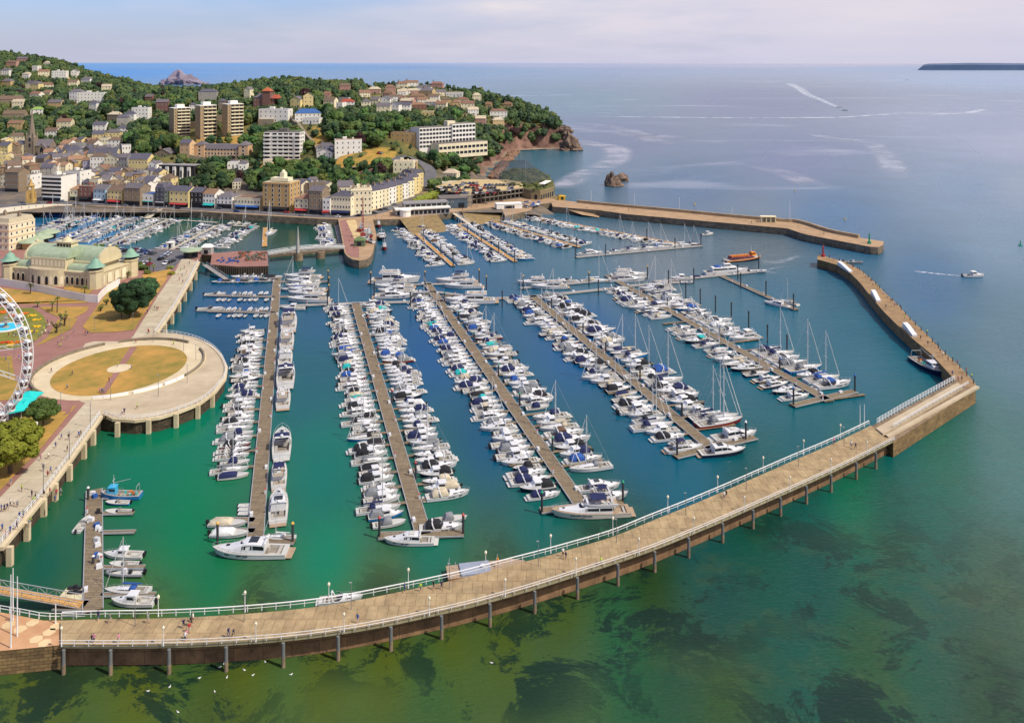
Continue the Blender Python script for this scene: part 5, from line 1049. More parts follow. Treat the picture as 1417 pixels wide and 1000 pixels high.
for i, (x, y, m) in enumerate(((128, 684, 0), (131, 688, 1), (136, 709, 2), (126, 720, 0), (134, 728, 1), (135, 732, 0), (134, 748, 3), (135, 755, 0), (133, 770, 1), (137, 771, 0), (137, 785, 0))):
    p = at(x, y, .55); mb = MB(); mb.box(-.6, .6, -.45, .45, 0, .75, 0, .08); tag(mb.build('dock_box', [GEL[0], CANV['blue'], CANV['black'], GEL[2]][m], None, None, p, i), '%s dock box on the landing pontoon, %s from the far end' % (['white', 'blue', 'black', 'grey'][m], ordn(i)), 'dock box', 'boxes on the landing pontoon')
# gangways
def gangway(a, b_, w_, label, deckm=PLANKY, rm=GREYM, truss=True):
    a, b_ = Vector(a), Vector(b_); d = b_ - a; L_ = d.length; r = empty('gangway', a); t = d.normalized(); s = Vector((-t.y, t.x, 0)).normalized() * w_/2
    mb = MB(); mb.rings([[p + s, p - s, p - s - Vector((0, 0, .18)), p + s - Vector((0, 0, .18))] for p in (Vector(), d)], 0, caps=True); part(mb, 'walkway', deckm, r)
    mb = MB(); n = max(4, int(L_ / 1.6)); u = Vector((0, 0, 1.15))
    for k in (s, -s):
        mb.tube(k + u, d + k + u, .07, .07, 5); mb.tube(k, d + k, .07, .07, 5)
        for i in range(n + 1):
            p = d * (i / n) + k; mb.tube(p, p + u, .04, .04, 4)
            if truss and i < n: mb.tube(p if i % 2 else p + u, d * ((i + 1) / n) + k + (u if i % 2 else Vector()), .035, .035, 4)
    part(mb, 'handrail', rm, r); return tag(r, label, 'gangway')
gangway(at(-30, 811, 4), at(112, 836, .7), 2.2, 'long yellow-decked truss gangway down to the landing pontoon')
gangway(at(283, 366, 4), at(313, 386, .7), 2.2, 'grey truss gangway beside the lobster pot quay', mat('weathered_planks', (.3, .27, .24)))
gangway(at(623, 291, 4), at(650, 310, .7), 2.6, 'white truss bridge ramp between the two slipways', CRM, WHITE)
gangway(at(222, 290, 4), at(203, 302, .7), 3, 'cream ramp down to the inner harbour pontoons', CRM, WHITE)
# inner harbour
def inner(a, b_, place, t0=3, kl=None, both=True, pitch=3.7, lr=(7.6, 8.4), sides=(1, -1)):
    A, d, L_ = pont_from(a, b_, 2.2, 'pale pontoon in the inner harbour, ' + place, mat('pale_planks', (.45, .38, .28), .9, .15, 1), place=place)
    for s in sides: row(A, d, s, 2.2, t0, L_ - 1, pitch, lr, '%s of %s' % ('left' if s > 0 else 'right', place.replace('the ', '')), kl or (CHO + CHOS + ['sailing_yacht'] * 5), 'boats in the inner harbour', 'near end', .8)
inner((38, 330), (126, 297), 'the leftmost inner pontoon'); inner((92, 337), (178, 302.5), 'the second inner pontoon'); inner((150, 341), (232, 305), 'the third inner pontoon'); inner((236, 347), (300, 313), 'the fourth inner pontoon')
pont_from((124, 297), (300, 309), 2, 'pale walkway linking the inner harbour pontoons', mat('pale_planks', (.45, .38, .28))); inner((348, 314.5), (302, 312), 'the short cross pontoon under the quay', sides=(-1,), pitch=5)
pont_from((367, 316), (366, 342), 2.6, 'yellow-planked pontoon in the middle of the inner harbour', PLANKY)
A, d = at(367, 314), Vector((0, -1, 0)); row(A, d, -1, 2.6, 2, 62, 5.2, (10.5, 10.5), 'left of yellow inner pontoon', CHO, 'boats in the inner harbour', 'quay end', .8)
p = at(374, 324); put_boat('large_sailing_yacht', p.x, p.y, R(-88), '', 17, 'white', None, None, 'long white sailing yacht right of the yellow inner pontoon')
pont_from((464, 306), (472, 339), 2.6, 'grey pontoon against the old fish quay', mat('weathered_planks', (.30, .27, .24)))
A, B = at(461, 308), at(468, 340); row(A, (B - A).normalized(), -1, 0, 2, 76, 5.2, (10, 10.5), 'left of the old fish quay', CHO, 'boats by the old fish quay', 'quay end', .8)
for i, (x, y, h, c, l) in enumerate(((70, 296, 5, 'black', 13), (78, 299, 8, 'blue', 14))):
    p = at(x, y); mb = MB(); mb.rings([[(q, -1.2 * k, 0), (q, -1.3 * k, .9), (q, 0, 1.4), (q, 1.3 * k, .9), (q, 1.2 * k, 0)] for q, k in ((-7, .3), (-5, 1), (5, 1), (7, .3))], 0, closed=False)
    tag(mb.build('covered_barge', CANV[c], None, 30, p, R(h)), '%s covered barge by the left inner quay' % c, 'barge')
# ------------------------------------------------------------------ buildings
WC = {k: mat('wall_' + k, c, .8, .07, 4, rnd=.05) for k, c in dict(white='e6e2d8', cream='e0d6b4', yellow='dcc88c', pale='e4d9b8', tan='bc9a68', sand='c6a878', brick='84584a', brown='8c7a64', grey='a09c94', slate='4a4c56', blue='a4bccb', pink='b88c80', peach='d0ac84', lilac='9c98ac', black='2c2a2c', stone='8a7c68', green='9ca88a', redstone='7a5a50').items()}
RC = {k: mat('roof_' + k, c, .85, .15, 2.5, rnd=.12) for k, c in dict(slate='565460', slate2='6a6468', tile='80624e', red='a8523c', flat='706a64', brown='6e5c4c', lead='8c8a88', orange='96745a', pale='b8aa90', green='7a9a50', blue='3a5a94').items()}
def wmesh():
    mb = MB(); mb.box(-.5, .5, -.05, .0, 0, 1, 0); mb.box(-.38, .38, -.08, -.05, .08, .92, 1); return mesh_of(mb, 'window', [WC['white'], GLASS])
WIN = wmesh()
mb = MB(); mb.box(-.5, .5, -.05, 0, 0, 1, 0); mb.box(-.46, .46, -.07, -.05, .06, .94, 1); WIND = mesh_of(mb, 'window', [WC['slate'], GLASS])
mb = MB(); mb.box(-.45, .45, -.45, .45, 0, 1.5, 0, .03); [mb.tube((x, 0, 1.5), (x, 0, 2.0), .13, .1, 6, 1) for x in (-.2, .2)]; CHIM = mesh_of(mb, 'chimney', [WC['stone'], RC['tile']])
BL = []     # (x0, x1, ytop, ybase, D) boxes in the photograph, so no tree is planted in front of a building
BUILT = []
def building(loc, rz, W, Dp, Hh, wall='white', roof='hip', rmat='slate', rows=2, cols=3, label='', cat='building', name='town_house', group=None, side=2, shop=None, chim=1, rh=None, ww=1.0, wh=1.5, bands=None, winmesh=None, parapet=False, awn=None, leftside=0, base=-3, bay=False):
    r = empty(name, loc, rz); BUILT.append((loc[0], loc[1], max(W, Dp) * .62)); wm = WC[wall] if isinstance(wall, str) else wall; rm = RC[rmat]; hw = W / 2
    mb = MB()
    if parapet or roof == 'flat': mb.box(-hw, hw, 0, Dp, base, Hh + (.6 if roof == 'flat' else 0), 0, 0)
    else: mb.box(-hw, hw, 0, Dp, base, Hh, 0)
    if bands:
        for k in range(1, rows + 1): z = Hh * k / rows; mb.box(-hw - .1, hw + .1, -.12, Dp + .1, z - .55, z - .1, 1)
    rh = rh or min(W, Dp) * .32
    if roof == 'gable':           # ridge along X
        mb.face([(hw, 0, Hh), (hw, Dp, Hh), (hw, Dp/2, Hh + rh)], 0); mb.face([(-hw, 0, Hh), (-hw, Dp/2, Hh + rh), (-hw, Dp, Hh)], 0)
    if roof == 'gablef':
        mb.face([(-hw, 0, Hh), (hw, 0, Hh), (0, 0, Hh + rh)], 0)
    w_ = part(mb, 'wall', [wm, bands and (WC[bands]) or wm], r)
    e = .35; mb = MB()
    if roof == 'gable':
        for a, b_ in ((0 - e, Dp/2), (Dp + e, Dp/2)):
            z0 = Hh - .15; q = [(-hw - e, a, z0), (hw + e, a, z0), (hw + e, b_, Hh + rh + .1), (-hw - e, b_, Hh + rh + .1)]; mb.face(q if a < b_ else q[::-1])
    elif roof == 'gablef':
        for s in (-1, 1): q = [(s*(hw + e), -e, Hh - .15), (s*(hw + e), Dp, Hh - .15), (0, Dp, Hh + rh + .1), (0, -e, Hh + rh + .1)]; mb.face(q if s > 0 else q[::-1])
    elif roof == 'hip':
        k = min(hw, Dp/2) * .85; B = [(-hw-e, -e), (hw+e, -e), (hw+e, Dp+e), (-hw-e, Dp+e)]; T = [(-hw+k, Dp/2), (hw-k, Dp/2)]; z0, z1 = Hh - .05, Hh + rh
        P = [(x, y, z0) for x, y in B]; a, b_ = (*T[0], z1), (*T[1], z1)
        mb.face([P[0], P[1], b_, a]); mb.face([P[1], P[2], b_]); mb.face([P[2], P[3], a, b_]); mb.face([P[3], P[0], a])
    elif roof == 'mansard':
        mb.box(-hw, hw, 0, Dp, Hh, Hh + rh, 0, 1.1)
    else:
        mb.box(-hw + .35, hw - .35, .35, Dp - .35, Hh + .6, Hh + .66, 0)
        if W > 9 and Hh > 8: mb.box(-hw * .4, -hw * .1, Dp * .4, Dp * .7, Hh + .66, Hh + 2.4, 1); mb.box(hw * .3, hw * .42, Dp * .5, Dp * .65, Hh + .66, Hh + 1.7, 1)
    rf = part(mb, 'roof', [rm, wm], r)
    for k in range(chim):
        c = inst(CHIM, 'chimney', rf, ((-hw * .7, hw * .72, 0, hw*.3)[k % 4], Dp/2 if roof != 'hip' else Dp*.62, Hh + (rh * .75 if roof not in ('flat', 'mansard') else (rh if roof == 'mansard' else .6)))); c.scale = (min(1.6, W/9),) * 3; addk(rf, c)
    z0 = 3.3 if shop else 0; fh = (Hh - z0) / rows; wmh = winmesh or WIN
    def win(x, y, z, a, w2, h2): o = inst(wmh, 'window', r, (x, y, z), a); o.scale = (w2, 1, h2); addk(r, o)
    for i in range(rows):
        for j in range(cols):
            win(-hw + W * (j + .5) / cols, 0, z0 + fh * (i + .5) - min(wh, fh*.7) / 2, 0, ww, min(wh, fh * .7))
        for j in range(side): win(hw, Dp * (j + .5) / side, z0 + fh * (i + .5) - min(wh, fh*.7) / 2, R(90), ww, min(wh, fh*.7))
        for j in range(leftside): win(-hw, Dp * (j + .5) / leftside, z0 + fh * (i + .5) - min(wh, fh*.7) / 2, R(-90), ww * .7, min(wh, fh*.5))
    if shop:
        mb = MB(); mb.box(-hw * .95, hw * .95, -.12, -.0, .2, 2.7, 0); mb.box(-hw * .97, hw * .97, -.3, 0, 2.75, 3.25, 1); part(mb, 'shopfront', [GLASS, WC[shop] if shop in WC else CANV.get(shop, WC['slate'])], r)
        if awn: mb = MB(); mb.face([(-hw*.9, -.1, 3.0), (-hw*.9, -1.6, 2.2), (hw*.9, -1.6, 2.2), (hw*.9, -.1, 3.0)]); mb.face([(-hw*.9, -1.6, 2.2), (-hw*.9, -1.6, 1.95), (hw*.9, -1.6, 1.95), (hw*.9, -1.6, 2.2)]); part(mb, 'awning', CANV[awn] if awn in CANV else WC[awn], r)
    else:
        mb = MB(); mb.box(-.55, .55, -.09, 0, 0, 2.1, 0); d_ = part(mb, 'door', WC['slate'], r)
    if parapet: mb = MB(); mb.box(-hw - .25, hw + .25, -.3, Dp, Hh - .4, Hh, 0); mb.box(-hw, hw, -.05, .3, Hh, Hh + .7, 0); part(mb, 'cornice', wm, r)
    tag(r, label, cat, group); p = pix((loc[0], loc[1], loc[2])); q = pix((loc[0], loc[1], loc[2] + Hh + (rh if roof != 'flat' else 0)))
    half = (W * abs(math.cos(rz)) + Dp * abs(math.sin(rz))) * F / loc[1] / 2; BL.append((p[0] - half, p[0] + half, q[1], p[1], loc[1]))
    return r
def bpx(x0, x1, yb, yt, rz=-14, z=None, dp=9, **k):
    """a building whose front base runs between photo columns x0..x1 at row yb and whose eaves are at row yt"""
    xm = (x0 + x1) / 2; p = at(xm, yb, z) if z is not None else (ground(xm, yb) or at(xm, yb, 4)); D = p.y
    W = (x1 - x0) / F * D / max(.35, math.cos(R(rz))) ; return building(p, R(rz), W, dp, (yb - yt) * D / F, **k)
CO = dict(white='white', cream='cream', yellow='yellow', pale='pale cream', tan='tan', sand='sandy', brick='red brick', brown='brown stone', grey='grey', slate='dark slate-grey', blue='pale blue', pink='pink', peach='peach', lilac='lilac', black='black', stone='grey stone', green='pale green', redstone='dark red stone')
RO = dict(slate='dark slate', slate2='grey slate', tile='brown tiled', red='red tiled', flat='flat grey', brown='brown', lead='lead', orange='orange tiled', pale='pale', green='green', blue='blue')
# --- the harbour front row
fr = [(5,27,268,238,'brown','gable','brown',3,5,'slate',None),(27,43,266,243,'white','flat','flat',2,4,'black',None),(96,108,279,262,'cream','hip','orange',1,2,'green',None),(108,128,280,259,'brick','flat','flat',2,3,'black','black'),(128,147,282,262,'blue','gable','slate2',2,3,'grey','white'),
      (147,170,284,263,'yellow','gable','brown',2,4,'red','red'),(170,195,286,260,'brown','gable','slate2',2,3,'black',None),(193,213,286,270,'white','flat','blue',1,3,'teal',None),(214,227,287,260,'slate','mansard','slate',3,2,'white',None),(227,233,287,264,'green','gable','slate',3,1,'slate',None),
      (233,262,288,264,'yellow','gable','slate',2,4,'brown','red'),(262,280,288.5,266,'black','gable','slate',2,3,'black',None),(280,298,289,268,'white','gable','tile',2,4,'teal','teal'),(299,322,290,272,'white','hip','slate2',2,4,'slate',None),(323,361,291.5,275,'pale','flat','tile',1,8,'blue','blue'),
      (362,402,294,254,'tan','flat','pale',5,4,'black','black'),(407,427,296.5,275,'cream','hip','orange',2,3,'red','red'),(427,446,298,264,'brown','gable','slate2',3,3,'slate',None),(446,457,299,276,'white','flat','slate',2,2,'pink','red'),(457,486,299.5,271,'pale','hip','slate',2,7,'navy','navy')]
for x0, x1, yb, yt, wl, rf, rm, rows, cols, shop, awn in fr:
    tall = x0 == 362
    o = bpx(x0, x1, yb - 1, yt, -14, 4, 14 if tall else 11, wall=wl, roof=rf, rmat=rm, rows=rows, cols=cols, side=3 if tall else 2, shop=shop, awn=awn, chim=0 if rf == 'flat' else 2, rh=2.6, parapet=tall, ww=1.3 if tall else 1.0, wh=2.2 if tall else 1.5, name='harbour_building',
            label='%s%s harbour-front building with %s roof and %s shopfront%s' % ('tall ' if tall else '', CO[wl], RO[rm], shop, (', %s awnings' % awn) if awn else ''))
    if tall:
        mb = MB(); mb.box(-5.5, 7, 3, 9, 19.2, 21.3); mb.box(.5, 3.5, 4, 8, 21.3, 24.6); mb.lathe([(1.3, 24.6), (1.3, 25.4), (.5, 26.2), (0, 26.4)], (2, 6, 0), 8); part(mb, 'penthouse', WC['pale'], o)
o = bpx(486, 514, 297, 263, 12, 4, 16, wall='pale', roof='flat', rmat='pale', rows=4, cols=5, side=4, chim=3, parapet=True, name='hotel', label='cream four-storey corner hotel at the head of the old fish quay', cat='hotel')
o = bpx(468, 488, 286, 258, 12, 4, 14, wall='pale', roof='gable', rmat='slate2', rows=3, cols=3, chim=2, rh=3, name='hotel', label='cream gabled rear wing behind the corner hotel', cat='hotel')
for i, (x, yb, yt, wl, z) in enumerate(((521, 289, 264, 'pale', 4), (531, 285.5, 262, 'cream', 4.3), (540.5, 282, 259.5, 'white', 5), (549.5, 278, 257, 'yellow', 5.5), (558, 274, 254.5, 'white', 6), (566, 270.5, 251, 'cream', 6.8), (573, 266, 246, 'yellow', 7.5), (579, 262, 240, 'yellow', 8))):
    p = at(x, yb, z); building(p, R(55), 11.2, 12, (yb - yt) * p.y / F, wall=wl, roof='mansard', rmat='slate', rows=4, cols=3, side=0, leftside=1, chim=2, rh=2.4, parapet=False, name='terrace_house', cat='terraced house', label='%s terraced house, %s from the hotel in the curved terrace' % (CO[wl], ORD[i]), group='terraced houses on the curving harbour road')
# big white modern block on the strand
bpx(56, 86, 279, 245, -14, 4, 15, wall='white', roof='flat', rmat='flat', rows=5, cols=8, side=0, winmesh=WIND, ww=2.6, wh=1.5, shop='blue', chim=0, name='office_block', label='white five-storey modern office block with long ribbon windows', cat='office block')
bpx(88, 112, 262, 238, -14, 5, 12, wall='white', roof='flat', rmat='flat', rows=3, cols=4, chim=0, name='office_block', label='plain white rear block behind the ribbon-window office', cat='office block')
# middle rows and landmark houses
mid = [(125,143,238,217,'white','hip','brown',3,4,'three-storey town house above the strand'),(143,163,238,219,'cream','gablef','slate',3,4,'broad gabled building'),(163,177,239,218,'grey','gable','slate2',3,3,'plain end-of-row building'),(177,205,241,222,'yellow','gable','slate',2,6,'long terrace house with dormers'),(205,217,243,229,'white','gablef','slate2',2,2,'narrow gabled house'),
       (95,115,236,222,'yellow','gable','orange',2,4,'pair of cottages'),(115,125,236,222,'lilac','gable','tile',2,2,'narrow house'),(62,75,223,215,'white','hip','slate2',2,3,'low house below the church'),(89,111,222,208,'white','hip','slate',2,4,'house amid slate roofs'),(122,160,226,213,'cream','gable','slate',1,5,'long low hall'),
       (128,143,196,186,'yellow','gable','slate',2,3,'small house on the hill road'),(146,165,196,184,'yellow','hip','slate2',2,4,'wide house on the hill road'),(162,174,185,178,'white','hip','slate',2,2,'small villa'),(128,146,183,174,'white','gable','slate',2,3,'hill cottage'),(147,165,168,159,'stone','hip','pale',2,3,'villa'),(171,186,169,158,'white','hip','slate',2,3,'villa'),(182,205,166,150,'white','flat','lead',3,5,'big villa'),(162,176,174,163,'grey','hip','slate',1,2,'bungalow'),
       (34,54,125,115,'pale','hip','slate',2,4,'large villa in the trees'),(41,54,126,116,'yellow','hip','slate2',2,3,'villa'),(0,13,106,98,'white','hip','slate2',3,4,'house at the left edge'),(30,40,110,103,'white','hip','pale',1,3,'bungalow in the trees'),(44,52,100,92,'white','flat','flat',2,2,'small block'),(60,68,90,87,'white','hip','pale',1,3,'low house near the hilltop'),(72,91,110,99,'white','flat','flat',3,6,'long flat-roofed block of flats'),(98,107,107,99,'white','gablef','slate2',2,2,'gabled house among trees'),
       (95,113,142,127,'white','hip','slate2',3,4,'villa'),(107,143,142,129,'white','flat','slate2',3,8,'long stuccoed terrace'),(122,134,154,143,'white','hip','slate',2,2,'house below the long terrace'),(141,153,127,120,'cream','gable','pale',2,3,'cottage'),(43,58,159,152,'white','hip','green',2,3,'house with bright green roof'),(40,55,135,130,'white','gable','tile',1,3,'bungalow'),(58,70,133,128,'cream','gable','tile',1,3,'bungalow'),(0,28,143,138,'stone','gable','brown',1,5,'long low building'),(5,32,164,159,'stone','gable','brown',1,5,'low row'),
       (0,12,70,63,'pink','flat','red',2,4,'hilltop building, reddish'),(10,30,72,65,'cream','flat','slate2',3,6,'hilltop hotel'),(72,90,84,80,'cream','gable','pale',1,4,'ridge house'),(205,215,123,118,'cream','gable','slate',1,2,'cottage on the shoulder'),(200,211,140,134,'brick','gable','slate2',1,2,'bungalow in trees'),(216,232,156,142,'redstone','gable','slate2',2,3,'stone villa'),(12,33,203,190,'cream','hip','brown',3,4,'large house left of the church'),(0,8,205,194,'yellow','gable','pale',2,2,'house at the left edge'),(0,16,212,206,'black','flat','slate',1,4,'dark flat-roofed shed'),
       (275,299,142,127,'grey','hip','slate',2,4,'large grey villa'),(282,297,128,124,'pale','hip','pale',1,3,'upper floor villa'),(337,346,138,124,'cream','gablef','slate2',2,2,'tall gabled house'),(302,311,154,140,'stone','hip','slate',2,2,'stone house between the tower blocks'),(262,271,154,146,'white','hip','slate',2,2,'white house behind the tower blocks'),
       (248,263,217,199,'peach','gable','slate',3,2,'house left of the peach terrace'),(300,317,168,162,'brown','flat','brown',1,3,'low wall-like block between the towers'),(357,399,170,152,'white','flat','lead',3,6,'stepped balcony block'),(357,378,174,167,'stone','flat','pale',1,4,'stone garage block'),(409,443,168,157,'white','hip','blue',2,6,'house with blue roof'),(418,442,173,166,'white','flat','lead',1,5,'glazed pavilion of the blue-roofed house'),
       (401,416,150,138,'yellow','gablef','slate2',2,2,'gothic wing'),(420,433,150,133,'yellow','gablef','slate2',3,2,'gothic gabled house'),(437,461,216,203,'white','hip','slate2',3,3,'rounded wing of the hotel'),(464,500,215,195,'white','flat','tile',3,5,'large stucco hotel'),(438,460,222,212,'white','gablef','slate',2,3,'blue-white chalet'),(394,420,109,103,'cream','hip','brown',2,6,'long hilltop house on the ridge'),(422,434,109,106,'white','gable','slate2',1,3,'ridge house'),
       (449,458,116,112,'pink','gable','brown',1,2,'roofline house'),(470,484,127,119,'pink','gable','brown',2,3,'upper hill house'),(448,457,135,130,'pink','gable','tile',1,2,'hill house'),(471,490,148,141,'white','hip','red',2,4,'villa with bright red roof'),(468,482,142,136,'grey','flat','slate',1,3,'dark-roofed house'),(465,474,150,143,'white','flat','flat',2,2,'small white cube house'),(500,512,149,141,'cream','hip','slate2',2,3,'house'),(512,524,145,138,'cream','gable','slate2',2,3,'gable-ended house'),(524,540,145,137,'white','gablef','slate2',2,3,'pair of gabled houses'),
       (521,540,157,147,'cream','gable','slate2',2,3,'gabled villa'),(538,552,155,145,'white','gablef','slate',2,3,'steep gabled villa'),(550,568,155,146,'white','gable','slate',2,4,'dark-roofed villa'),(568,590,152,146,'brick','hip','tile',1,4,'long red bungalow'),(550,562,133,127,'white','gable','pale',1,3,'small villa'),(552,562,141,136,'pink','gable','tile',1,2,'steep-roofed cottage'),(566,588,140,133,'pink','hip','tile',1,4,'long brown-roofed house'),(583,600,160,155,'yellow','flat','pale',1,3,'low yellow house'),(575,596,127,121,'white','hip','slate2',1,4,'wide house'),
       (551,565,118,110,'grey','gable','slate2',2,3,'tall ridge house'),(583,595,114,110,'brick','gable','tile',1,3,'ridge cottage'),(617,640,135,129,'white','flat','pale',1,5,'long white flat-topped house'),(610,625,145,138,'sand','hip','brown',1,4,'sandy villa'),(625,636,148,142,'sand','hip','tile',1,3,'sandy cottage'),(616,626,116,111,'pink','hip','brown',1,3,'ridge villa'),(632,645,125,119,'pink','hip','brown',1,3,'ridge villa with brown hips'),(645,662,127,121,'pink','hip','brown',1,4,'far ridge villa'),(678,702,163,154,'white','hip','tile',2,5,'balconied villa by the headland'),(695,708,150,145,'sand','hip','tile',1,3,'upper headland villa'),(672,680,150,145,'sand','gable','tile',1,2,'little headland house'),
       (540,575,197,185,'tan','flat','brown',2,5,'low hotel wing'),(557,575,199,186,'tan','hip','slate2',2,3,'square villa wing'),(330,341,239,228,'white','hip','slate2',1,2,'cottage under the cliff road'),(315,330,235,226,'white','flat','slate2',1,3,'low house under the cliff road'),(322,333,262,253,'pale','mansard','slate2',2,3,'tall-roofed house behind the front'),(364,377,228,223,'cream','flat','pale',1,2,'small shed'),(212,237,217,213,'brown','gablef','slate2',2,4,'stone twin-gabled hall'),(544,572,245,225,'cream','flat','pale',3,4,'cream block above the terrace'),(553,578,235,226,'sand','flat','pale',2,4,'sandy rear block'),
       (403,428,273,258,'brown','flat','slate2',1,4,'old workshop behind the front'),(428,450,270,254,'stone','flat','slate2',1,4,'stone warehouse behind the front'),(405,426,262,252,'slate','flat','slate2',1,3,'dark lean-to row'),(612,640,263,255,'pale','flat','pale',1,3,'cream kiosk'),(612,632,247,240,'pale','hip','pale',1,4,'cream lodge by the cliff')]
for i, (x0, x1, yb, yt, wl, rf, rm, rows, cols, lb) in enumerate(mid):
    if ground((x0+x1)/2, yb) is None: continue
    bpx(x0, x1, yb, yt, random.Random(i).choice((-14, -8, 0, 6, 12)), None, 9 if x1 - x0 < 25 else 12, wall=wl, roof=rf, rmat=rm, rows=rows, cols=cols, side=1, chim=0 if rf == 'flat' else 1, base=-6, name='hill_house', cat='house', label='%s %s with %s roof' % (CO[wl], lb, RO[rm]) if 'roof' not in lb else '%s %s' % (CO[wl], lb))
# town infill: tight slate-roofed streets behind the front
rng = random.Random(21); cnt = 0; wl_ = ['white', 'cream', 'stone', 'grey', 'pale', 'brown', 'yellow', 'tan', 'white']
for yb, xa, xb in ((206,92,160),(213,55,122),(219,75,175),(226,60,130),(232,20,95),(236,58,100),(246,0,60),(250,112,150),(256,0,30),(252,150,210),(258,108,190),(266,112,200),(242,8,90),(272,140,190),(228,-20,35),(215,-30,30),(262,205,232),(271,405,450)):
    x = xa
    while x < xb:
        w_ = rng.uniform(9, 17); wl = rng.choice(wl_); rm = rng.choice(['slate', 'slate2', 'slate', 'brown', 'tile', 'orange', 'slate2']); rf = rng.choice(['gable', 'gable', 'hip', 'gablef', 'flat'])
        p = ground(x + w_/2, yb + rng.uniform(-2, 2))
        if p: 
            cnt += 1; building(p, R(rng.choice((-20, -12, -8, 5, 30, -35))), w_ / F * p.y, rng.uniform(8, 11), rng.uniform(6, 9.5), wall=wl, roof=rf, rmat=rm, rows=2 + (rng.random() < .35), cols=rng.choice((2, 3, 3)), side=1, chim=0 if rf == 'flat' else rng.choice((1, 2)), name='town_house', cat='house', base=-5,
                label='%s house with %s roof in the old town, %s' % (CO[wl], RO[rm], ('row at the hill foot' if yb < 222 else 'middle street' if yb < 245 else 'lane behind the front') + ', %s' % ordn(cnt - 1)), group='slate-roofed houses of the old town')
        x += w_ + rng.uniform(-1, 3)
# random villas scattered on the hills
spots = [(15,92),(24,150),(60,106),(75,150),(88,178),(118,116),(20,180),(70,190),(8,120),(64,122),(100,120),(30,86),(590,133),(604,122),(540,128),(528,118),(600,140),(570,120),(562,147),(585,145),(545,140),(660,140),(655,160),(640,145),(690,175),(665,172),(505,135),(455,148),(440,120),(610,150),(647,152),(575,115),(605,114),(536,134),(556,122),(596,118),(560,131),(609,133),(630,116),(587,106+12),(545,112),(598,147),(518,130),(572,131)]
for i, (x, y) in enumerate(spots):
    p = ground(x, y)
    if not p: continue
    rng = random.Random(i + 50); wl = rng.choice(['white', 'cream', 'pale', 'pink', 'sand']); rm = rng.choice(['tile', 'slate2', 'brown', 'tile', 'pale'])
    building(p, R(rng.uniform(-25, 25)), rng.uniform(11, 18), 9, rng.uniform(4.5, 7), wall=wl, roof=rng.choice(['hip', 'gable']), rmat=rm, rows=2, cols=4, side=1, chim=1, base=-6, name='villa', cat='villa', label='%s villa with %s roof half hidden on the %s slope, %s' % (CO[wl], RO[rm], 'left' if x < 300 else 'central', ordn(i)), group='villas scattered over the hillside')
# --- tower blocks
for i, (x, yb, yt) in enumerate(((250, 190, 151), (286.5, 192, 147), (324, 189, 146))):
    p = ground(x + 2, yb); D = p.y; Hh = (yb - yt) * D / F; r = empty('tower_block', p, R(42)); W, Dp = 15, 12; BR = mat('tower_brick', 'a48c68', .85, .08, 4)
    mb = MB(); mb.box(-W/2, W/2, 0, Dp, -6, Hh); part(mb, 'wall', BR, r)
    mb = MB(); mb.box(-W/2 - .2, W/2 + .2, -.2, Dp + .2, Hh, Hh + .5); mb.box(-3.5, 3.5, 3, 8.5, Hh + .5, Hh + 3.4); part(mb, 'roof', WC['white'], r)
    fl = 9; fh = Hh / fl
    for k in range(fl):
        mb = MB(); mb.box(-W/2 + 3.2, W/2 - .3, -1.0, 0, k*fh + .1, k*fh + 1.15, 0); part(mb, 'balcony', WC['pale'], r)
        for j in range(3): o = inst(WIND, 'window', r, (-W/2 + 5 + j*4, -.02, k*fh + 1.2), 0); o.scale = (3.2, 1, fh * .5); addk(r, o)
        o = inst(WIN, 'window', r, (-W/2 + 1.6, 0, k*fh + 1.2)); o.scale = (1.3, 1, 1.2); addk(r, o)
        for y in (3, 6.2): o = inst(WIN, 'window', r, (-W/2, y, k*fh + 1.2), R(-90)); o.scale = (.9, 1, 1.1); addk(r, o)
        for y in (3, 8): o = inst(WIND, 'window', r, (W/2, y, k*fh + 1.2), R(90)); o.scale = (2.6, 1, 1.3); addk(r, o)
    tag(r, 'tan brick tower block with white balconies, %s of the three' % ('leftmost', 'middle', 'rightmost')[i], 'tower block', 'tower blocks on the hill terrace'); BL.append((x - 17, x + 17, yt - 6, yb + 3, D)); BUILT.append((p.x, p.y + 8, 17))
# peach crescent terrace
p = ground(307, 221); D = p.y; r = empty('terrace_building', p, R(-6)); sc_ = D / F; W = 76 * sc_; Hh = 16 * sc_; pe = WC['peach']
mb = MB(); mb.box(-W/2 + 6, W/2 - 6, 0, 11, -4, Hh - 1); part(mb, 'wall', pe, r); mb = MB(); mb.box(-W/2 + 5, W/2 - 5, -.4, 11.3, Hh - 1, Hh + 2.6, 0, 2.2); part(mb, 'roof', RC['slate2'], r)
for s in (-1, 1):
    mb = MB(); mb.box(s*W/2 - s*4 - 4, s*W/2 - s*4 + 4, -1.2, 9, -4, Hh + 2.4); part(mb, 'end_pavilion', pe, r); mb = MB(); x = s*W/2 - s*4; mb.rings([[(x-4.4, -1.6, Hh+2.4), (x+4.4, -1.6, Hh+2.4), (x+4.4, 9.4, Hh+2.4), (x-4.4, 9.4, Hh+2.4)], [(x-.1, 3.8, Hh+5.6), (x+.1, 3.8, Hh+5.6), (x+.1, 4, Hh+5.6), (x-.1, 4, Hh+5.6)]]); part(mb, 'roof', RC['slate2'], r)
    for k in range(4): o = inst(WIN, 'window', r, (x, -1.2, .8 + k*2.9)); o.scale = (2.4, 1, 1.7); addk(r, o)
for k in range(3):
    for j in range(11): o = inst(WIN, 'window', r, (-W/2 + 9 + j * (W - 18) / 10, 0, .8 + k*3.1)); o.scale = (1.6, 1, 1.9 if k else 2.3); addk(r, o)
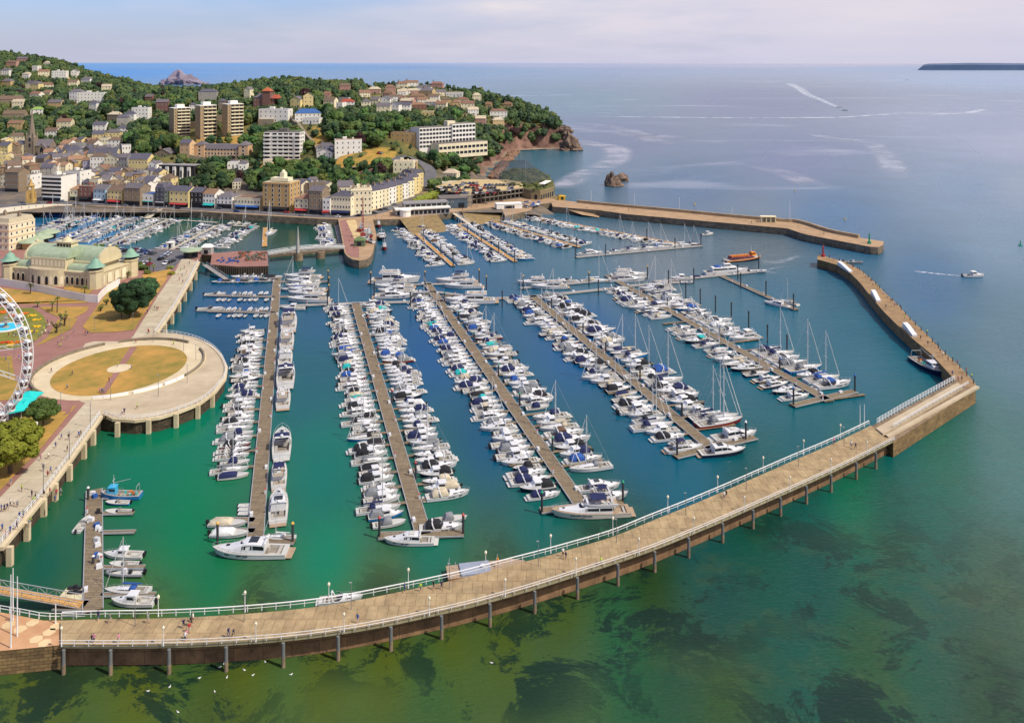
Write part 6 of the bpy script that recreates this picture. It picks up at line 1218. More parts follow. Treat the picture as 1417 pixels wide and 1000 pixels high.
tag(r, 'long peach terrace with slate roof and square end pavilions below the towers', 'terrace'); BL.append((266, 348, 192, 222, D)); BUILT += [(p.x + x, p.y + 5, 9) for x in range(-22, 24, 9)]
# white slab block with balconies
p = ground(390, 223); D = p.y; r = empty('apartment_block', p, R(-4)); k_ = D / F; W = 51 * k_; Hh = 38 * k_
mb = MB(); mb.box(-W/2, W/2, 0, 13, -5, Hh); part(mb, 'wall', WC['white'], r); mb = MB(); mb.box(-W/2 + .5, W/2 - .5, .5, 12.5, Hh, Hh + .5, 0); mb.box(-3, 3.5, 3, 8, Hh + .5, Hh + 3); part(mb, 'roof', [RC['flat']], r)
fl = 7; fh = Hh / fl
for k in range(fl):
    for a, b_ in ((-W/2, -W/2 + 5.2), (W/2 - 4.4, W/2)): mb = MB(); mb.box(a, b_, -1.5, -.02, k*fh, k*fh + 1.1, 0); part(mb, 'balcony', WC['white'], r)
    mb = MB(); mb.box(-W/2 + 6.5, W/2 - 6, -.8, -.02, k*fh, k*fh + 1.2); part(mb, 'balcony', WC['white'], r)
    for x, w_ in ((-W/2 + 2.7, 4.4), (-6, 3.6), (-1.2, 3.4), (3.4, 3.6), (7.4, 2.8), (W/2 - 2.2, 3.8)): o = inst(WIND, 'window', r, (x, -.02, k*fh + 1.2)); o.scale = (w_, 1, 1.45); addk(r, o)
    for y in (3, 8): o = inst(WIND, 'window', r, (W/2, y, k*fh + 1.2), R(90)); o.scale = (2.5, 1, 1.4); addk(r, o)
tag(r, 'white seven-storey apartment block with ribbon windows and corner balconies', 'apartment block'); BL.append((362, 417, 176, 226, D)); BUILT.append((p.x, p.y + 6, 17))
# modern black and white terrace
p = ground(243, 248.5); D = p.y; k_ = D / F; r = empty('modern_terrace', p, R(-12)); W = 56 * k_; Hh = 18 * k_
mb = MB(); mb.box(-W/2, W/2, 0, 10, -5, Hh); part(mb, 'wall', WC['black'], r); mb = MB(); mb.box(-W/2 - .3, W/2 + .3, -.6, 10.3, Hh, Hh + .5); part(mb, 'roof', RC['lead'], r); mb = MB(); mb.box(-W/2 - .4, W/2 + .6, -3, 0, -5, .2); part(mb, 'terrace', WC['white'], r)
for j in range(5): x = -W/2 + W*(j+.5)/5; mb = MB(); mb.box(x - 1.9, x + .5, -1.4, -.02, .2, Hh - 1); part(mb, 'bay', WC['white'], r); o = inst(WIND, 'window', r, (x - .7, -1.42, 1)); o.scale = (1.3, 1, 5.5); addk(r, o)
tag(r, 'modern black terrace with five white projecting bays', 'terrace'); BL.append((213, 272, 226, 250, D)); BUILT.append((p.x - 8, p.y + 4, 10)); BUILT.append((p.x + 8, p.y + 4, 10))
# red-roofed stone villa with tower
p = ground(365, 149); D = p.y; k_ = D / F
building(p, R(-5), 30*k_, 12, 13*k_, wall='redstone', roof='hip', rmat='slate2', rows=2, cols=6, side=2, chim=2, name='tower_villa', cat='villa', label='large dark stone villa with square tower, red pyramid roof and wings')
r = BUILT[-1]; vil = [o for o in col.objects if o.name.startswith('tower_villa')][0]
mb = MB(); mb.box(-1, 7, -1.5, 6.5, -4, 22*k_); t_ = part(mb, 'tower', WC['redstone'], vil); mb = MB(); z = 22*k_; mb.rings([[(-1.8, -2.3, z), (7.8, -2.3, z), (7.8, 7.3, z), (-1.8, 7.3, z)], [(2.9, 2.4, z + 4), (3.1, 2.4, z + 4), (3.1, 2.6, z + 4), (2.9, 2.6, z + 4)]]); part(mb, 'tower_roof', RC['red'], vil)
mb = MB(); z = 13*k_ + .2; mb.rings([[(7, -1, z - 1), (16, -1, z - 1), (16, 8, z - 1), (7, 8, z - 1)], [(9, 3, z + 2.6), (14, 3, z + 2.6), (14, 4, z + 2.6), (9, 4, z + 2.6)]]); part(mb, 'wing_roof', RC['red'], vil)
# big hotel on the right with long window grid, plus tan block
p = ground(620, 203); D = p.y; k_ = D / F; r = empty('grand_hotel', at(622, 203, p.z), R(38)); W, Hh = 62, 16.5; p.y
for nm, a, b_, d0, d1, z0, z1, fl, cols in (('main_wing', -30, 2, 0, 14, -6, 17, 5, 10), ('right_wing', 2, 26, -1.5, 12, -6, 19, 5, 7), ('lower_wing', -20, 30, -14, -1.6, -8, 4.2, 2, 12)):
    mb = MB(); mb.box(a, b_, d0, d1, z0, z1); g_ = part(mb, nm, WC['white'] if nm != 'lower_wing' else WC['pale'], r); mb = MB(); mb.box(a + .4, b_ - .4, d0 + .4, d1 - .4, z1, z1 + .3, 0); part(mb, 'roof', RC['flat'], g_)
    fh = (z1 - 0) / fl
    for k in range(fl):
        for j in range(cols): o = inst(WIND, 'window', g_, (a + (b_ - a) * (j + .5) / cols, d0 - .02, (.7 + k*fh) if fl > 2 else (-5 + k * 4.6))); o.scale = ((b_ - a) / cols * .78, 1, fh * .55 if fl > 2 else 2.2); addk(g_, o)
mb = MB(); mb.box(0, 8, 3, 9, 17, 21.5); part(mb, 'plant_room', WC['pale'], r)
tag(r, 'large white hotel with long window grids above the cove', 'hotel'); BL.append((588, 655, 150, 200, D)); BUILT += [(p.x + x, p.y + x*.78 - 3, 15) for x in (-20, -5, 10, 20)]
bpx(585, 614, 214, 189, 30, None, 12, wall='tan', roof='flat', rmat='slate', rows=5, cols=3, side=0, leftside=0, chim=0, ww=.9, wh=1, name='hotel_block', cat='hotel', label='plain tan six-storey block in front of the white hotel')
# church with spire
p = ground(41, 216); D = p.y; k_ = D / F; r = empty('church', p, R(0)); CS = mat('church_stone', '857868', .9, .15, 2.5)
hb = 40 * k_; mb = MB(); mb.box(-3.6, 3.6, 0, 7.2, -4, 24*k_); mb.box(-4.1, -3.2, -.5, .5, -4, 20*k_); mb.box(3.2, 4.1, -.5, .5, -4, 20*k_); t_ = part(mb, 'tower', CS, r)
mb = MB(); z = 24*k_; mb.lathe([(3.9, z), (3.0, z + 2.2), (1.1, z + 17), (.08, 65*k_)], (0, 3.6, 0), 8); [mb.lathe([(.7, z - 1), (.7, z + 3), (0, z + 6)], (sx*3, 3.6 + sy*3, 0), 4) for sx in (-1, 1) for sy in (-1, 1)]; part(mb, 'spire', CS, r)
mb = MB(); mb.box(4, 17, 2, 13, -4, 8); mb.face([(17, 2, 8), (17, 13, 8), (17, 7.5, 13.5)]); mb.box(8, 15, -1.5, 2, -4, 6); mb.face([(8, -1.5, 6), (15, -1.5, 6), (11.5, -1.5, 10.5)]); part(mb, 'nave', CS, r)
mb = MB(); mb.face([(3.6, 1.6, 7.8), (17.4, 1.6, 7.8), (17.4, 7.5, 13.7), (3.6, 7.5, 13.7)]); mb.face([(3.6, 13.4, 7.8), (3.6, 7.5, 13.7), (17.4, 7.5, 13.7), (17.4, 13.4, 7.8)]); [mb.face(q) for q in ([(7.6, -1.8, 5.8), (11.5, -1.8, 10.7), (11.5, 5, 10.7), (7.6, 5, 5.8)], [(15.4, -1.8, 5.8), (15.4, 5, 5.8), (11.5, 5, 10.7), (11.5, -1.8, 10.7)])]; part(mb, 'roof', RC['slate2'], r)
mb = MB(); mb.prism([(0, 0), (1, 0), (1, 1), (0, 1)], 0, .01) ; mb = MB(); mb.face([(10, -1.56, 1), (13, -1.56, 1), (13, -1.56, 5.5), (11.5, -1.56, 8), (10, -1.56, 5.5)]); part(mb, 'window', GLASS, r)
for z in (7, 12): mb = MB(); mb.face([(-.9, -.04, z), (.9, -.04, z), (.9, -.04, z + 2.5), (0, -.04, z + 3.6), (-.9, -.04, z + 2.5)]); part(mb, 'window', GLASS, r)
tag(r, 'grey stone church with tall pointed spire and slate nave', 'church'); BL.append((30, 64, 150, 214, D)); BUILT.append((p.x + 5, p.y + 5, 13))
# clock tower monument
p = at(43, 281, 4); r = empty('clock_tower', p); k_ = p.y / F; CT = mat('clock_stone', 'b8985c', .9, .1, 1.5); mb = MB(); mb.box(-2.6, 2.6, -2.6, 2.6, 0, 3, 0, .2); mb.box(-1.5, 1.5, -1.5, 1.5, 3, 11.5); [mb.box(sx*1.9 - .5, sx*1.9 + .5, sy*1.9 - .5, sy*1.9 + .5, 3, 8, 0, .15) for sx in (-1, 1) for sy in (-1, 1)]; mb.box(-1.9, 1.9, -1.9, 1.9, 11.5, 12.1); part(mb, 'shaft', CT, r)
mb = MB(); mb.lathe([(1.9, 12.1), (1.3, 13), (.5, 16), (0, 17)], (0, 0, 0), 4); part(mb, 'spire', CT, r); mb = MB(); mb.lathe([(0, 0), (.8, 0)], (0, 0, 0), 16); mb.M = None; mb2 = MB(); mb2.M = Matrix.Translation((0, -1.53, 10.2)) @ Matrix.Rotation(R(90), 4, 'X'); mb2.lathe([(.85, 0), (0, .01)], (0, 0, 0), 16); part(mb2, 'clock_face', WHITE, r); tag(r, 'sandstone clock tower on the pale esplanade', 'clock tower')
# tall hotel at the very left edge beside the gardens
p = at(-2, 346, 4); o = building(p, R(-18), 13.5, 16, 13.5, wall=WC['pale'], roof='mansard', rmat='pale', rows=4, cols=4, side=5, chim=2, rh=2.6, parapet=True, bands='peach', name='seafront_hotel', cat='hotel', label='ornate peach and white hotel cut by the left photo edge')
# east quay: low restaurant, dark shed, car park deck
p = at(587, 297, 4)
r = empty('quay_restaurant', at(592, 297, 4), R(17)); mb = MB(); mb.box(-20, 14, 0, 14, 0, 3.6); mb.box(-14, 14, 5, 14, 3.6, 6.4); part(mb, 'wall', WC['grey'], r)
mb = MB(); mb.box(-20.6, 14.6, -.8, 5, 3.6, 4.4); part(mb, 'balcony', WC['white'], r); mb = MB(); mb.box(-14.5, 14.5, 4.5, 14.5, 6.4, 6.9); part(mb, 'roof', RC['lead'], r)
for j in range(12): o = inst(WIND, 'window', r, (-18.3 + j*2.8, 0, .5)); o.scale = (2.2, 1, 2.4); addk(r, o)
for j in range(8): o = inst(WIND, 'window', r, (-12 + j*3.4, 5, 4.4)); o.scale = (2.8, 1, 1.6); addk(r, o)
mb = MB(); mb.M = Matrix.Translation((-14.5, -1.2, 0)); mb.lathe([(3.4, 0), (3.4, 3.4), (3.8, 3.5), (3.8, 4.3), (0, 5)], (0, 0, 0), 12); part(mb, 'turret', WC['white'], r)
tag(r, 'low quayside restaurant with white balcony and round turret', 'restaurant'); BUILT.append((r.location.x, r.location.y, 20))
r = empty('boat_shed', at(628, 288.5, 4), R(12)); mb = MB(); mb.box(-9, 9, 0, 14, 0, 6.4); part(mb, 'wall', mat('blue_grey_cladding', '4c5c6a', .7), r); mb = MB(); mb.box(-9.3, 9.3, -.3, 14.3, 6.4, 6.9); part(mb, 'roof', RC['flat'], r); mb = MB(); mb.box(3, 7, -.1, 0, 0, 3.6); part(mb, 'door', GLASS, r)
for j in range(3): o = inst(WIN, 'window', r, (-7 + j*3, 0, 3.6)); o.scale = (1.4, 1, 1.2); addk(r, o)
tag(r, 'blue-grey clad harbour shed beside the restaurant', 'shed')
r = empty('parking_deck', at(640, 285, 4), 0); A_, B_ = at(641, 285, 4), at(724, 273.5, 4); C_, D_ = at(716, 256, 6), at(612, 262, 6)
ct = A_.copy(); loc_ = lambda q: ((q - ct).x, (q - ct).y); P_ = [loc_(q) for q in (A_, B_, at(722, 265, 4), at(700, 252, 9), at(640, 252, 9), at(602, 262, 9))]
for c in r.children: pass
r.location = ct; mb = MB(); mb.prism(P_, 0, .3, 0); mb.prism(P_, 3.2, 3.8, 0); mb.prism(P_, 6.2, 7., 0, 1); part(mb, 'floor_slab', [mat('deck_concrete', '7c746a', .9, .15, 5), mat('deck_sand', 'b09a6c', .95, .15, 8, c2='c8b080')], r)
dq = Vector((B_.x - A_.x, B_.y - A_.y, 0)); mb = MB()
for j in range(15):
    q = dq * (j / 14); mb = MB(); mb.box(q.x - .3, q.x + .3, q.y - .25, q.y + .35, .3, 6.2); part(mb, 'column', mat('deck_concrete', '7c746a'), r)
mb = MB(); t_ = dq.normalized(); nn = Vector((-t_.y, t_.x, 0)) * 2.5; mb.face([nn + Vector((0, 0, .3)), dq + nn + Vector((0, 0, .3)), dq + nn + Vector((0, 0, 6.2)), nn + Vector((0, 0, 6.2))]); part(mb, 'glazing', GLASS, r)
mb = MB(); mb.M = Matrix.Translation((1.5, .5, 0)); mb.lathe([(4, 0), (4, 3), (4.4, 3), (4.4, 4), (4, 4), (4, 7), (4.4, 7), (0, 7.2)], (0, 0, 0), 14); part(mb, 'stair_drum', mat('deck_concrete', '7c746a'), r)
tag(r, 'two-storey concrete quay building with cars parked on its roof', 'car park building'); PDZ = 11.0
# aviary headland: stone fort, roof garden, arches and netting on masts
AV = mat('aviary_stone', '7a6a52', .9, .2, 4, c2='958464'); mb = MB()
pp = pixpoly([(700,268),(735,276),(748,276.5),(766,271),(768,266),(760,254),(742,243),(704,243),(690,252)], 4)
r = empty('aviary_building', pp[0]); L0 = [(q.x - pp[0].x, q.y - pp[0].y) for q in pp]; mb.prism(L0, -6, 4.5, 0, 1); mb.prism([( x*.97 + .5, y*.97 + 1) for x, y in L0], 4.5, 6.4, 0, 1); part(mb, 'wall', [AV, mat('garden_mix', '6c6434', .95, .3, 4, c2='3c4a22', bump=1, bscale=3)], r)
AB = mat('aviary_bush', '34421e', .95, .3, 2, c2='5c6430'); q = random.Random(2); xs_ = [v[0] for v in L0]; ys_ = [v[1] for v in L0]
for k_ in range(150):
    u_, v_ = q.uniform(min(xs_), max(xs_)), q.uniform(min(ys_), max(ys_))
    if inpoly(u_, v_, L0): mb = MB(); mb.blob((u_ * .95 + .5, v_ * .95 + 1, 6.5), q.uniform(1, 2.3), 2, .5, (1, 1, .7), k_); part(mb, 'garden_bush', AB, r)
for e0, e1 in ((1, 2), (2, 3), (3, 4)):
    a = Vector((*L0[e0], 0)); b_ = Vector((*L0[e1], 0)); dd = b_ - a; n_a = max(1, int(dd.length / 3.4))
    for j in range(n_a): mb = MB(); mb.M = Matrix.Translation(a + dd * ((j + .5) / n_a)) @ Matrix.Rotation(math.atan2(dd.y, dd.x), 4, 'Z'); mb.face([(-1, -.06, 0), (1, -.06, 0), (1, -.06, 2.9), (0, -.06, 3.9), (-1, -.06, 2.9)]); part(mb, 'arch', GLASS, r)
a = Vector((*L0[2], 0)); b_ = Vector((*L0[4], 0)); dd = b_ - a
mb = MB(); mb.M = Matrix.Translation(a + dd*.5 + Vector((-2, 3, 9))) @ Matrix.Rotation(math.atan2(dd.y, dd.x), 4, 'Z'); mb.box(-9, 9, -2, 2, 0, .5); part(mb, 'roof', WC['white'], r)
tag(r, 'brown stone seafront aviary fort with arches, planted roof and white canopy', 'aviary'); BL.append((690, 770, 235, 275, 640))
netm = bpy.data.materials.new('aviary_net'); netm.use_nodes = True; nb = netm.node_tree.nodes['Principled BSDF']; nb.inputs['Base Color'].default_value = (.07, .09, .11, 1); nb.inputs['Alpha'].default_value = .33; nb.inputs['Roughness'].default_value = .9
r2 = empty('aviary_net', (0, 0, 0)); mb = MB(); T1, T2, T3 = at(727, 222, 0), at(692, 222, 0), at(727, 222, 0)
def pz(px, D, z): return Vector(((px - CX) / F * D, D, z))
ap = [pz(727, 660, 25), pz(694, 690, 21), pz(700, 720, 18)]; rim = [pz(762, 640, 14), pz(735, 625, 12), pz(705, 630, 12), pz(686, 650, 10), pz(680, 700, 12), pz(696, 740, 10), pz(740, 700, 11), pz(762, 640, 14)]
cen = ap[0].lerp(ap[1], .5) + Vector((0, 0, -5))
for q, w2 in zip(rim, rim[1:]):
    m_ = ap[0] if (q.x + w2.x) / 2 > cen.x else ap[1]; mb.face([q, w2, m_])
mb.face([rim[2], ap[1], ap[0]]); mb.face([rim[5], ap[0], ap[1]]); part(mb, 'net', netm, r2)
for q, lo in ((ap[0], 8), (ap[1], 4), (rim[0], 8), (rim[3], 4)): mb = MB(); mb.tube((q.x, q.y, lo), q, .25, .2, 6); part(mb, 'pole', GREYM, r2)
tag(r2, 'dark peaked netting hung from poles over the aviary', 'netting')
# rocks of the point, arch and stack
ROCK = mat('cliff_rock', '4e4038', .9, .3, 5, c2='8a7462', bump=.8, bscale=2)
def rockmass(name, blobs, label, m=ROCK):
    mb = MB()
    for i, (px, py, D, r_, sx, sz, dz) in enumerate(blobs): p = atD(px, py, D); mb.blob((p.x, D, dz), r_, 3, .5, (sx, 1, sz), i + len(blobs)*7)
    return tag(mb.build(name, m), label, 'rock')
rockmass('sea_arch', [(778,0,1005,7,1.0,2.2,6),(783,0,1000,4.5,1.6,1.2,19),(786,0,1000,3.6,.9,3.4,9),(791,0,1000,3.4,.9,2.0,7),(794,0,1000,4,1,.8,2)], 'jagged rock arch standing off the headland tip')
rockmass('sea_stack', [(790,0,978,9,1.1,1.1,4),(787,0,975,7,.9,1.9,6),(797,0,972,7,1.1,.6,1),(782,0,970,5,1,.5,1)], 'pyramid-shaped rock in front of the arch')
rockmass('offshore_rock', [(850,0,700,5,1.2,1.0,2),(845,0,695,4.5,.9,1.5,3),(852,0,692,4,1.4,.6,.5)], 'craggy brown rock nearer of the pair off the breakwater'); rockmass('offshore_rock', [(857,0,722,5,1.5,.8,1.5),(862,0,722,4,1,.7,1.2)], 'flatter rock farther of the pair off the breakwater')
mb = MB(); rng = random.Random(4)
for k in range(60): px = rng.uniform(752, 778); D = rng.uniform(600, 645) + (765 - px) * .4; p = atD(px, 0, D); mb.blob((p.x, D, rng.uniform(-.3, .8)), rng.uniform(1, 2.4), 1, .4, (1.2, 1, .7), k)
tag(mb.build('boulder_apron', mat('ochre_rock', '6e5a34', .95, .3, 3, c2='8c7a48')), 'ochre boulders tumbling from the aviary wall into the sea', 'boulders')
rng = random.Random(6); mb = MB()
for k in range(260):
    t = rng.random(); px = 683 + 30 * t + rng.uniform(-3, 3); D = 735 + 215 * t; p = atD(px, 0, D); mb.blob((p.x, D, rng.uniform(0, 1.5)), rng.uniform(1.5, 4), 1, .45, (1.3, 1, .7), k)
tag(mb.build('boulder_apron', mat('pink_rock', '6a4a3c', .95, .3, 3, c2='94765e')), 'reddish boulders along the cove shore under the trees', 'boulders')
mb = MB(); bp_ = [pz(x, D, .8) for x, D in ((716, 968), (725, 988), (752, 992), (760, 984), (735, 974))]; mb.sheet([(q.x, q.y) for q in bp_], .8); struct(mb.build('beach', mat('beach_sand', 'a08c7c', .95, .1, 4)), 'small pale beach at the foot of the red cliff')
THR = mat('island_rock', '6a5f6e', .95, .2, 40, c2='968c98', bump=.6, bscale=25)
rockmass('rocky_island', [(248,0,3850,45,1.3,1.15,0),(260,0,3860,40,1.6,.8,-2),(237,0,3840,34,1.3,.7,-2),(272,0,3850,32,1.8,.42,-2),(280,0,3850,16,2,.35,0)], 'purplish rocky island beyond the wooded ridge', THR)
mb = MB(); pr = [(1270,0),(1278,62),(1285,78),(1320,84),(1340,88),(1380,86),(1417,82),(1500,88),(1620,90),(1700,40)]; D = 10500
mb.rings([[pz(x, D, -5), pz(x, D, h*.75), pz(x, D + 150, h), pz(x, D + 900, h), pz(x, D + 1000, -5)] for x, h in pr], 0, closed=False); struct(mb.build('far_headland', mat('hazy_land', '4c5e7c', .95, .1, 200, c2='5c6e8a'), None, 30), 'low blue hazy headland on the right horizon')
# garden walls, road on the hill
def hill_strip(name, pts, w_, m, lift, label, kind=None, wallh=0, cat=None):
    P_ = [ground(x, y) for x, y in pts]; P_ = resample(smooth_line([p for p in P_ if p], 4), 5); a = offset_line(P_, w_/2); b_ = offset_line(P_, -w_/2); mb = MB()
    if wallh: mb.rings([[(p.x, p.y, tz(p.x, p.y) - 2), (p.x, p.y, tz(p.x, p.y) + wallh), (q.x, q.y, tz(p.x, p.y) + wallh), (q.x, q.y, tz(p.x, p.y) - 2)] for p, q in zip(a, b_)], 0, caps=True)
    else: mb.rings([[(p.x, p.y, max(tz(p.x, p.y), tz(q.x, q.y)) + lift), (q.x, q.y, max(tz(p.x, p.y), tz(q.x, q.y)) + lift)] for p, q in zip(a, b_)], 0, closed=False)
    o = mb.build(name, m); BUILT.extend([(p.x, p.y, w_/2 + 2) for p in P_]); return struct(o, label) if not wallh else tag(o, label, cat or 'wall')
hill_strip('road', [(590,262),(594,252),(596,243),(590,234),(578,226),(560,222),(545,226)], 9, ASPH, .7, 'grey road curving up past the terrace')
hill_strip('road', [(545,226),(530,232),(500,234),(470,236)], 5, ASPH, .7, 'side road below the white hotel')
hill_strip('retaining_wall', [(402,163),(412,176),(424,192),(436,208),(446,223)], 2.5, WC['stone'], 0, 'long stone wall dropping down the dry hillside', wallh=3)
hill_strip('retaining_wall', [(262,223),(290,226),(320,229),(343,231)], 1.5, WC['stone'], 0, 'dark stone retaining wall below the peach terrace', wallh=4)
hill_strip('retaining_wall', [(478,252),(500,252),(516,246)], 1.5, WC['redstone'], 0, 'pinkish quarry wall behind the corner hotel', wallh=6)
hill_strip('retaining_wall', [(262,178),(285,178),(312,178),(330,180)], 1.5, WC['brown'], 0, 'dark brown wall behind the three towers', wallh=6)
CLEAR = [([(232,190),(345,190),(352,200),(300,212),(240,206)], 'dry_grass'), ([(420,185),(438,175),(455,195),(470,215),(450,222),(436,205)], 'dry_grass'), ([(475,215),(545,205),(545,222),(510,232),(470,240),(462,232)], 'dry_grass'), ([(510,112),(575,112),(572,116),(512,116)], 'dry_grass'), ([(400,222),(450,222),(470,236),(400,238),(360,232)], 'dry_grass'),([(95,108),(110,108),(110,114),(92,112)], 'dry_grass'), ([(500,112),(640,118),(655,132),(605,146),(520,158),(500,150)], None), ([(520,190),(600,190),(610,215),(560,220)], None)]
for i, (poly, g_) in enumerate(CLEAR):
    if not g_: continue
    # dry lawns draped over the slope
    xs_ = [p[0] for p in poly]; ys_ = [p[1] for p in poly]; V = [ground(x, y) for x, y in poly]
    if any(v is None for v in V): continue
    X0, X1, Y0, Y1 = min(v.x for v in V), max(v.x for v in V), min(v.y for v in V), max(v.y for v in V); mb = MB(); st = 5
    for a in np.arange(X0, X1, st):
        for b_ in np.arange(Y0, Y1, st):
            if inpoly(a + st/2, b_ + st/2, [(v.x, v.y) for v in V]): mb.face([(u, v, tz(u, v) + .5) for u, v in ((a, b_), (a+st, b_), (a+st, b_+st), (a, b_+st))])
    if mb.f: struct(mb.build('dry_lawn', GRASS), 'parched grass bank on the hillside')
# ------------------------------------------------------------------ trees
def leafmat(name, c, c2, rnd=.35, sc_=4.):
    m = mat(name, c, .75, .3, sc_, c2=c2, rnd=rnd, spec=.15); return m
LEAF = [leafmat('leaves_green', (.045, .09, .025), (.11, .17, .045)), leafmat('leaves_dark', (.02, .045, .02), (.05, .09, .034)), leafmat('leaves_olive', (.075, .10, .025), (.15, .17, .04)), leafmat('leaves_copper', (.03, .014, .016), (.06, .028, .026), .2), leafmat('leaves_gold', (.13, .14, .02), (.24, .24, .035), .15, 2.5)]
BARK = mat('bark', (.09, .065, .045), .95, .3, 1)
def crown_mb(seed, r=5., h=1., leaves=500, lsz=.55, clumps=13, conic=False, ck=1.):
    q = random.Random(seed); mb = MB(); cs = []
    for i in range(clumps):
        a = q.uniform(0, 2*math.pi); z = q.uniform(-.55, .85); rr = math.sqrt(max(0, 1 - z*z)) * q.uniform(.35, .72)
        if conic: z = q.uniform(-1, 1.3); rr = (1.35 - z) * .26 * q.uniform(.3, 1)
        rr *= 1.45 - .45 * ck; c = Vector((math.cos(a) * rr * r, math.sin(a) * rr * r, (z * .62 * h + .1) * r)); k = r * ck * q.uniform(.3, .5) * (.75 if conic else 1); cs.append((c, k)); mb.blob(c, k, 2, .42, (1, 1, .82), seed * 13 + i, 0)
    cs.append((Vector((0, 0, 0)), r * .55)); mb.blob((0, 0, 0), r * .55, 2, .3, (1, 1, h), seed, 0)
    for i in range(leaves):
        c, k = q.choice(cs); d = Vector((q.gauss(0, 1), q.gauss(0, 1), q.gauss(.3, 1))).normalized(); p = c + Vector((d.x, d.y, d.z * .82)) * k * q.uniform(.92, 1.25)
        u = Vector((q.gauss(0, 1), q.gauss(0, 1), q.gauss(0, 1))).normalized(); v = (u.cross(d) if u.cross(d).length > .1 else u.orthogonal()).normalized(); u = (u * .6 + d.cross(v)).normalized(); s = lsz * q.uniform(.6, 1.3)
        mb.face([p - u*s - v*s*.5, p + u*s*.3 - v*s*.6, p + u*s, p + v*s*.7], 0)
    return mb
TREES = []
def mk_tree(name, seed, m, r=5., h=1., trunk=4., leaves=520, lsz=.5, clumps=13, conic=False, ck=1.):
    root = empty('proto_' + name, (0, 0, -500)); mb = crown_mb(seed, r, h, leaves, lsz, clumps, conic, ck); 
    for i, v in enumerate(mb.v): mb.v[i] = v + Vector((0, 0, trunk + r * .45 * h))
    part(mb, 'crown', m, root); mb = MB(); q = random.Random(seed); mb.tube((0, 0, -1.5), (0, 0, trunk), r*.085, r*.06, 7)
    for i in range(5): a = q.uniform(0, 6.28); mb.tube((0, 0, trunk * .8), (math.cos(a)*r*.45, math.sin(a)*r*.45, trunk + r * q.uniform(.3, .7)), r*.04, r*.015, 5)
    part(mb, 'trunk', BARK, root); return root
for s in range(4): TREES.append((mk_tree('broad_tree', s + 1, LEAF[0]), 'bushy mid-green tree', 'broadleaf_tree'))
for s in range(2): TREES.append((mk_tree('dark_tree', s + 11, LEAF[1], 5.2, 1.0), 'dense dark green tree', 'evergreen_tree'))
TREES.append((mk_tree('olive_tree', 21, LEAF[2], 4.6, .9), 'pale olive-green tree', 'broadleaf_tree')); TREES.append((mk_tree('copper_tree', 31, LEAF[3], 4.6, 1.), 'dark copper-leaved tree', 'copper_beech')); TREES.append((mk_tree('pine_tree', 41, LEAF[1], 4.2, 1.4, 4., conic=True), 'tall dark conifer', 'conifer'))
WT = [0]*5 + [1]*5 + [2]*5 + [3]*5 + [4]*6 + [5]*6 + [6]*4 + [7]*1 + [8]*2
rng = random.Random(99); cand = []
clr = [[(x, y) for x, y in p] for p, _ in CLEAR]; sparse = clr[6:]
BA = np.array([(b[0], b[1], b[2]) for b in BUILT])
for it in range(34000):
    D = 560 + 1250 * rng.random() ** 1.25; px = rng.uniform(-90, 800); x = (px - CX) / F * D
    z = tz(x, D)
    if z < 5.5 or (z < 12 and px < 225 and D < 690 and rng.random() < .93): continue
    py = HY + (H - z) * F / D; s = rng.uniform(.55, 1.15) * (1.0 if D < 900 else 1.15)
    if ((BA[:, 0] - x) ** 2 + (BA[:, 1] - D) ** 2 < (BA[:, 2] * .8 + 3.2 * s) ** 2).any(): continue
    if any(inpoly(px, py, p) for p in clr[:6]) and rng.random() < .95: continue
    sp_ = any(inpoly(px, py, p) for p in sparse)
    if sp_ and rng.random() < .72: continue
    if sp_: s *= .6
    if 170 < px < 245 and 195 < py < 245: s *= 1.25
    if px < 235 and 205 < py: 
        if not (170 < px < 245): continue
    top = py - 10.5 * s * F / D; hw = 4.6 * s * F / D; bad = False
    for bx0, bx1, bt, bb, bD in BL:
        if D < bD and px + hw > bx0 and px - hw < bx1 and top < bb - (bb - bt) * .22 and py > bt: bad = True; break
    if bad:
        s *= .4; top = py - 10.5 * s * F / D; hw = 4.6 * s * F / D
        if any(D < bD and px + hw > bx0 and px - hw < bx1 and top < bb - (bb - bt) * .3 and py > bt for bx0, bx1, bt, bb, bD in BL): continue
    cand.append((D, px, x, z, s))
q = random.Random(5)
for it in range(420):
    px, py = q.uniform(640, 765), q.uniform(160, 240)
    if inpoly(px, py, [(650,185),(700,172),(765,160),(762,178),(745,186),(722,190),(706,202),(700,215),(690,228),(672,240),(640,240)]):
        g_ = ground(px, py + 4)
        if g_ and g_.z > 3: cand.append((g_.y, px, g_.x, g_.z, q.uniform(.55, 1.0)))
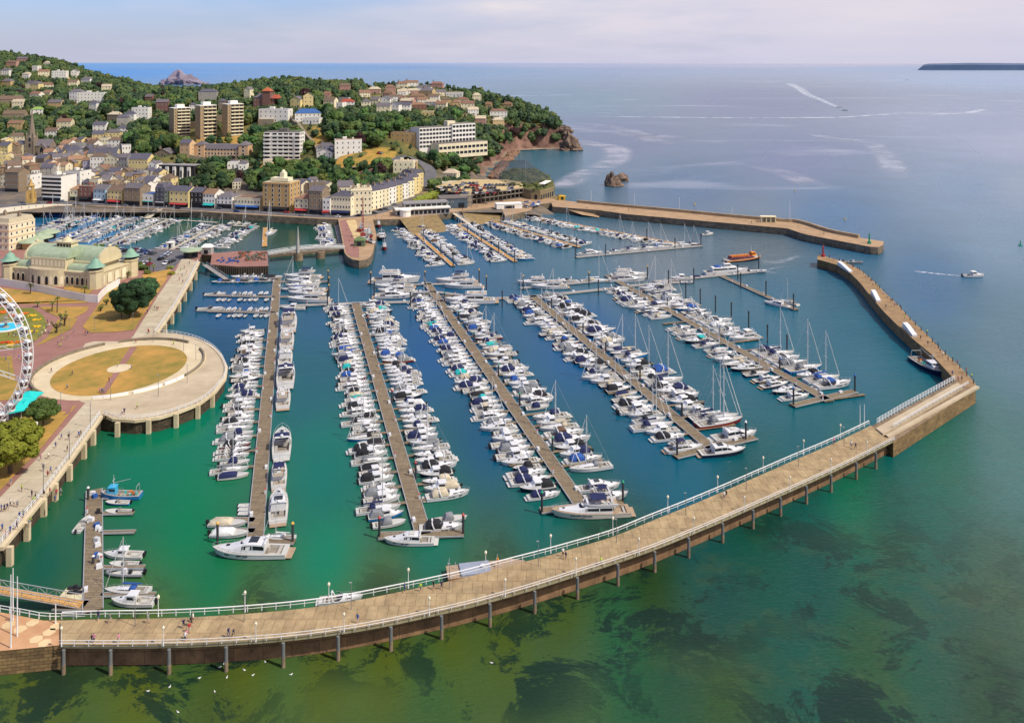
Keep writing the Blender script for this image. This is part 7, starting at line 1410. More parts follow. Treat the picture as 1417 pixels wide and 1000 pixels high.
# thin to a spacing
grid = {}; kept = []
for c in sorted(cand, key=lambda c: -c[4]):
    D, px, x, z, s = c; mind = 6.2 * s; gx, gy = int(x // 10), int(D // 10)
    if any((x - k[2]) ** 2 + (D - k[0]) ** 2 < (mind * .44 + 2.7 * k[4]) ** 2 for i in (-1, 0, 1) for j in (-1, 0, 1) for k in grid.get((gx + i, gy + j), ())): continue
    grid.setdefault((gx, gy), []).append(c); kept.append(c)
kept.sort(key=lambda c: c[0] / c[4]); 
def zone(px, py):
    return 'on the left hill' if px < 160 else 'behind the tower blocks' if px < 350 and py < 175 else 'above the inner harbour' if px < 480 else 'on the central slope' if px < 600 else 'on the headland'
ti = {}
for D, px, x, z, s in kept[:290]:
    k = rng.choice(WT); root, lb, nm = TREES[k]; o = dup(root, (x, D, z - .5), rng.uniform(0, 6.28), (s * rng.uniform(.9, 1.15), s * rng.uniform(.9, 1.1), s * rng.uniform(.85, 1.2))); o.name = nm
    zn = zone(px, HY + (H - z) * F / D); i = ti[(lb, zn)] = ti.get((lb, zn), -1) + 1; tag(o, '%s %s, %s from the front' % (lb, zn, ordn(i)), 'tree', 'trees on the wooded hillside')
# the rest reads as woodland: one object of stuff
LV = []; LF = []; LM = []; base_ = 0; protos = []
for s in range(5):
    mb = crown_mb(60 + s, 5, 1., 110, .9, 9, s == 4); protos.append((np.array([tuple(v) for v in mb.v]), mb.f))
faces_all = []; verts_all = []; mats_all = []
for D, px, x, z, s in kept[290:]:
    vp, fp = protos[rng.randrange(5)]; a = rng.uniform(0, 6.28); ca, sa = math.cos(a), math.sin(a); v = vp * s * np.array([1, 1, rng.uniform(.85, 1.25)])
    v = np.stack([v[:, 0]*ca - v[:, 1]*sa + x, v[:, 0]*sa + v[:, 1]*ca + D, v[:, 2] + z + 4.6 * s], -1); verts_all.append(v); faces_all.extend([tuple(i + base_ for i in f) for f in fp]); base_ += len(v); mats_all.extend([rng.choice((0, 0, 1, 1, 2, 3 if rng.random() < .12 else 0))] * len(fp))
if verts_all:
    me = bpy.data.meshes.new('woodland'); me.from_pydata(np.concatenate(verts_all).tolist(), [], faces_all)
    for nm, c, c2 in (('wood_green', (.05, .09, .038), (.12, .175, .068)), ('wood_dark', (.03, .058, .034), (.07, .108, .056)), ('wood_olive', (.08, .11, .036), (.155, .18, .06)), ('wood_copper', (.028, .016, .018), (.055, .03, .028))): me.materials.append(mat(nm, c, .8, .3, 14, c2=c2, spec=.1, detail=8))  # paler, bluer greens: distance haze put into the leaf colour
    me.polygons.foreach_set('material_index', mats_all); me.update(); o = inst(me, 'woodland'); tag(o, 'far-off woodland canopy over the upper hills and headland', 'woodland', kind='stuff')
print('trees', len(kept))
# garden trees ------------------------------------------------------
def special(px, py, s, k, lb, nm='park_tree', z=Z, sz=None):
    o = dup(TREES[k][0], tuple(at(px, py, z)), px, sz or s); o.name = nm; tag(o, lb, 'tree'); return o
def big_tree(px, py, r, m, lb, seed, h=1., trunk=3.):
    root = mk_tree('big', seed, m, r, h, trunk, 6500, r * .06, 60, ck=.55); root.name = 'park_tree'; root.location = at(px, py, Z); tag(root, lb, 'tree')
big_tree(180, 440, 7.2, LEAF[1], 'large dark evergreen tree on the dry lawn near the pavilion', 71, 1.25, 2.5); big_tree(196, 425, 6.2, LEAF[1], 'dark evergreen tree just behind the largest one', 72, 1.2, 2.5)
big_tree(60, 590, 4.2, mat('leaves_mid', (.045, .075, .02), .8, .3, 2, c2=(.10, .15, .04), spec=.1), 'round green tree beside the turquoise tents', 73, .9, 2.); big_tree(14, 655, 7.4, mat('leaves_bright', (.10, .12, .015), .8, .3, 1.5, c2=(.22, .23, .03), spec=.1), 'large yellow-green tree on the left edge lawn', 74, .9, 3.2)
big_tree(-14, 648, 6, mat('leaves_bright', (.12, .14, .012)), 'yellow-green tree mostly cut by the left photo edge', 75, .9, 3.2)
def palm(px, py, h, lb, n=16, r=1.6, z=Z):
    p = at(px, py, z); root = empty('palm_tree', p); mb = MB(); mb.tube((0, 0, 0), (.1, 0, h), .22, .16, 7); part(mb, 'trunk', BARK, root); mb = MB(); q = random.Random(int(px * 7 + py))
    for i in range(n * 2):
        a = 6.283 * i / n + q.uniform(-.2, .2); e = q.uniform(-.3, 1.0); d = Vector((math.cos(a) * math.cos(e), math.sin(a) * math.cos(e), math.sin(e))); s = Vector((-math.sin(a), math.cos(a), 0)) * .16; c = Vector((.1, 0, h)); m1 = c + d * r * .55; m2 = c + d * r + Vector((0, 0, -.35 * r))
        mb.face([c - s*.4, m1 - s, m1 + s, c + s*.4]); mb.face([m1 - s, m2, m1 + s])
    part(mb, 'crown', LEAF[2], root); tag(root, lb, 'palm tree')
palm(79, 433, 5.6, 'tall slim palm beside the small triangular lawn'); palm(72, 430, 3.2, 'short palm left of the tall slim palm'); palm(52, 425, 1.8, 'tiny palm on the path edge'); palm(42, 407, 3.5, 'palm on the lawn behind the garden path', r=2.4); palm(117, 408, 3, 'small palm by the pavilion grass plot', r=1.9); palm(168, 440, 3.6, 'pale young palm in front of the dark evergreen', r=1.8); palm(165, 393, 2.2, 'small palm at the end of the white hoarding', r=1.5); palm(207, 374, 5, 'tall palm by the car park corner'); palm(78, 345, 2.6, 'palm bush by the harbour shops', r=3.2); palm(212, 377, 3, 'short palm near the harbour kiosk'); palm(177, 385, 2.2, 'bushy little palm near the hoarding', r=2)
for i, (x, y, h) in enumerate(((89, 451, 5.2), (78, 461, 4.6), (147, 422, 2.4), (139, 431, 2.2))):
    p = at(x, y, Z); root = empty('bare_tree', p); q = random.Random(i); mb = MB(); mb.tube((0, 0, 0), (.2, 0, h*.45), .38, .26, 7); tips = []
    for k in range(7): a = q.uniform(0, 6.28); e = Vector((math.cos(a) * h*.36, math.sin(a) * h*.36, h * q.uniform(.65, 1))); mb.tube((.2, 0, h*.42), e * .7, .2, .15, 6); mb.tube(e * .7, e, .15, .1, 5); tips.append(e)
    part(mb, 'trunk', mat('dark_bark', (.06, .045, .03), .95), root); mb = MB(); [mb.blob(e, .45, 1, .4, (1, 1, .8), k) for k, e in enumerate(tips)]; part(mb, 'crown', LEAF[2], root); tag(root, 'gnarled pollarded tree on the garden grass, %s' % ('upper of the two big ones', 'lower of the two big ones', 'right small one', 'left small one')[i], 'tree')
rng = random.Random(8)
for i, (x, y, s, m) in enumerate(((196, 373, 1.6, 0), (186, 376, 1.3, 0), (202, 379, 1.2, 2), (175, 372, 1., 2), (190, 368, 1.5, 2), (58, 558, 1.1, 2), (44, 547, 1, 2), (120, 374+2, .9, 2), (238, 380, 1, 4), (236, 372, .9, 4), (140, 341, .9, 2), (160, 343, .8, 2), (108, 344, .8, 1), (132, 341, .7, 2))):
    mb = MB(); [mb.blob((rng.uniform(-1.3, 1.3) * s, rng.uniform(-.8, .8) * s, .8 * s), s * rng.uniform(.6, 1), 2, .5, (1, 1, .85), k + i * 9) for k in range(5)]; tag(mb.build('shrub', LEAF[m], None, None, at(x, y, Z)), '%s shrub in the gardens, %s' % (['green', 'dark', 'olive', 'copper', 'golden'][m], ordn(i)), 'shrub', 'garden shrubs')
mb = MB(); P_ = smooth_line([at(x, y, z) for x, y, z in ((578, 273, 9), (588, 269, 9), (600, 265, 9), (611, 262, 9))], 5)
for i, p in enumerate(P_): mb.blob(p - Vector((0, 0, 2.5)), 3.2, 2, .4, (1, 1, .8), i)
tag(mb.build('hedge', mat('bright_hedge', (.12, .16, .015), .8, .3, 1.5, c2=(.25, .27, .03))), 'bright yellow-green hedge on the mound behind the restaurant', 'hedge')
mb = MB(); pm = at(600, 272, 4); mb.blob((pm.x, pm.y + 6, 2.5), 15, 3, .12, (1.1, .5, .3), 3); struct(mb.build('earth_mound', mat('mound', '7c6a44', .95, .2, 3, c2='96805a')), 'earth mound under the bright hedge')
# ------------------------------------------------------------------ pier furniture
WP_ = mat('white_rail_paint', (.76, .76, .75), .45, .05, 5)
def railing(line, label, h=1.1, post=2.1, rails=(1.0, .55), r=.06, z0=None, seg=22, pr=.07, thick=None, m=None):
    L_ = resample(line, seg)
    tot = [Vector(p) for p in line]
    pts = resample(tot, post); k = max(1, round(seg / post)); n = 0
    for i in range(0, len(pts) - 1, k):
        P_ = pts[i:i + k + 1]
        if len(P_) < 2: continue
        o = empty('railing', P_[0]); mb = MB(); Q = [p - P_[0] for p in P_]
        for hh in rails: mb.path([q + Vector((0, 0, hh * h)) for q in Q], thick if (thick and hh == rails[0]) else r, 5)
        part(mb, 'rail', m or WP_, o)
        for q in Q[:-1]: mb = MB(); mb.box(q.x - pr, q.x + pr, q.y - pr, q.y + pr, q.z, q.z + h, 0, .01); part(mb, 'post', m or WP_, o)
        n += 1; tag(o, label + ', %s stretch' % ORD[n - 1], 'railing')
railing(offset_line(PI, -.5), 'white railing on the marina side of the curved pier', 1.15, 2.4, (.95, .5), .04, seg=36, pr=.06, thick=.1)
railing(offset_line(PO, .35), 'white railing on the open-sea side of the curved pier', 1.0, 2.4, (.95, .5), .05, seg=36, pr=.05)
railing(pixpoly([(1321,526),(1290,543),(1250,565),(1213,587)], Z + .9), 'white post railing on the marina side of the stone walkway', 1.5, 1.7, (.95, .6, .3), .05, seg=60, pr=.1)
railing(pixpoly([(1340,532),(1290,560),(1236,592)], Z + .9), 'thin white railing on the sea side of the stone walkway', 1.0, 2.2, seg=60)
railing(offset_line(pixpoly([(140,574),(100,630),(56,690),(0,757)], Z), -.4), 'white railing beside the lower promenade', 1.15, 1.9, seg=60); railing(offset_line(pixpoly([(275,362),(262,389),(240,427),(216,461)], Z), -.4), 'white railing beside the upper promenade', 1.15, 2, seg=70)
railing(smooth_line(pixpoly([(145,573.5)] + circ[::1][0:13], Z), 3)[:-1], 'white railing around the circular deck', 1.15, 2, seg=30)
railing(pixpoly([(0,846),(30,851),(60,857),(118,857)], Z), 'white railing of the ochre corner plaza', 1.1, 2, seg=60)
def along(line, xs):
    out = []
    for x in xs:
        for a, b_ in zip(line, line[1:]):
            pa, pb = pix(a), pix(b_)
            if (pa[0] - x) * (pb[0] - x) <= 0: t = (x - pa[0]) / (pb[0] - pa[0] + 1e-9); out.append(a.lerp(b_, t)); break
    return out
r = empty('proto_pile', (0, 0, -500)); PP = r; mb = MB(); mb.tube((0, 0, -4), (0, 0, 1.6), .33, .33, 12); part(mb, 'footing', CONCW, r); mb = MB(); mb.tube((0, 0, 1.6), (0, 0, 4.0), .3, .28, 12); part(mb, 'shaft', mat('painted_concrete', '6c6e6c', .8, .1, 1), r)
for i, p in enumerate(along(offset_line(PO, .5), (88,153,234,313,392,468,541,611,678,740,799,855,906,953,1000,1042,1080,1116,1150,1185,1212))):
    o = dup(PP, (p.x, p.y, .0), 0); o.name = 'pier_pile'; tag(o, 'round pier pile under the sea edge of the curved pier, %s from the left' % ordn(i), 'pier pile', 'piles of the curved pier')
for nm, pts in (('lower promenade', [(10,752),(34,719),(57,687),(73,666),(93,640),(113,611),(126,593)]), ('circular deck', [(163,582),(206,578),(244,570),(274,558),(294,543)]), ('upper promenade', [(226,447),(236,433),(246,417),(254,403),(262,389),(269,375)])):
    for i, (x, y) in enumerate(pts): p = at(x, y, Z); mb = MB(); mb.box(-.55, .55, -.45, .45, -3.4, 3.7, 0); mb.box(-1., 1., -.9, .9, -4, -3.4, 0); o = mb.build('support_column', CRM, None, None, (p.x + (.9 if 'prom' in nm else .2), p.y - .6, .1)); tag(o, 'pale concrete column under the %s, %s' % (nm, ORD[i]), 'column', 'columns under the promenade')
r = empty('proto_lamp', (0, 0, -500)); LA = r; mb = MB(); mb.tube((0, 0, 0), (0, 0, 3.6), .09, .06, 8); mb.tube((0, 0, 0), (0, 0, .7), .16, .12, 8); part(mb, 'post', WP_, r); mb = MB(); mb.lathe([(.05, 3.55), (.26, 3.7), (.30, 4.1), (.1, 4.35), (0, 4.5)], (0, 0, 0), 10); part(mb, 'lantern', mat('lamp_cream', (.75, .68, .5), .4), r)
r = empty('proto_pole', (0, 0, -500)); PO2 = r; mb = MB(); mb.tube((0, 0, 0), (0, 0, 6.2), .09, .06, 6); part(mb, 'post', mat('pole_grey', (.20, .19, .18), .6), r); mb = MB(); mb.box(-.5, .15, -.1, .1, 6.15, 6.3); part(mb, 'lamp_head', GREYM, r)
for i, p in enumerate(along(offset_line(PI, -.5), (219,339,455,565,672,762,848,924,993,1056,1112,1163))): o = dup(LA, p, 0, .85); o.name = 'pier_lamp'; tag(o, 'white lantern lamp on the marina-side pier railing, %s from left' % ordn(i), 'lamp post', 'lamps along the pier')
for i, p in enumerate(along(offset_line(PO, .4), (85,226,354,476,594,699,797,884,960,1030,1093,1150,1200))): o = dup(LA, p, 0, .75); o.name = 'pier_lamp'; tag(o, 'white lantern lamp on the sea-side pier railing, %s from left' % ordn(i), 'lamp post', 'lamps along the pier')
for i, p in enumerate(along([a.lerp(b_, .3) for a, b_ in zip(PIr, POr)], (187,338,486,622,745,853,949,1033,1105,1168))): o = dup(PO2, p, 0, .75); o.name = 'pier_pole'; tag(o, 'slim grey pole on the pier deck, %s from left' % ordn(i), 'lamp post', 'slim poles on the pier deck')
for i, (x, y, s) in enumerate(((60,684,1.1),(96,636,1.1),(125,592,1.1),(84,571,.9),(46,548,.8),(153,554,.9),(219,549,1),(259,530,.9),(271,498,.8),(254,486,.8),(212,474,.9),(212,416,.8),(184,452,.8),(198,432,.8),(131,458,.8),(57,474,.9),(84,465,.8),(96,457,.7),(20,494,.9),(12,526,.9),(223,397,.7),(236,372,.7))): o = dup(PO2, at(x, y, Z), i, s); o.name = 'street_lamp'; tag(o, 'dark slender lamp post in the seafront gardens, %s' % ordn(i), 'lamp post', 'lamp posts of the seafront gardens')
for i, (x, y, h) in enumerate(((15,896,12),(24,880,10),(18,858,9),(77,862,3.4),(1093,307,13),(1013,299,6),(1190,592,6),(1196,591,6),(878,286,9),(818,281,9),(940,292,9),(73,286,9),(162,289,9),(105,287,9),(205,292,9),(265,296,9),(340,301,9),(560,232,14),(245,280,7),(375,300,8))): tag(inst(mesh_of((lambda m_: (m_.tube((0, 0, 0), (0, 0, h), .13, .07, 6), m_)[1])(MB()), 'mast', WP_), 'flagpole', None, at(x, y, Z)), 'bare white mast %s, %s' % ('on the ochre corner plaza' if y > 850 else 'on the breakwater' if x > 800 else 'along the town harbour front', ordn(i)), 'mast')
# ------------------------------------------------------------------ people: one continuous skinned body per pose
SKIN = mat('skin', (.50, .30, .21), .6, .05, 1); HAIR = mat('hair', (.05, .03, .02), .8)
def person_mesh(name, pose):
    J = {'pel': (0, 0, .95, .15), 'chest': (0, -.01, 1.33, .165), 'neck': (0, 0, 1.5, .06), 'head': (0, -.02, 1.66, .105), 'crown': (0, 0, 1.73, .07)}
    sw = dict(stand=0, walk=.22, sit=0)[pose]; E = [('pel', 'chest'), ('chest', 'neck'), ('neck', 'head'), ('head', 'crown')]
    for s, n in ((-1, 'l'), (1, 'r')):
        q = sw * s
        if pose == 'sit': J.update({'hip'+n: (s*.1, 0, .9, .09), 'knee'+n: (s*.12, -.45, .92, .07), 'ank'+n: (s*.12, -.48, .5, .045), 'toe'+n: (s*.12, -.62, .46, .04)})
        else: J.update({'hip'+n: (s*.1, 0, .88, .095), 'knee'+n: (s*.1, -q*.8 - .02, .48, .065), 'ank'+n: (s*.1, -q*1.1 + (.05 if q < 0 else 0), .08, .045), 'toe'+n: (s*.11, -q*1.1 - .14, .04, .035)})
        J.update({'sho'+n: (s*.19, 0, 1.42, .065), 'elb'+n: (s*.25, q*.5 + .02, 1.13, .05), 'wri'+n: (s*.24, q*.9 - .1, .90, .035), 'hand'+n: (s*.24, q*1.0 - .13, .80, .035)})
        E += [('pel', 'hip'+n), ('hip'+n, 'knee'+n), ('knee'+n, 'ank'+n), ('ank'+n, 'toe'+n), ('chest', 'sho'+n), ('sho'+n, 'elb'+n), ('elb'+n, 'wri'+n), ('wri'+n, 'hand'+n)]
    K_ = list(J); me = bpy.data.meshes.new(name); me.from_pydata([J[k][:3] for k in K_], [(K_.index(a), K_.index(b_)) for a, b_ in E], []); o = inst(me, name)
    o.modifiers.new('s', 'SKIN'); 
    for v, k in zip(me.skin_vertices[0].data if len(me.skin_vertices) else [], K_): v.radius = (J[k][3],) * 2
    if len(me.skin_vertices): me.skin_vertices[0].data[0].use_root = True
    o.modifiers.new('u', 'SUBSURF').levels = 1; dg = bpy.context.evaluated_depsgraph_get(); m2 = bpy.data.meshes.new_from_object(o.evaluated_get(dg)); bpy.data.objects.remove(o)
    for m_ in (WC['white'], WC['slate'], SKIN, HAIR): m2.materials.append(m_)
    for p in m2.polygons:
        c = p.center; p.use_smooth = True
        p.material_index = (3 if c.z > 1.68 or (c.z > 1.58 and c.y > .03) else 2) if c.z > 1.5 else 2 if (abs(c.x) > .2 and c.z < 1.2) else 0 if c.z > .93 else (1 if c.z > .5 else 2)
    return m2
PM = {k: person_mesh('person_' + k, k) for k in ('stand', 'walk', 'sit')}
SH_ = [('white', WC['white']), ('navy', CANV['navy']), ('red', CANV['red']), ('black', CANV['black']), ('blue', CANV['blue']), ('pink', mat('pink_shirt', (.55, .2, .3), .8)), ('yellow', mat('lime_shirt', (.4, .6, .05), .8)), ('grey', CANV['grey'])]
TR_ = [('dark', WC['slate']), ('pale', SEAT), ('blue', mat('denim', (.05, .09, .18), .8)), ('black', CANV['black'])]
def person(px, py, i, where, pose=None, z=Z):
    q = random.Random(i * 7 + 3); pose = pose or q.choice(('walk', 'walk', 'stand')); p = at(px, py, z); o = inst(PM[pose], 'person', None, p, q.uniform(0, 6.28)); s, t = q.choice(SH_), q.choice(TR_); o.scale = (q.uniform(.95, 1.08),) * 3
    for k, m_ in ((0, s[1]), (1, t[1])): o.material_slots[k].link = 'OBJECT'; o.material_slots[k].material = m_
    tag(o, 'person in %s top and %s bottoms %s %s, %s' % (s[0], t[0], {'walk': 'walking', 'stand': 'standing', 'sit': 'sitting'}[pose], where, ordn(i)), 'person', 'people strolling on the piers and gardens'); return o
pl_ = [(78,687),(84,685),(76,695),(69,685),(47,697),(44,688),(27,718),(32,716),(24,702),(49,692),(40,729),(42,725),(23,733),(14,738),(8,744),(6,708),(10,706),(3,735),(2,708),(14,700),(19,700),(61,688),(66,660),(70,655),(30,680),(15,672),(109,605),(112,603),(85,608),(95,609),(77,620),(93,625),(56,637),(67,635),(60,652),(78,656),(169,574),(190,566),(172,573),(138,544),(141,545),(144,545),(163,508),(182,511),(71,516),(93,539),(80,478),(83,481),(118,463),(121,464),(204,434),(214,429),(217,430),(219,430),(237,414),(206,462),(188,475),(240,478),(205,461),(47,463),(61,458),(63,462),(58,464),(64,455),(67,462),(54,467),(68,453),(48,461),(30,500),(26,498),(8,500),(93,470),(12,466),(18,466),(22,467),(252,383),(250,375),(247,380),(255,372),(262,366),(242,379),(258,378),(253,392),(248,389),(66,448),(102,462),(86,472),(40,524),(151,529),(100,520)]
for i, (x, y) in enumerate(pl_): person(x, y, i, 'on the seafront promenade')
for i, (x, y) in enumerate([(152,862),(205,862),(264,866),(267,861),(254,869),(262,875),(258,884),(256,887),(136,858),(127,890),(130,890),(164,890),(17,856),(316,882),(323,882),(495,862),(560,819),(582,818),(600,815),(611,815),(779,770),(783,774),(832,782),(1178,619),(1184,622),(1154,615),(1002,690),(1005,688),(1311,531),(1326,528)]): person(x, y, 100 + i, 'on the curved pier', z=Z + .5)
for i, (x, y) in enumerate([(1154,361),(1163,363),(1170,368),(1180,371),(1187,374),(1198,385),(1205,391),(1214,398),(1208,396),(1222,408),(1228,413),(1233,418),(1238,424),(1226,426),(1246,427),(1252,442),(1265,448),(1266,460),(1274,470),(1284,478),(1283,462),(1298,480),(1305,494),(1312,500),(1318,520),(1325,505),(1331,527),(1345,524),(1337,516),(1294,478),(1301,489)]): person(x, y, 150 + i, 'on the stone breakwater arm')
for i, (x, y) in enumerate([(600,298),(540,301),(556,299),(575,297),(520,301),(530,300),(545,298),(480,320),(484,335),(486,330),(490,345),(483,345),(640,292),(660,288),(690,285),(610,299),(588,300),(652,288),(507,297),(300,371),(310,362),(320,360),(330,357),(60,288),(80,285),(40,289),(20,291),(30,289),(50,287),(93,284),(230,288),(260,290),(350,296),(400,298),(420,300),(812,290),(850,291),(870,292),(980,305),(1040,310),(1105,316),(1140,325)]): person(x, y, 190 + i, 'on the town quays')
# bollards, masts of the arm, shelters, beacons
rng = random.Random(31)
for i, p in enumerate(resample(offset_line(pixpoly(arm_out[::-1], Z), -.6), 6.5)): mb = MB(); mb.tube((0, 0, 0), (0, 0, 1.5), .16, .12, 6); tag(mb.build('railing_post', mat('rust_iron', (.08, .05, .035), .8), None, None, p), 'rusty iron post along the sea edge of the arm, %s from beacon' % ordn(i), 'post', 'iron posts along the breakwater arm')
for i, (a, b_) in enumerate((((1161,367),(1177,377)), ((1208,407),(1216,418)), ((1252,453),(1266,466)))):
    A, B = at(*a, Z), at(*b_, Z); d = (B - A); n = Vector((-d.y, d.x, 0)).normalized() * .8; mb = MB(); mb.rings([[(p.x - A.x - n.x, p.y - A.y - n.y, 0), (p.x - A.x - n.x, p.y - A.y - n.y, h), (p.x - A.x + n.x, p.y - A.y + n.y, h + .2), (p.x - A.x + n.x, p.y - A.y + n.y, 0)] for p, h in ((A, 1.8), (A.lerp(B, .3), 1.7), (B, .6))], 0, caps=True); tag(mb.build('stair_wall', WP_, None, None, A), 'white sloping stair wall on the breakwater arm, %s from the beacon' % ORD[i], 'stair wall')
for x, y, c, nm, h in ((1139, 355, (.35, .03, .03), 'red', 5.2), (1203, 337, (.01, .25, .14), 'green', 5)):
    r = empty('beacon', at(x, y, Z)); m_ = mat(nm + '_beacon', c, .5, .1, 1); mb = MB(); mb.lathe([(1.0, 0), (.95, 1.2), (.42, 1.3), (.36, h - .6), (.55, h - .5), (.5, h - .3), (0, h)], (0, 0, 0), 12); part(mb, 'tower', m_, r); mb = MB(); mb.lathe([(.2, h - .1), (.22, h + .5), (0, h + .7)], (0, 0, 0), 8); part(mb, 'lantern', m_, r); tag(r, '%s navigation beacon on the %s pier head' % (nm, 'near' if nm == 'red' else 'far'), 'beacon')
p = at(1063, 307, Z); r = empty('shelter', p, R(-5)); mb = MB(); mb.box(-4.2, 4.2, 1.6, 2, 0, 3); [mb.box(x - .2, x + .2, -1.2, 1.6, 0, 3) for x in (-4, -1.3, 1.3, 4)]; part(mb, 'wall', WC['cream'], r); mb = MB(); mb.box(-4.6, 4.6, -1.6, 2.4, 3, 3.4); part(mb, 'roof', WC['cream'], r); tag(r, 'cream open-fronted shelter on the far breakwater', 'shelter')
for i, (x, y, h, m_, lb) in enumerate(((961,283,1.5,'yellow','small yellow buoy off the far breakwater'),(1169,304,1.4,'yellow','yellow buoy in the open bay on the right'),(1412,340,2.2,'green','green channel buoy at the right photo edge'),(1100,264,1,'yellow','tiny buoy beyond the breakwater'))):
    r = empty('buoy', at(x, y)); m2 = mat(m_ + '_buoy', (.55, .38, .03) if m_ == 'yellow' else (.0, .25, .12), .5); mb = MB(); mb.lathe([(0, -.4), (h*.5, -.2), (h*.5, .35), (h*.3, .5), (0, .5)], (0, 0, 0), 12); part(mb, 'float', m2, r); mb = MB(); mb.lathe([(h*.22, .45), (.08, h*1.4), (0, h*1.5)], (0, 0, 0), 6); part(mb, 'topmark', m2, r); tag(r, lb, 'buoy')
GULL = MB(); GULL.blob((0, 0, .1), .22, 1, .1, (1.6, 1, .8)); GULL.blob((.34, 0, .26), .12, 1, .1); GULL.face([(-.3, -.12, .16), (-.62, 0, .18), (-.3, .12, .16)]); GM = mesh_of(GULL, 'seagull', WHITE, 60)
for i, (x, y) in enumerate(((205,956),(235,950),(246,985),(276,938),(297,957),(304,923),(314,937),(338,927),(350,934),(367,916),(403,933),(310,918),(680,917))): o = inst(GM, 'seagull', None, at(x, y), i * 1.3); o.scale = (.62,) * 3; tag(o, 'white seagull floating on the green shallows, %s' % ordn(i), 'seagull', 'seagulls on the green shallows')
# ------------------------------------------------------------------ wakes (foam lying on the sea)
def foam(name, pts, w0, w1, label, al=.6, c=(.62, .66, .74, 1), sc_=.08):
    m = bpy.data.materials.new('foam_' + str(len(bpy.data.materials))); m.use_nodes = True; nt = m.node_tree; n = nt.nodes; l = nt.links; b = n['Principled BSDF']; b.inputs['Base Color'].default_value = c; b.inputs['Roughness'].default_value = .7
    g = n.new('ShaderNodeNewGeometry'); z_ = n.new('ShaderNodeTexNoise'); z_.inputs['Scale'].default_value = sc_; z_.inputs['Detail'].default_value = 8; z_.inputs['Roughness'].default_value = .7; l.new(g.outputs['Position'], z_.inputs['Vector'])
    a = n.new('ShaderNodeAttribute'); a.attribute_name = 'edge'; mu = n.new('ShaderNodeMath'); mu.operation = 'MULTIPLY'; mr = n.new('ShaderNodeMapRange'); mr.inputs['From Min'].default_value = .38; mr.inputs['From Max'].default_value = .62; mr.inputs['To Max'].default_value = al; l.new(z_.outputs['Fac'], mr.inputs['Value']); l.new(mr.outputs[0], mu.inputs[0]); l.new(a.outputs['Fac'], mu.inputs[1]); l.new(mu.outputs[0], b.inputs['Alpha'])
    L_ = smooth_line([at(x, y, .06) for x, y in pts], 8); N_ = len(L_); V = []; Fc = []; A_ = []
    wd = [w0 + (w1 - w0) * i / (N_ - 1) for i in range(N_)]
    for i, p in enumerate(L_):
        t = (L_[min(N_-1, i+1)] - L_[max(0, i-1)]).normalized(); s = Vector((-t.y, t.x, 0))
        for k, e in ((-1, 0), (-.5, 1), (.5, 1), (1, 0)): V.append(tuple(p + s * wd[i] * k)); A_.append(e * min(1, i / 3, (N_ - 1 - i) / 3 + .2))
    for i in range(N_ - 1):
        for k in range(3): Fc.append((i*4 + k, i*4 + 4 + k, i*4 + 5 + k, i*4 + 1 + k))
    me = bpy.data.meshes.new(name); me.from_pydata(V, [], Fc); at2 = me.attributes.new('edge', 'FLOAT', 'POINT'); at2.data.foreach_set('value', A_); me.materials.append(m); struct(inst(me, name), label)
foam('wake', [(1166,152),(1140,140),(1118,131),(1105,122),(1090,115)], 5, 28, 'white curved wake of a distant speedboat', 1)
foam('wake', [(820,161),(900,162),(1000,163),(1100,163),(1170,162),(1230,158),(1300,158),(1340,156),(1362,151)], 9, 12, 'long thin pale wake line across the bay', .95, sc_=.03)
foam('wake', [(1336,382),(1300,379),(1265,375)], 1.0, 2.2, 'short white wake behind the white motorboat', .8, sc_=.5)
foam('wake', [(1110,352),(1080,362),(1055,362)], 1.2, 5, 'faint wake behind the excursion boat', .3, sc_=.3); foam('wake', [(1085,368),(1060,374),(1075,378)], 1, 2, 'ripple line in the marina entrance', .25, sc_=.4)
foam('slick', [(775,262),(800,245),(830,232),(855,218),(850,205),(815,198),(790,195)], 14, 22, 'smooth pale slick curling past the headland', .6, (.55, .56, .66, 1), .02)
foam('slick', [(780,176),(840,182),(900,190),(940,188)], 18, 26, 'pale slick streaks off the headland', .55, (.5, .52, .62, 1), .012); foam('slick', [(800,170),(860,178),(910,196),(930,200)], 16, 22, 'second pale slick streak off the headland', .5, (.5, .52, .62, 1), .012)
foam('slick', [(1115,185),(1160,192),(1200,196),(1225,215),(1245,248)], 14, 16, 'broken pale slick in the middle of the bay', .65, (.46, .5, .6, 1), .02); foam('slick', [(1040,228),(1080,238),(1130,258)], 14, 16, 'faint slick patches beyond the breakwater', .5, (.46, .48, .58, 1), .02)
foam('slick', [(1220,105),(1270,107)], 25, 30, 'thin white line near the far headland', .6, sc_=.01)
for i, (x, y) in enumerate(((1161,149),(1169,153),(1256,111),(1049,96),(268,100))): p = at(x, y); o = put_boat('sports_open' if i != 4 else 'sailing_yacht', p.x, p.y, R(-30 if i < 2 else 20), '', 14 + (4 if i > 1 else 0), None, None, GEL[0], 'tiny distant boat out in the bay, %s' % ['towing the curved wake', 'just ahead of the curved wake', 'below the far headland', 'near the horizon', 'white sail beyond the island'][i])
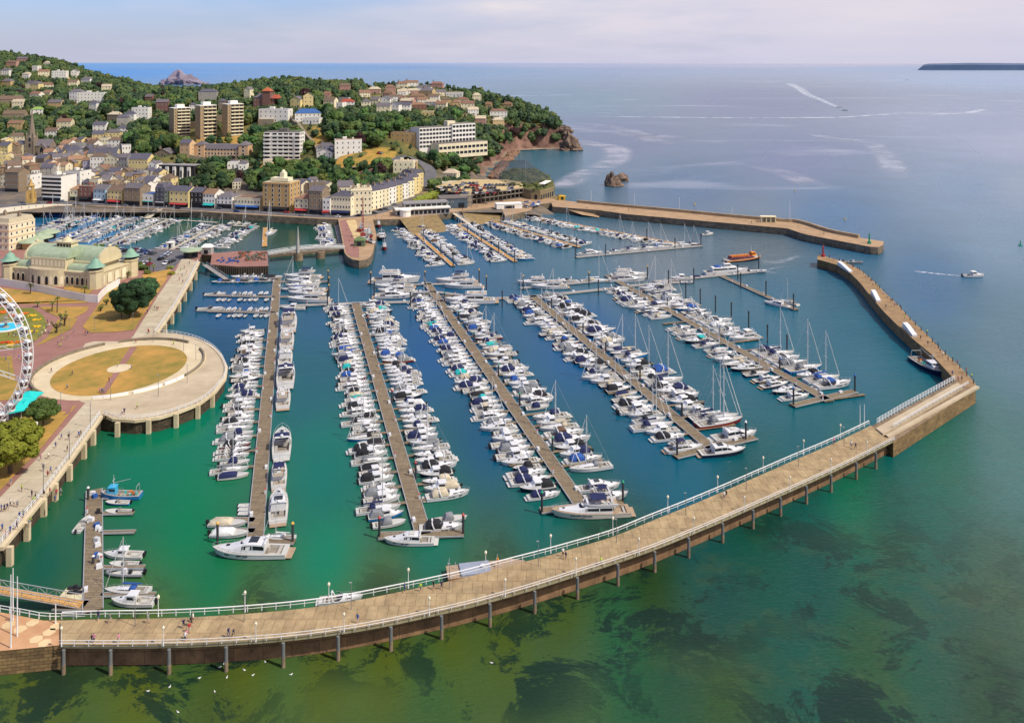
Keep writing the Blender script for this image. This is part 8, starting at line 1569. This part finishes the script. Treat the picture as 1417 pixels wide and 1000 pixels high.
# ------------------------------------------------------------------ pavilion
A, B = at(8, 389, Z), at(134, 399.5, Z); d = B - A; Wp = d.length; r = empty('pavilion', A, math.atan2(d.y, d.x)); PVW = mat('pavilion_tile', 'c8bc98', .6, .12, 2.5); COP = mat('copper_green', '8a9c7c', .6, .18, 2, c2='a8b498'); COPB = mat('verdigris', '6c9480', .6, .12, 1.5, c2='8cb098')
Dp = 24; mb = MB(); mb.box(0, Wp, 0, Dp, 0, 6.6, 0); mb.box(-.3, Wp + .3, -.3, Dp + .3, 6.0, 6.5); mb.box(Wp*.12, Wp*.88, 5, Dp - 4, 6.6, 9.6); 
c = Wp * .46; nb = 10; bay = [(c - 9.5 + 19*k/nb, -3.4 * math.sin(math.pi * k / nb) ** .6) for k in range(nb + 1)]; mb.prism([(c - 9.5, 1)] + bay + [(c + 9.5, 1)], 0, 7.2); mb.box(c - 9, c + 9, .6, 5.4, 6.6, 11.4); part(mb, 'wall', PVW, r)
mb = MB(); mb.sheet([(x * .97 + c * .03, y * .9) for x, y in bay] + [(c + 9, .55), (c - 9, .55)], 7.25); part(mb, 'balcony_floor', PAVE, r)
def vault(x0, x1, y0, y1, z0, hh, axis='x', m=COP, nm='roof'):
    mb = MB(); n = 12; rr = []
    for s in ((x0, x1) if axis == 'x' else (y0, y1)):
        rg = []
        for k in range(n + 1):
            a = math.pi * k / n
            if axis == 'x': rg.append((s, (y0 + y1)/2 - (y1 - y0)/2 * math.cos(a), z0 + hh * math.sin(a) ** .8))
            else: rg.append(((x0 + x1)/2 - (x1 - x0)/2 * math.cos(a), s, z0 + hh * math.sin(a) ** .8))
        rr.append(rg)
    mb.rings(rr, 0, closed=False); mb.face(rr[0], 0); mb.face(rr[1][::-1], 0); return part(mb, nm, m, r, 40)
vault(5, Wp - 4, 6, 19, 9.4, 5.2); vault(c - 9.5, c + 9.5, 1, 20, 11.2, 3.6, 'x'); vault(4.5, c - 9.5, 1.5, 6, 6.6, 2.4); vault(c + 9.5, Wp - 4.5, 1.5, 6, 6.6, 2.4)
for x in (4.8, Wp - 4.2):       # shell gables with scrolls
    mb = MB(); rg = [(x + s*.5, 12.5 - 7.3*math.cos(math.pi*k/10), 8.5 + 6.6*math.sin(math.pi*k/10)) for s in (-1, 1) for k in range(11)]; mb.rings([rg[:11], rg[11:]], 0, closed=False); mb.face(rg[:11]); mb.face(rg[11:][::-1]); mb.blob((x, 12.5, 15.4), .9, 1, .2); part(mb, 'gable', PVW, r)
mb = MB(); mb.box(c - 2.8, c + 5.2, 8, 12.5, 13.8, 16.4, 0, .2); mb.box(c - 3.3, c + 5.7, 7.6, 12.9, 16.4, 16.9); [mb.box(c - 2 + k*1.6, c - 1.2 + k*1.6, 7.9, 8.0, 14.3, 16, 1) for k in range(5)]; mb.lathe([(2.2, 16.9), (1.6, 17.9), (.7, 18.6), (0, 19.4)], (c + 1.2, 10.2, 0), 10); part(mb, 'lantern_tower', [PVW, GLASS], r)
for i, (x, y, s) in enumerate(((1.2, 1, 1), (Wp - 1.6, 1, 1), (Wp - 1, Dp - 2, .95), (7, Dp - 1, 1), (Wp*.6, Dp - 1, .8))):
    mb = MB(); mb.lathe([(3.2*s, 0), (3.2*s, 7.2), (3.6*s, 7.3), (3.6*s, 7.8), (2.6*s, 7.9), (2.6*s, 9.2)], (x, y, 0), 8); t_ = part(mb, 'corner_tower', PVW, r)
    mb = MB(); mb.lathe([(3.9*s, 9.1), (3.7*s, 9.5), (2.3*s, 10.2), (1.9*s, 11.2), (1.2*s, 12), (.35, 12.4), (.12, 13.6), (0, 13.8)], (x, y, 0), 14); part(mb, 'dome', COPB, t_, 50)
    mb = MB(); mb.lathe([(2.62*s, 7.95), (2.62*s, 9.05)], (x, y, 0), 8); part(mb, 'glazing', GLASS, t_)
AW = MB(); AW.face([(-.5, 0, 0), (.5, 0, 0), (.5, 0, .75), (.3, 0, .94), (0, 0, 1), (-.3, 0, .94), (-.5, 0, .75)]); AWM = mesh_of(AW, 'window', WC['pale']); AWD = mesh_of(AW, 'window', GLASS)
for j in range(16):
    x = 4.5 + j * (Wp - 9) / 15
    if abs(x - c) > 10:
        for q in (0, 1): o = inst(AWD if q else AWM, 'window', r, (x, -.34 - q*.03, 1.2)); o.scale = (1.9 - q*.5, 1, 3.6 - q*.5); addk(r, o)
for k in range(nb): 
    (xa, ya), (xb, yb_) = bay[k], bay[k+1]; a = math.atan2(yb_ - ya, xb - xa); m_ = Vector(((xa + xb)/2, (ya + yb_)/2, 1.0)) + Vector((math.sin(a), -math.cos(a), 0)) * .05
    o = inst(AWM if k % 2 else AWD, 'window', r, m_, a); o.scale = (1.3, 1, 3.6); addk(r, o)
for j in range(9): o = inst(AWM, 'window', r, (c - 8 + j*2, .56, 8)); o.scale = (1.3, 1, 2.6); addk(r, o)
for j in range(5): o = inst(AWM, 'window', r, (Wp + .32, 3 + j * 4.4, 1), R(90)); o.scale = (2.6, 1, 4.4); addk(r, o)
tag(r, 'ornate cream pavilion with green copper vaults and corner domes', 'pavilion')
for i, (x, y, s) in enumerate(((43, 343, 1), (55, 337, 1.1), (66, 330, 1.05))):
    r = empty('round_kiosk', at(x, y, Z)); mb = MB(); mb.lathe([(4*s, 0), (4*s, 3.4)], (0, 0, 0), 14); part(mb, 'wall', GLASS if i else WC['tan'], r); mb = MB(); mb.lathe([(6*s, 3.3), (5.8*s, 3.7), (2.4*s, 4.6), (.8, 5.2), (0, 5.6)], (0, 0, 0), 18); part(mb, 'roof', COP, r, 50); tag(r, 'round kiosk with shallow green conical roof by the inner harbour, %s' % ('nearest', 'middle', 'farthest')[i], 'kiosk')
r = empty('glass_kiosk', at(264, 356, Z)); mb = MB(); mb.lathe([(3.4, 0), (3.4, 3.6)], (0, 0, 0), 12); part(mb, 'wall', GLASS, r); mb = MB(); mb.lathe([(5.4, 3.5), (5.2, 4), (2, 4.6), (0, 5)], (0, 0, 0), 16); part(mb, 'roof', COP, r, 50); tag(r, 'glass-walled kiosk with flat green roof at the promenade top', 'kiosk')
# ------------------------------------------------------------------ big wheel
Dw = 96 * F / (612 - HY); cw = Vector(((-72 - CX) / F * Dw, Dw, H - (492 - HY) * Dw / F)); Rw = 115 * Dw / F; r = empty('big_wheel', (cw.x, cw.y, Z)); hz = cw.z - Z; mb = MB(); n = 72
def circ3(rad, y): return [Vector((rad * math.cos(2*math.pi*k/n), y, hz + rad * math.sin(2*math.pi*k/n))) for k in range(n + 1)]
rims = [circ3(Rw, -1), circ3(Rw, 1), circ3(Rw - 1.6, -1), circ3(Rw - 1.6, 1)]
for q in rims: mb.path(q, .12, 5)
for k in range(0, n): mb.tube(rims[0][k], rims[2][k+1], .07, .07, 4); mb.tube(rims[0][k], rims[1][k], .07, .07, 4)
part(mb, 'rim', WP_, r); mb = MB(); mb.tube((0, -2.2, hz), (0, 2.2, hz), 1.3, 1.3, 14); part(mb, 'hub', WP_, r)
for k in range(14):
    a = 2*math.pi*(k + .3)/14; u = Vector((math.cos(a), 0, math.sin(a))); v = Vector((-math.sin(a), 0, math.cos(a))); mb = MB(); h0 = Vector((0, 0, hz))
    for s in (-1, 1): mb.tube(h0 + u*1 + v*s*.5, h0 + u*(Rw - 1.6) + v*s*.5, .1, .1, 4)
    for j in range(10): t0, t1 = 1 + (Rw - 2.6)*j/10, 1 + (Rw - 2.6)*(j+1)/10; s = 1 if j % 2 else -1; mb.tube(h0 + u*t0 + v*s*.5, h0 + u*t1 - v*s*.5, .06, .06, 4)
    part(mb, 'spoke', WP_, r)
gd = MB(); gd.lathe([(0, -1.5), (.75, -1.45), (1.05, -.9), (1.05, -.75)], (0, 0, 0), 12, 0); gd.lathe([(1.02, -.75), (.98, .35)], (0, 0, 0), 12, 1); gd.lathe([(1.02, .35), (.7, .85), (0, 1.0)], (0, 0, 0), 12, 0); [gd.tube((1.03*math.cos(a), 1.03*math.sin(a), -.8), (1.0*math.cos(a), 1.0*math.sin(a), .4), .05, .05, 4) for a in [k*math.pi/3 for k in range(6)]]; GDM = mesh_of(gd, 'gondola', [WP_, mat('brown_glass', (.10, .05, .04), .15, spec=.7)], 40)
for k in range(38): a = 2*math.pi*k/38; addk(r, inst(GDM, 'gondola', r, ((Rw - .8)*math.cos(a) * 1.0, 0, hz + (Rw - .8)*math.sin(a) - .2)))
for s in (-1, 1):
    for y in (-6, 6): mb = MB(); mb.tube((s*9, y, .3), (0, y*.35, hz), .45, .35, 8); part(mb, 'leg', WP_, r)
mb = MB(); mb.box(-14, 20, -5, 5, 0, 1.2); mb.box(15.5, 20.5, -4, 4, 1.2, 3.6); part(mb, 'boarding_platform', WC['white'], r); tag(r, 'big white observation wheel with round gondolas, cut by the photo edge', 'ferris wheel')
# tents, fountain
for i, (x, y, s) in enumerate(((40, 560, 1), (31, 570, 1.1), (25, 577, 1.0), (36, 573, .8))):
    r = empty('canopy_tent', at(x, y, Z), .3 * i); mb = MB(); q = 2.7 * s; mb.rings([[(-q, -q, 2.3), (q, -q, 2.3), (q, q, 2.3), (-q, q, 2.3)], [(-q, -q, 2.6), (q, -q, 2.6), (q, q, 2.6), (-q, q, 2.6)], [(-.1, -.1, 3.9), (.1, -.1, 3.9), (.1, .1, 3.9), (-.1, .1, 3.9)]]); part(mb, 'canopy', mat('turquoise_canvas', (.01, .52, .48), .7, .1, 2), r)
    for a, b_ in ((-1, -1), (1, -1), (1, 1), (-1, 1)): mb = MB(); mb.tube((a*q*.95, b_*q*.95, 0), (a*q*.95, b_*q*.95, 2.4), .06, .06, 5); part(mb, 'pole', WP_, r)
    tag(r, 'turquoise peaked canopy beside the round green tree, %s' % ('uppermost', 'middle', 'lowest', 'right small one')[i], 'canopy')
r = empty('fountain', at(8, 454, Z)); mb = MB(); mb.lathe([(5.6, 0), (5.6, .6), (5.1, .6), (5.1, .2)], (0, 0, 0), 32); part(mb, 'basin', WP_, r); mb = MB(); mb.lathe([(5.15, .45), (0, .46)], (0, 0, 0), 32); part(mb, 'water', mat('pool_water', (.02, .55, .72), .1, .1, 2), r); mb = MB(); mb.lathe([(1.4, .4), (.5, 1), (.4, 2), (1.7, 2.3), (1.6, 2.5), (.3, 2.6), (.25, 3.5), (.9, 3.7), (.3, 4), (0, 5.2)], (0, 0, 0), 14); part(mb, 'statue', mat('fountain_stone', (.30, .26, .22), .7), r); tag(r, 'tiered stone fountain in a bright blue round pool', 'fountain')
# ------------------------------------------------------------------ cars
r = empty('proto_car', (0, 0, -500)); CAR = r; mb = MB()
sec = lambda x, w_, z0, z1: [(x, -w_, z0), (x, -w_ * 1.03, (z0+z1)/2), (x, -w_ * .94, z1), (x, w_ * .94, z1), (x, w_ * 1.03, (z0+z1)/2), (x, w_, z0)]
mb.rings([sec(-2.15, .75, .4, .7), sec(-2.05, .86, .3, .9), sec(-1.2, .88, .25, .95), sec(.9, .88, .25, .92), sec(1.9, .84, .3, .75), sec(2.15, .7, .38, .6)], 0, caps=True); mb.rings([[(x, -w_, z), (x, w_, z)] for x, w_, z in ((-1.35, .62, 1.44), (.25, .62, 1.46))], 0, closed=False); part(mb, 'body', CANV['grey'], r, 35)
mb = MB(); B_ = [(-2.0, -.8, .9), (1.05, -.8, .9), (1.05, .8, .9), (-2.0, .8, .9)]; T_ = [(-1.4, -.62, 1.42), (.3, -.62, 1.44), (.3, .62, 1.44), (-1.4, .62, 1.42)]; mb.rings([B_, T_]); part(mb, 'windows', GLASS, r)
TY = MB(); TY.tube((0, -.12, 0), (0, .12, 0), .33, .33, 10); TYM = mesh_of(TY, 'wheel', ENG)
for x, y in ((-1.3, -.82), (1.3, -.82), (-1.3, .82), (1.3, .82)): addk(r, inst(TYM, 'wheel', r, (x, y, .33)))
CC = [('silver', mat('car_silver', (.42, .43, .45), .25, .02, 5, metal=.5)), ('black', mat('car_black', (.015, .015, .018), .2)), ('white', mat('car_white', (.72, .72, .72), .25)), ('blue', mat('car_blue', (.02, .06, .22), .2)), ('red', mat('car_red', (.35, .02, .02), .25)), ('dark grey', mat('car_grey', (.08, .085, .095), .25))]
ncar = {}
def car(p, rz, where, i):
    q = random.Random(i * 31 + 5); c = q.choice(CC + CC[:3] + CC[:2]); o = dup(CAR, p, rz + (math.pi if q.random() < .5 else 0), 1, {'body': c[1]}); o.name = 'parked_car'; k = (c[0], where); ncar[k] = ncar.get(k, -1) + 1; tag(o, '%s car parked %s, %s %s one' % (c[0], where, ordn(ncar[k]), c[0]), 'car', 'cars parked ' + where)
i = 0
for a, b_, n_ in (((112,350),(134,354),6),((120,345),(136,347),4),((140,350),(160,353),6),((152,345),(176,348),6),((160,360),(182,363),7),((164,366),(176,368),4),((182,352),(200,356),5),((184,346),(201,348),4),((186,363),(208,367),6),((203,350),(214,352),4),((222,360),(236,350),8),((228,366),(240,362),4)):
    for k in range(n_):
        t = (k + .5) / n_; car(at(a[0] + (b_[0]-a[0])*t, a[1] + (b_[1]-a[1])*t, Z + .07), R(80), 'in the inner harbour car park', i); i += 1
for y, x0, x1 in ((254.5,640,660),(257.5,622,665),(257,672,712),(260.5,610,650),(261,655,712),(264,612,650),(264.5,656,706),(268,618,648),(268,655,685)):
    x = x0
    while x < x1:
        if random.Random(i).random() < .85: car(at(x, y, PDZ + .05), R(75), 'on the quay building roof', i)
        i += 1; x += 4.9
for k in range(22): t = k / 21; p = rl[int(t * (len(rl) - 20)) + 6] + Vector((0, 3.6 if k % 2 else -3.4, .06)); car(p, R(-14), 'along the harbour road', 400 + k)
for k in range(12): p = ground(583 + k * .5, 247 + k * 1.8 - 8); p and car(p + Vector((-3.5, 0, .7)), R(60), 'on the curving terrace road', 450 + k)
for k, (x, y) in enumerate(((478,238),(482,239),(486,240),(490,240),(494,239),(498,238),(524,214),(528,215),(533,177),(537,178),(541,177),(546,179))): p = ground(x, y); p and car(p + Vector((0, 0, .6)), R(70), 'on the hillside lots', 480 + k)
# ------------------------------------------------------------------ pot quay, old fish quay, bridge
sheet('quay_strip', [(470,306),(482,303),(497,345),(497,356),(486,355),(479,350)], Z + .05, PINK, 'reddish paved strip along the old fish quay'); sheet('quay_strip', [(479,305),(492,304),(500,330),(492,334)], Z + .07, mat('sand_strip', 'c8ae7c', .9), 'yellow sandy strip on the old fish quay')
rng = random.Random(12); POT = [mat('pot_brown', '6c4c38', .9), mat('pot_green', '3c5c4c', .9), mat('pot_grey', '5c5450', .9), mat('pot_rust', '8c5438', .9)]
for k in range(120):
    t = rng.random(); x, y = (rng.uniform(330, 369), rng.uniform(349, 361)) if k < 95 else (rng.uniform(300, 330), rng.uniform(357, 364)); p = at(x, y, Z); mb = MB(); s = rng.uniform(.4, .9); z = rng.choice((0, 0, .8)) if k < 95 else 0; mb.box(-s*.7, s*.7, -s*.5, s*.5, 0, s, 0, s*.12)
    o = mb.build('lobster_pot', POT[k % 4] if k < 100 else CANV['blue'], None, None, (p.x, p.y, Z), rng.uniform(0, 3)); tag(o, ('%s lobster pot in the heap on the square quay' % ('brown', 'green', 'grey', 'rusty')[k % 4]) if k < 100 else 'blue fish box on the square quay', 'lobster pot' if k < 100 else 'fish box', 'lobster pots heaped on the square quay' if k < 100 else 'fish boxes on the square quay')
    if k < 100 and z: o.location.z = Z
PQ = MB(); L_ = resample([at(x, y, Z) for x, y in ((291,366),(330,369),(371,368))], 1.1); [PQ.box(p.x - .18, p.x + .18, p.y - .35, p.y - .05, -2, Z - .2) for p in L_]; struct(PQ.build('timber_fendering', mat('dark_timber', (.09, .07, .05), .9)), 'dark timber fender piles along the square quay')
def sbox(name, px, py, w_, d_, h, m, lb, cat, z=Z, rz=0, roofm=None, roofh=0):
    r = empty(name, at(px, py, z), R(rz)); mb = MB(); mb.box(-w_/2, w_/2, 0, d_, 0, h); part(mb, 'wall', m, r)
    mb = MB(); q = roofh; mb.rings([[(-w_/2 - .3, -.3, h), (w_/2 + .3, -.3, h), (w_/2 + .3, d_ + .3, h), (-w_/2 - .3, d_ + .3, h)], [(-w_/2 + q, q, h + .3 + q), (w_/2 - q, q, h + .3 + q), (w_/2 - q, d_ - q, h + .3 + q), (-w_/2 + q, d_ - q, h + .3 + q)]], caps=True); part(mb, 'roof', roofm or m, r); mb = MB(); mb.box(-w_*.2, w_*.2, -.06, 0, .2, min(2.2, h*.8)); part(mb, 'door', GLASS, r); tag(r, lb, cat)
sbox('green_kiosk', 497, 341, 5.5, 4.5, 3, mat('green_cladding', '5c6c50', .8), 'small green-roofed hut on the old fish quay', 'hut', roofm=mat('green_felt', '64784c', .9), roofh=1); sbox('quay_cafe', 705, 289, 17, 6, 3.2, WC['white'], 'long white quay cafe on the east quay', 'cafe', rz=12); sbox('ticket_hut', 235, 343, 3, 3, 2.6, WC['white'], 'small white hut by the car park', 'hut'); sbox('boat_store', 285, 352, 5, 4, 3.4, WC['grey'], 'grey domed gate hut at the square quay neck', 'hut', roofm=WC['white'], roofh=1)
sbox('blue_kiosk', 745, 268, 4, 3, 4, CANV['blue'], 'bright blue kiosk at the root of the breakwater', 'kiosk'); sbox('yellow_hut', 778, 277, 4.5, 3, 2.6, mat('yellow_paint', (.6, .38, .02), .6), 'small yellow hut on the breakwater', 'hut')
for k, (x, y, c) in enumerate(((722,282,'blue'),(730,280,'navy'),(738,282,'blue'),(726,286,'navy'),(735,285,'blue'),(742,284,'white'),(746,281,'blue'))): p = at(x, y, Z + .5); put_boat('covered_speedboat', p.x, p.y, k * .8, '', 6, c, 'dinghies stored ashore on the east quay', GEL[0], 'small boat under %s cover stored ashore on the east quay' % HUES[c], z=Z + .4)
for k, (x, y) in enumerate(((500,318),(505,322),(508,330),(511,326),(503,333),(512,334))): p = at(x, y, Z + .6); put_boat(['workboat', 'pilothouse_boat', 'sailing_yacht'][k % 3], p.x, p.y, R(80 + 10*k), '', 8, None, 'boats ashore on the old fish quay', None, 'boat standing ashore on the old fish quay, %s from the town end' % ORD[k], z=Z + .6)
for k, (x, y) in enumerate(((524,314),(528,330),(532,345))): p = at(x, y); put_boat(['workboat', 'trawler', 'workboat'][k], p.x, p.y, R(-80), '', None, None, 'working boats east of the old fish quay', None, 'working boat tied east of the old fish quay, %s from town' % ORD[k])
r = empty('crane', at(502, 328, Z)); mb = MB()
for a, b_ in ((-.5, -.5), (.5, -.5), (.5, .5), (-.5, .5)): mb.tube((a, b_, 0), (a*.4, b_*.4, 22), .12, .1, 4)
for k in range(12): z = k * 1.8; q = 1 - k * .05; mb.tube((-.5*q, -.5*q, z), (.5*q, -.5*q, z + 1.8), .08, .08, 4); mb.tube((.5*q, .5*q, z), (-.5*q, .5*q, z + 1.8), .08, .08, 4)
part(mb, 'mast', mat('crane_red', (.30, .04, .035), .6), r); mb = MB(); mb.box(-1.2, 1.2, -1.2, 1.2, 0, 2.2, 0, .2); part(mb, 'cab', mat('crane_red', (.30, .04, .035)), r); tag(r, 'tall dark red lattice crane on the old fish quay', 'crane')
r = empty('footbridge', at(371, 352, Z)); A = at(371, 352, Z); B = at(476, 343, Z); d = B - A; nn = Vector((-d.y, d.x, 0)).normalized()
mb = MB(); mb.rings([[q + nn*s*2 + Vector((0, 0, z + 1.2 * math.sin(math.pi*t))) for s, z in ((-1, -.1), (-1, .3), (1, .3), (1, -.1))] for t in [k/10 for k in range(11)] for q in (d*t,)], 0, caps=True); part(mb, 'deck', WC['grey'], r)
for s in (-1, 1): mb = MB(); [mb.path([d*(k/10) + nn*s*2 + Vector((0, 0, z + 1.2*math.sin(math.pi*k/10))) for k in range(11)], .1, 5) for z in (.8, 1.4)]; [mb.tube(d*(k/20) + nn*s*2 + Vector((0, 0, 1.2*math.sin(math.pi*k/20))), d*(k/20) + nn*s*2 + Vector((0, 0, 1.4 + 1.2*math.sin(math.pi*k/20))), .05, .05, 4) for k in range(21)]; part(mb, 'handrail', WP_, r)
for t, h in ((.40, 13), (.69, 0)):
    mb = MB(); q = d*t; mb.M = Matrix.Translation(q); mb.lathe([(2.3, -8), (2.3, -.6), (1.8, -.4), (0, -.4)], (0, -1.2, 0), 12); pr_ = part(mb, 'caisson', CONCW, r)
    if h: mb = MB(); mb.M = Matrix.Translation(q + Vector((0, -2.4, 0))); mb.lathe([(1.0, 0), (.7, 6), (.15, h), (0, h + .6)], (0, 0, 0), 4); part(mb, 'pylon', WC['grey'], r)
tag(r, 'arched white footbridge with pointed grey pylon across the inner harbour gate', 'footbridge')
mb = MB(); mb.prism([at(373,357,0), at(476,349,0), at(476,346.5,0), at(373,354,0)], -3, 1.6); struct(mb.build('harbour_sill', STONE), 'dark low sill wall under the footbridge')
for i in range(3): x = (112, 124, 140)[i]
r = None
# ------------------------------------------------------------------ remove the prototypes, shorten long labels
for o in [o for o in col.objects if o.name.startswith('proto_')]: purge(o)
for o in col.objects:
    if o.parent is None and 'label' in o:
        l = o['label']
        for a, b_ in ((' sail cover', ' sail'), (' boat from ', ' from '), (' in the old town', ''), ('black mooring pile with', 'mooring pile,')):
            if len(l.split()) > 16: l = l.replace(a, b_)
        while len(l.split()) > 16 and ' the ' in l: k = l.rfind(' the '); l = l[:k] + l[k + 4:]
        if len(l.split()) < 4: l += ' on the central hill'
        o['label'] = ' '.join(l.split()[:16])
bpy.context.view_layer.update()
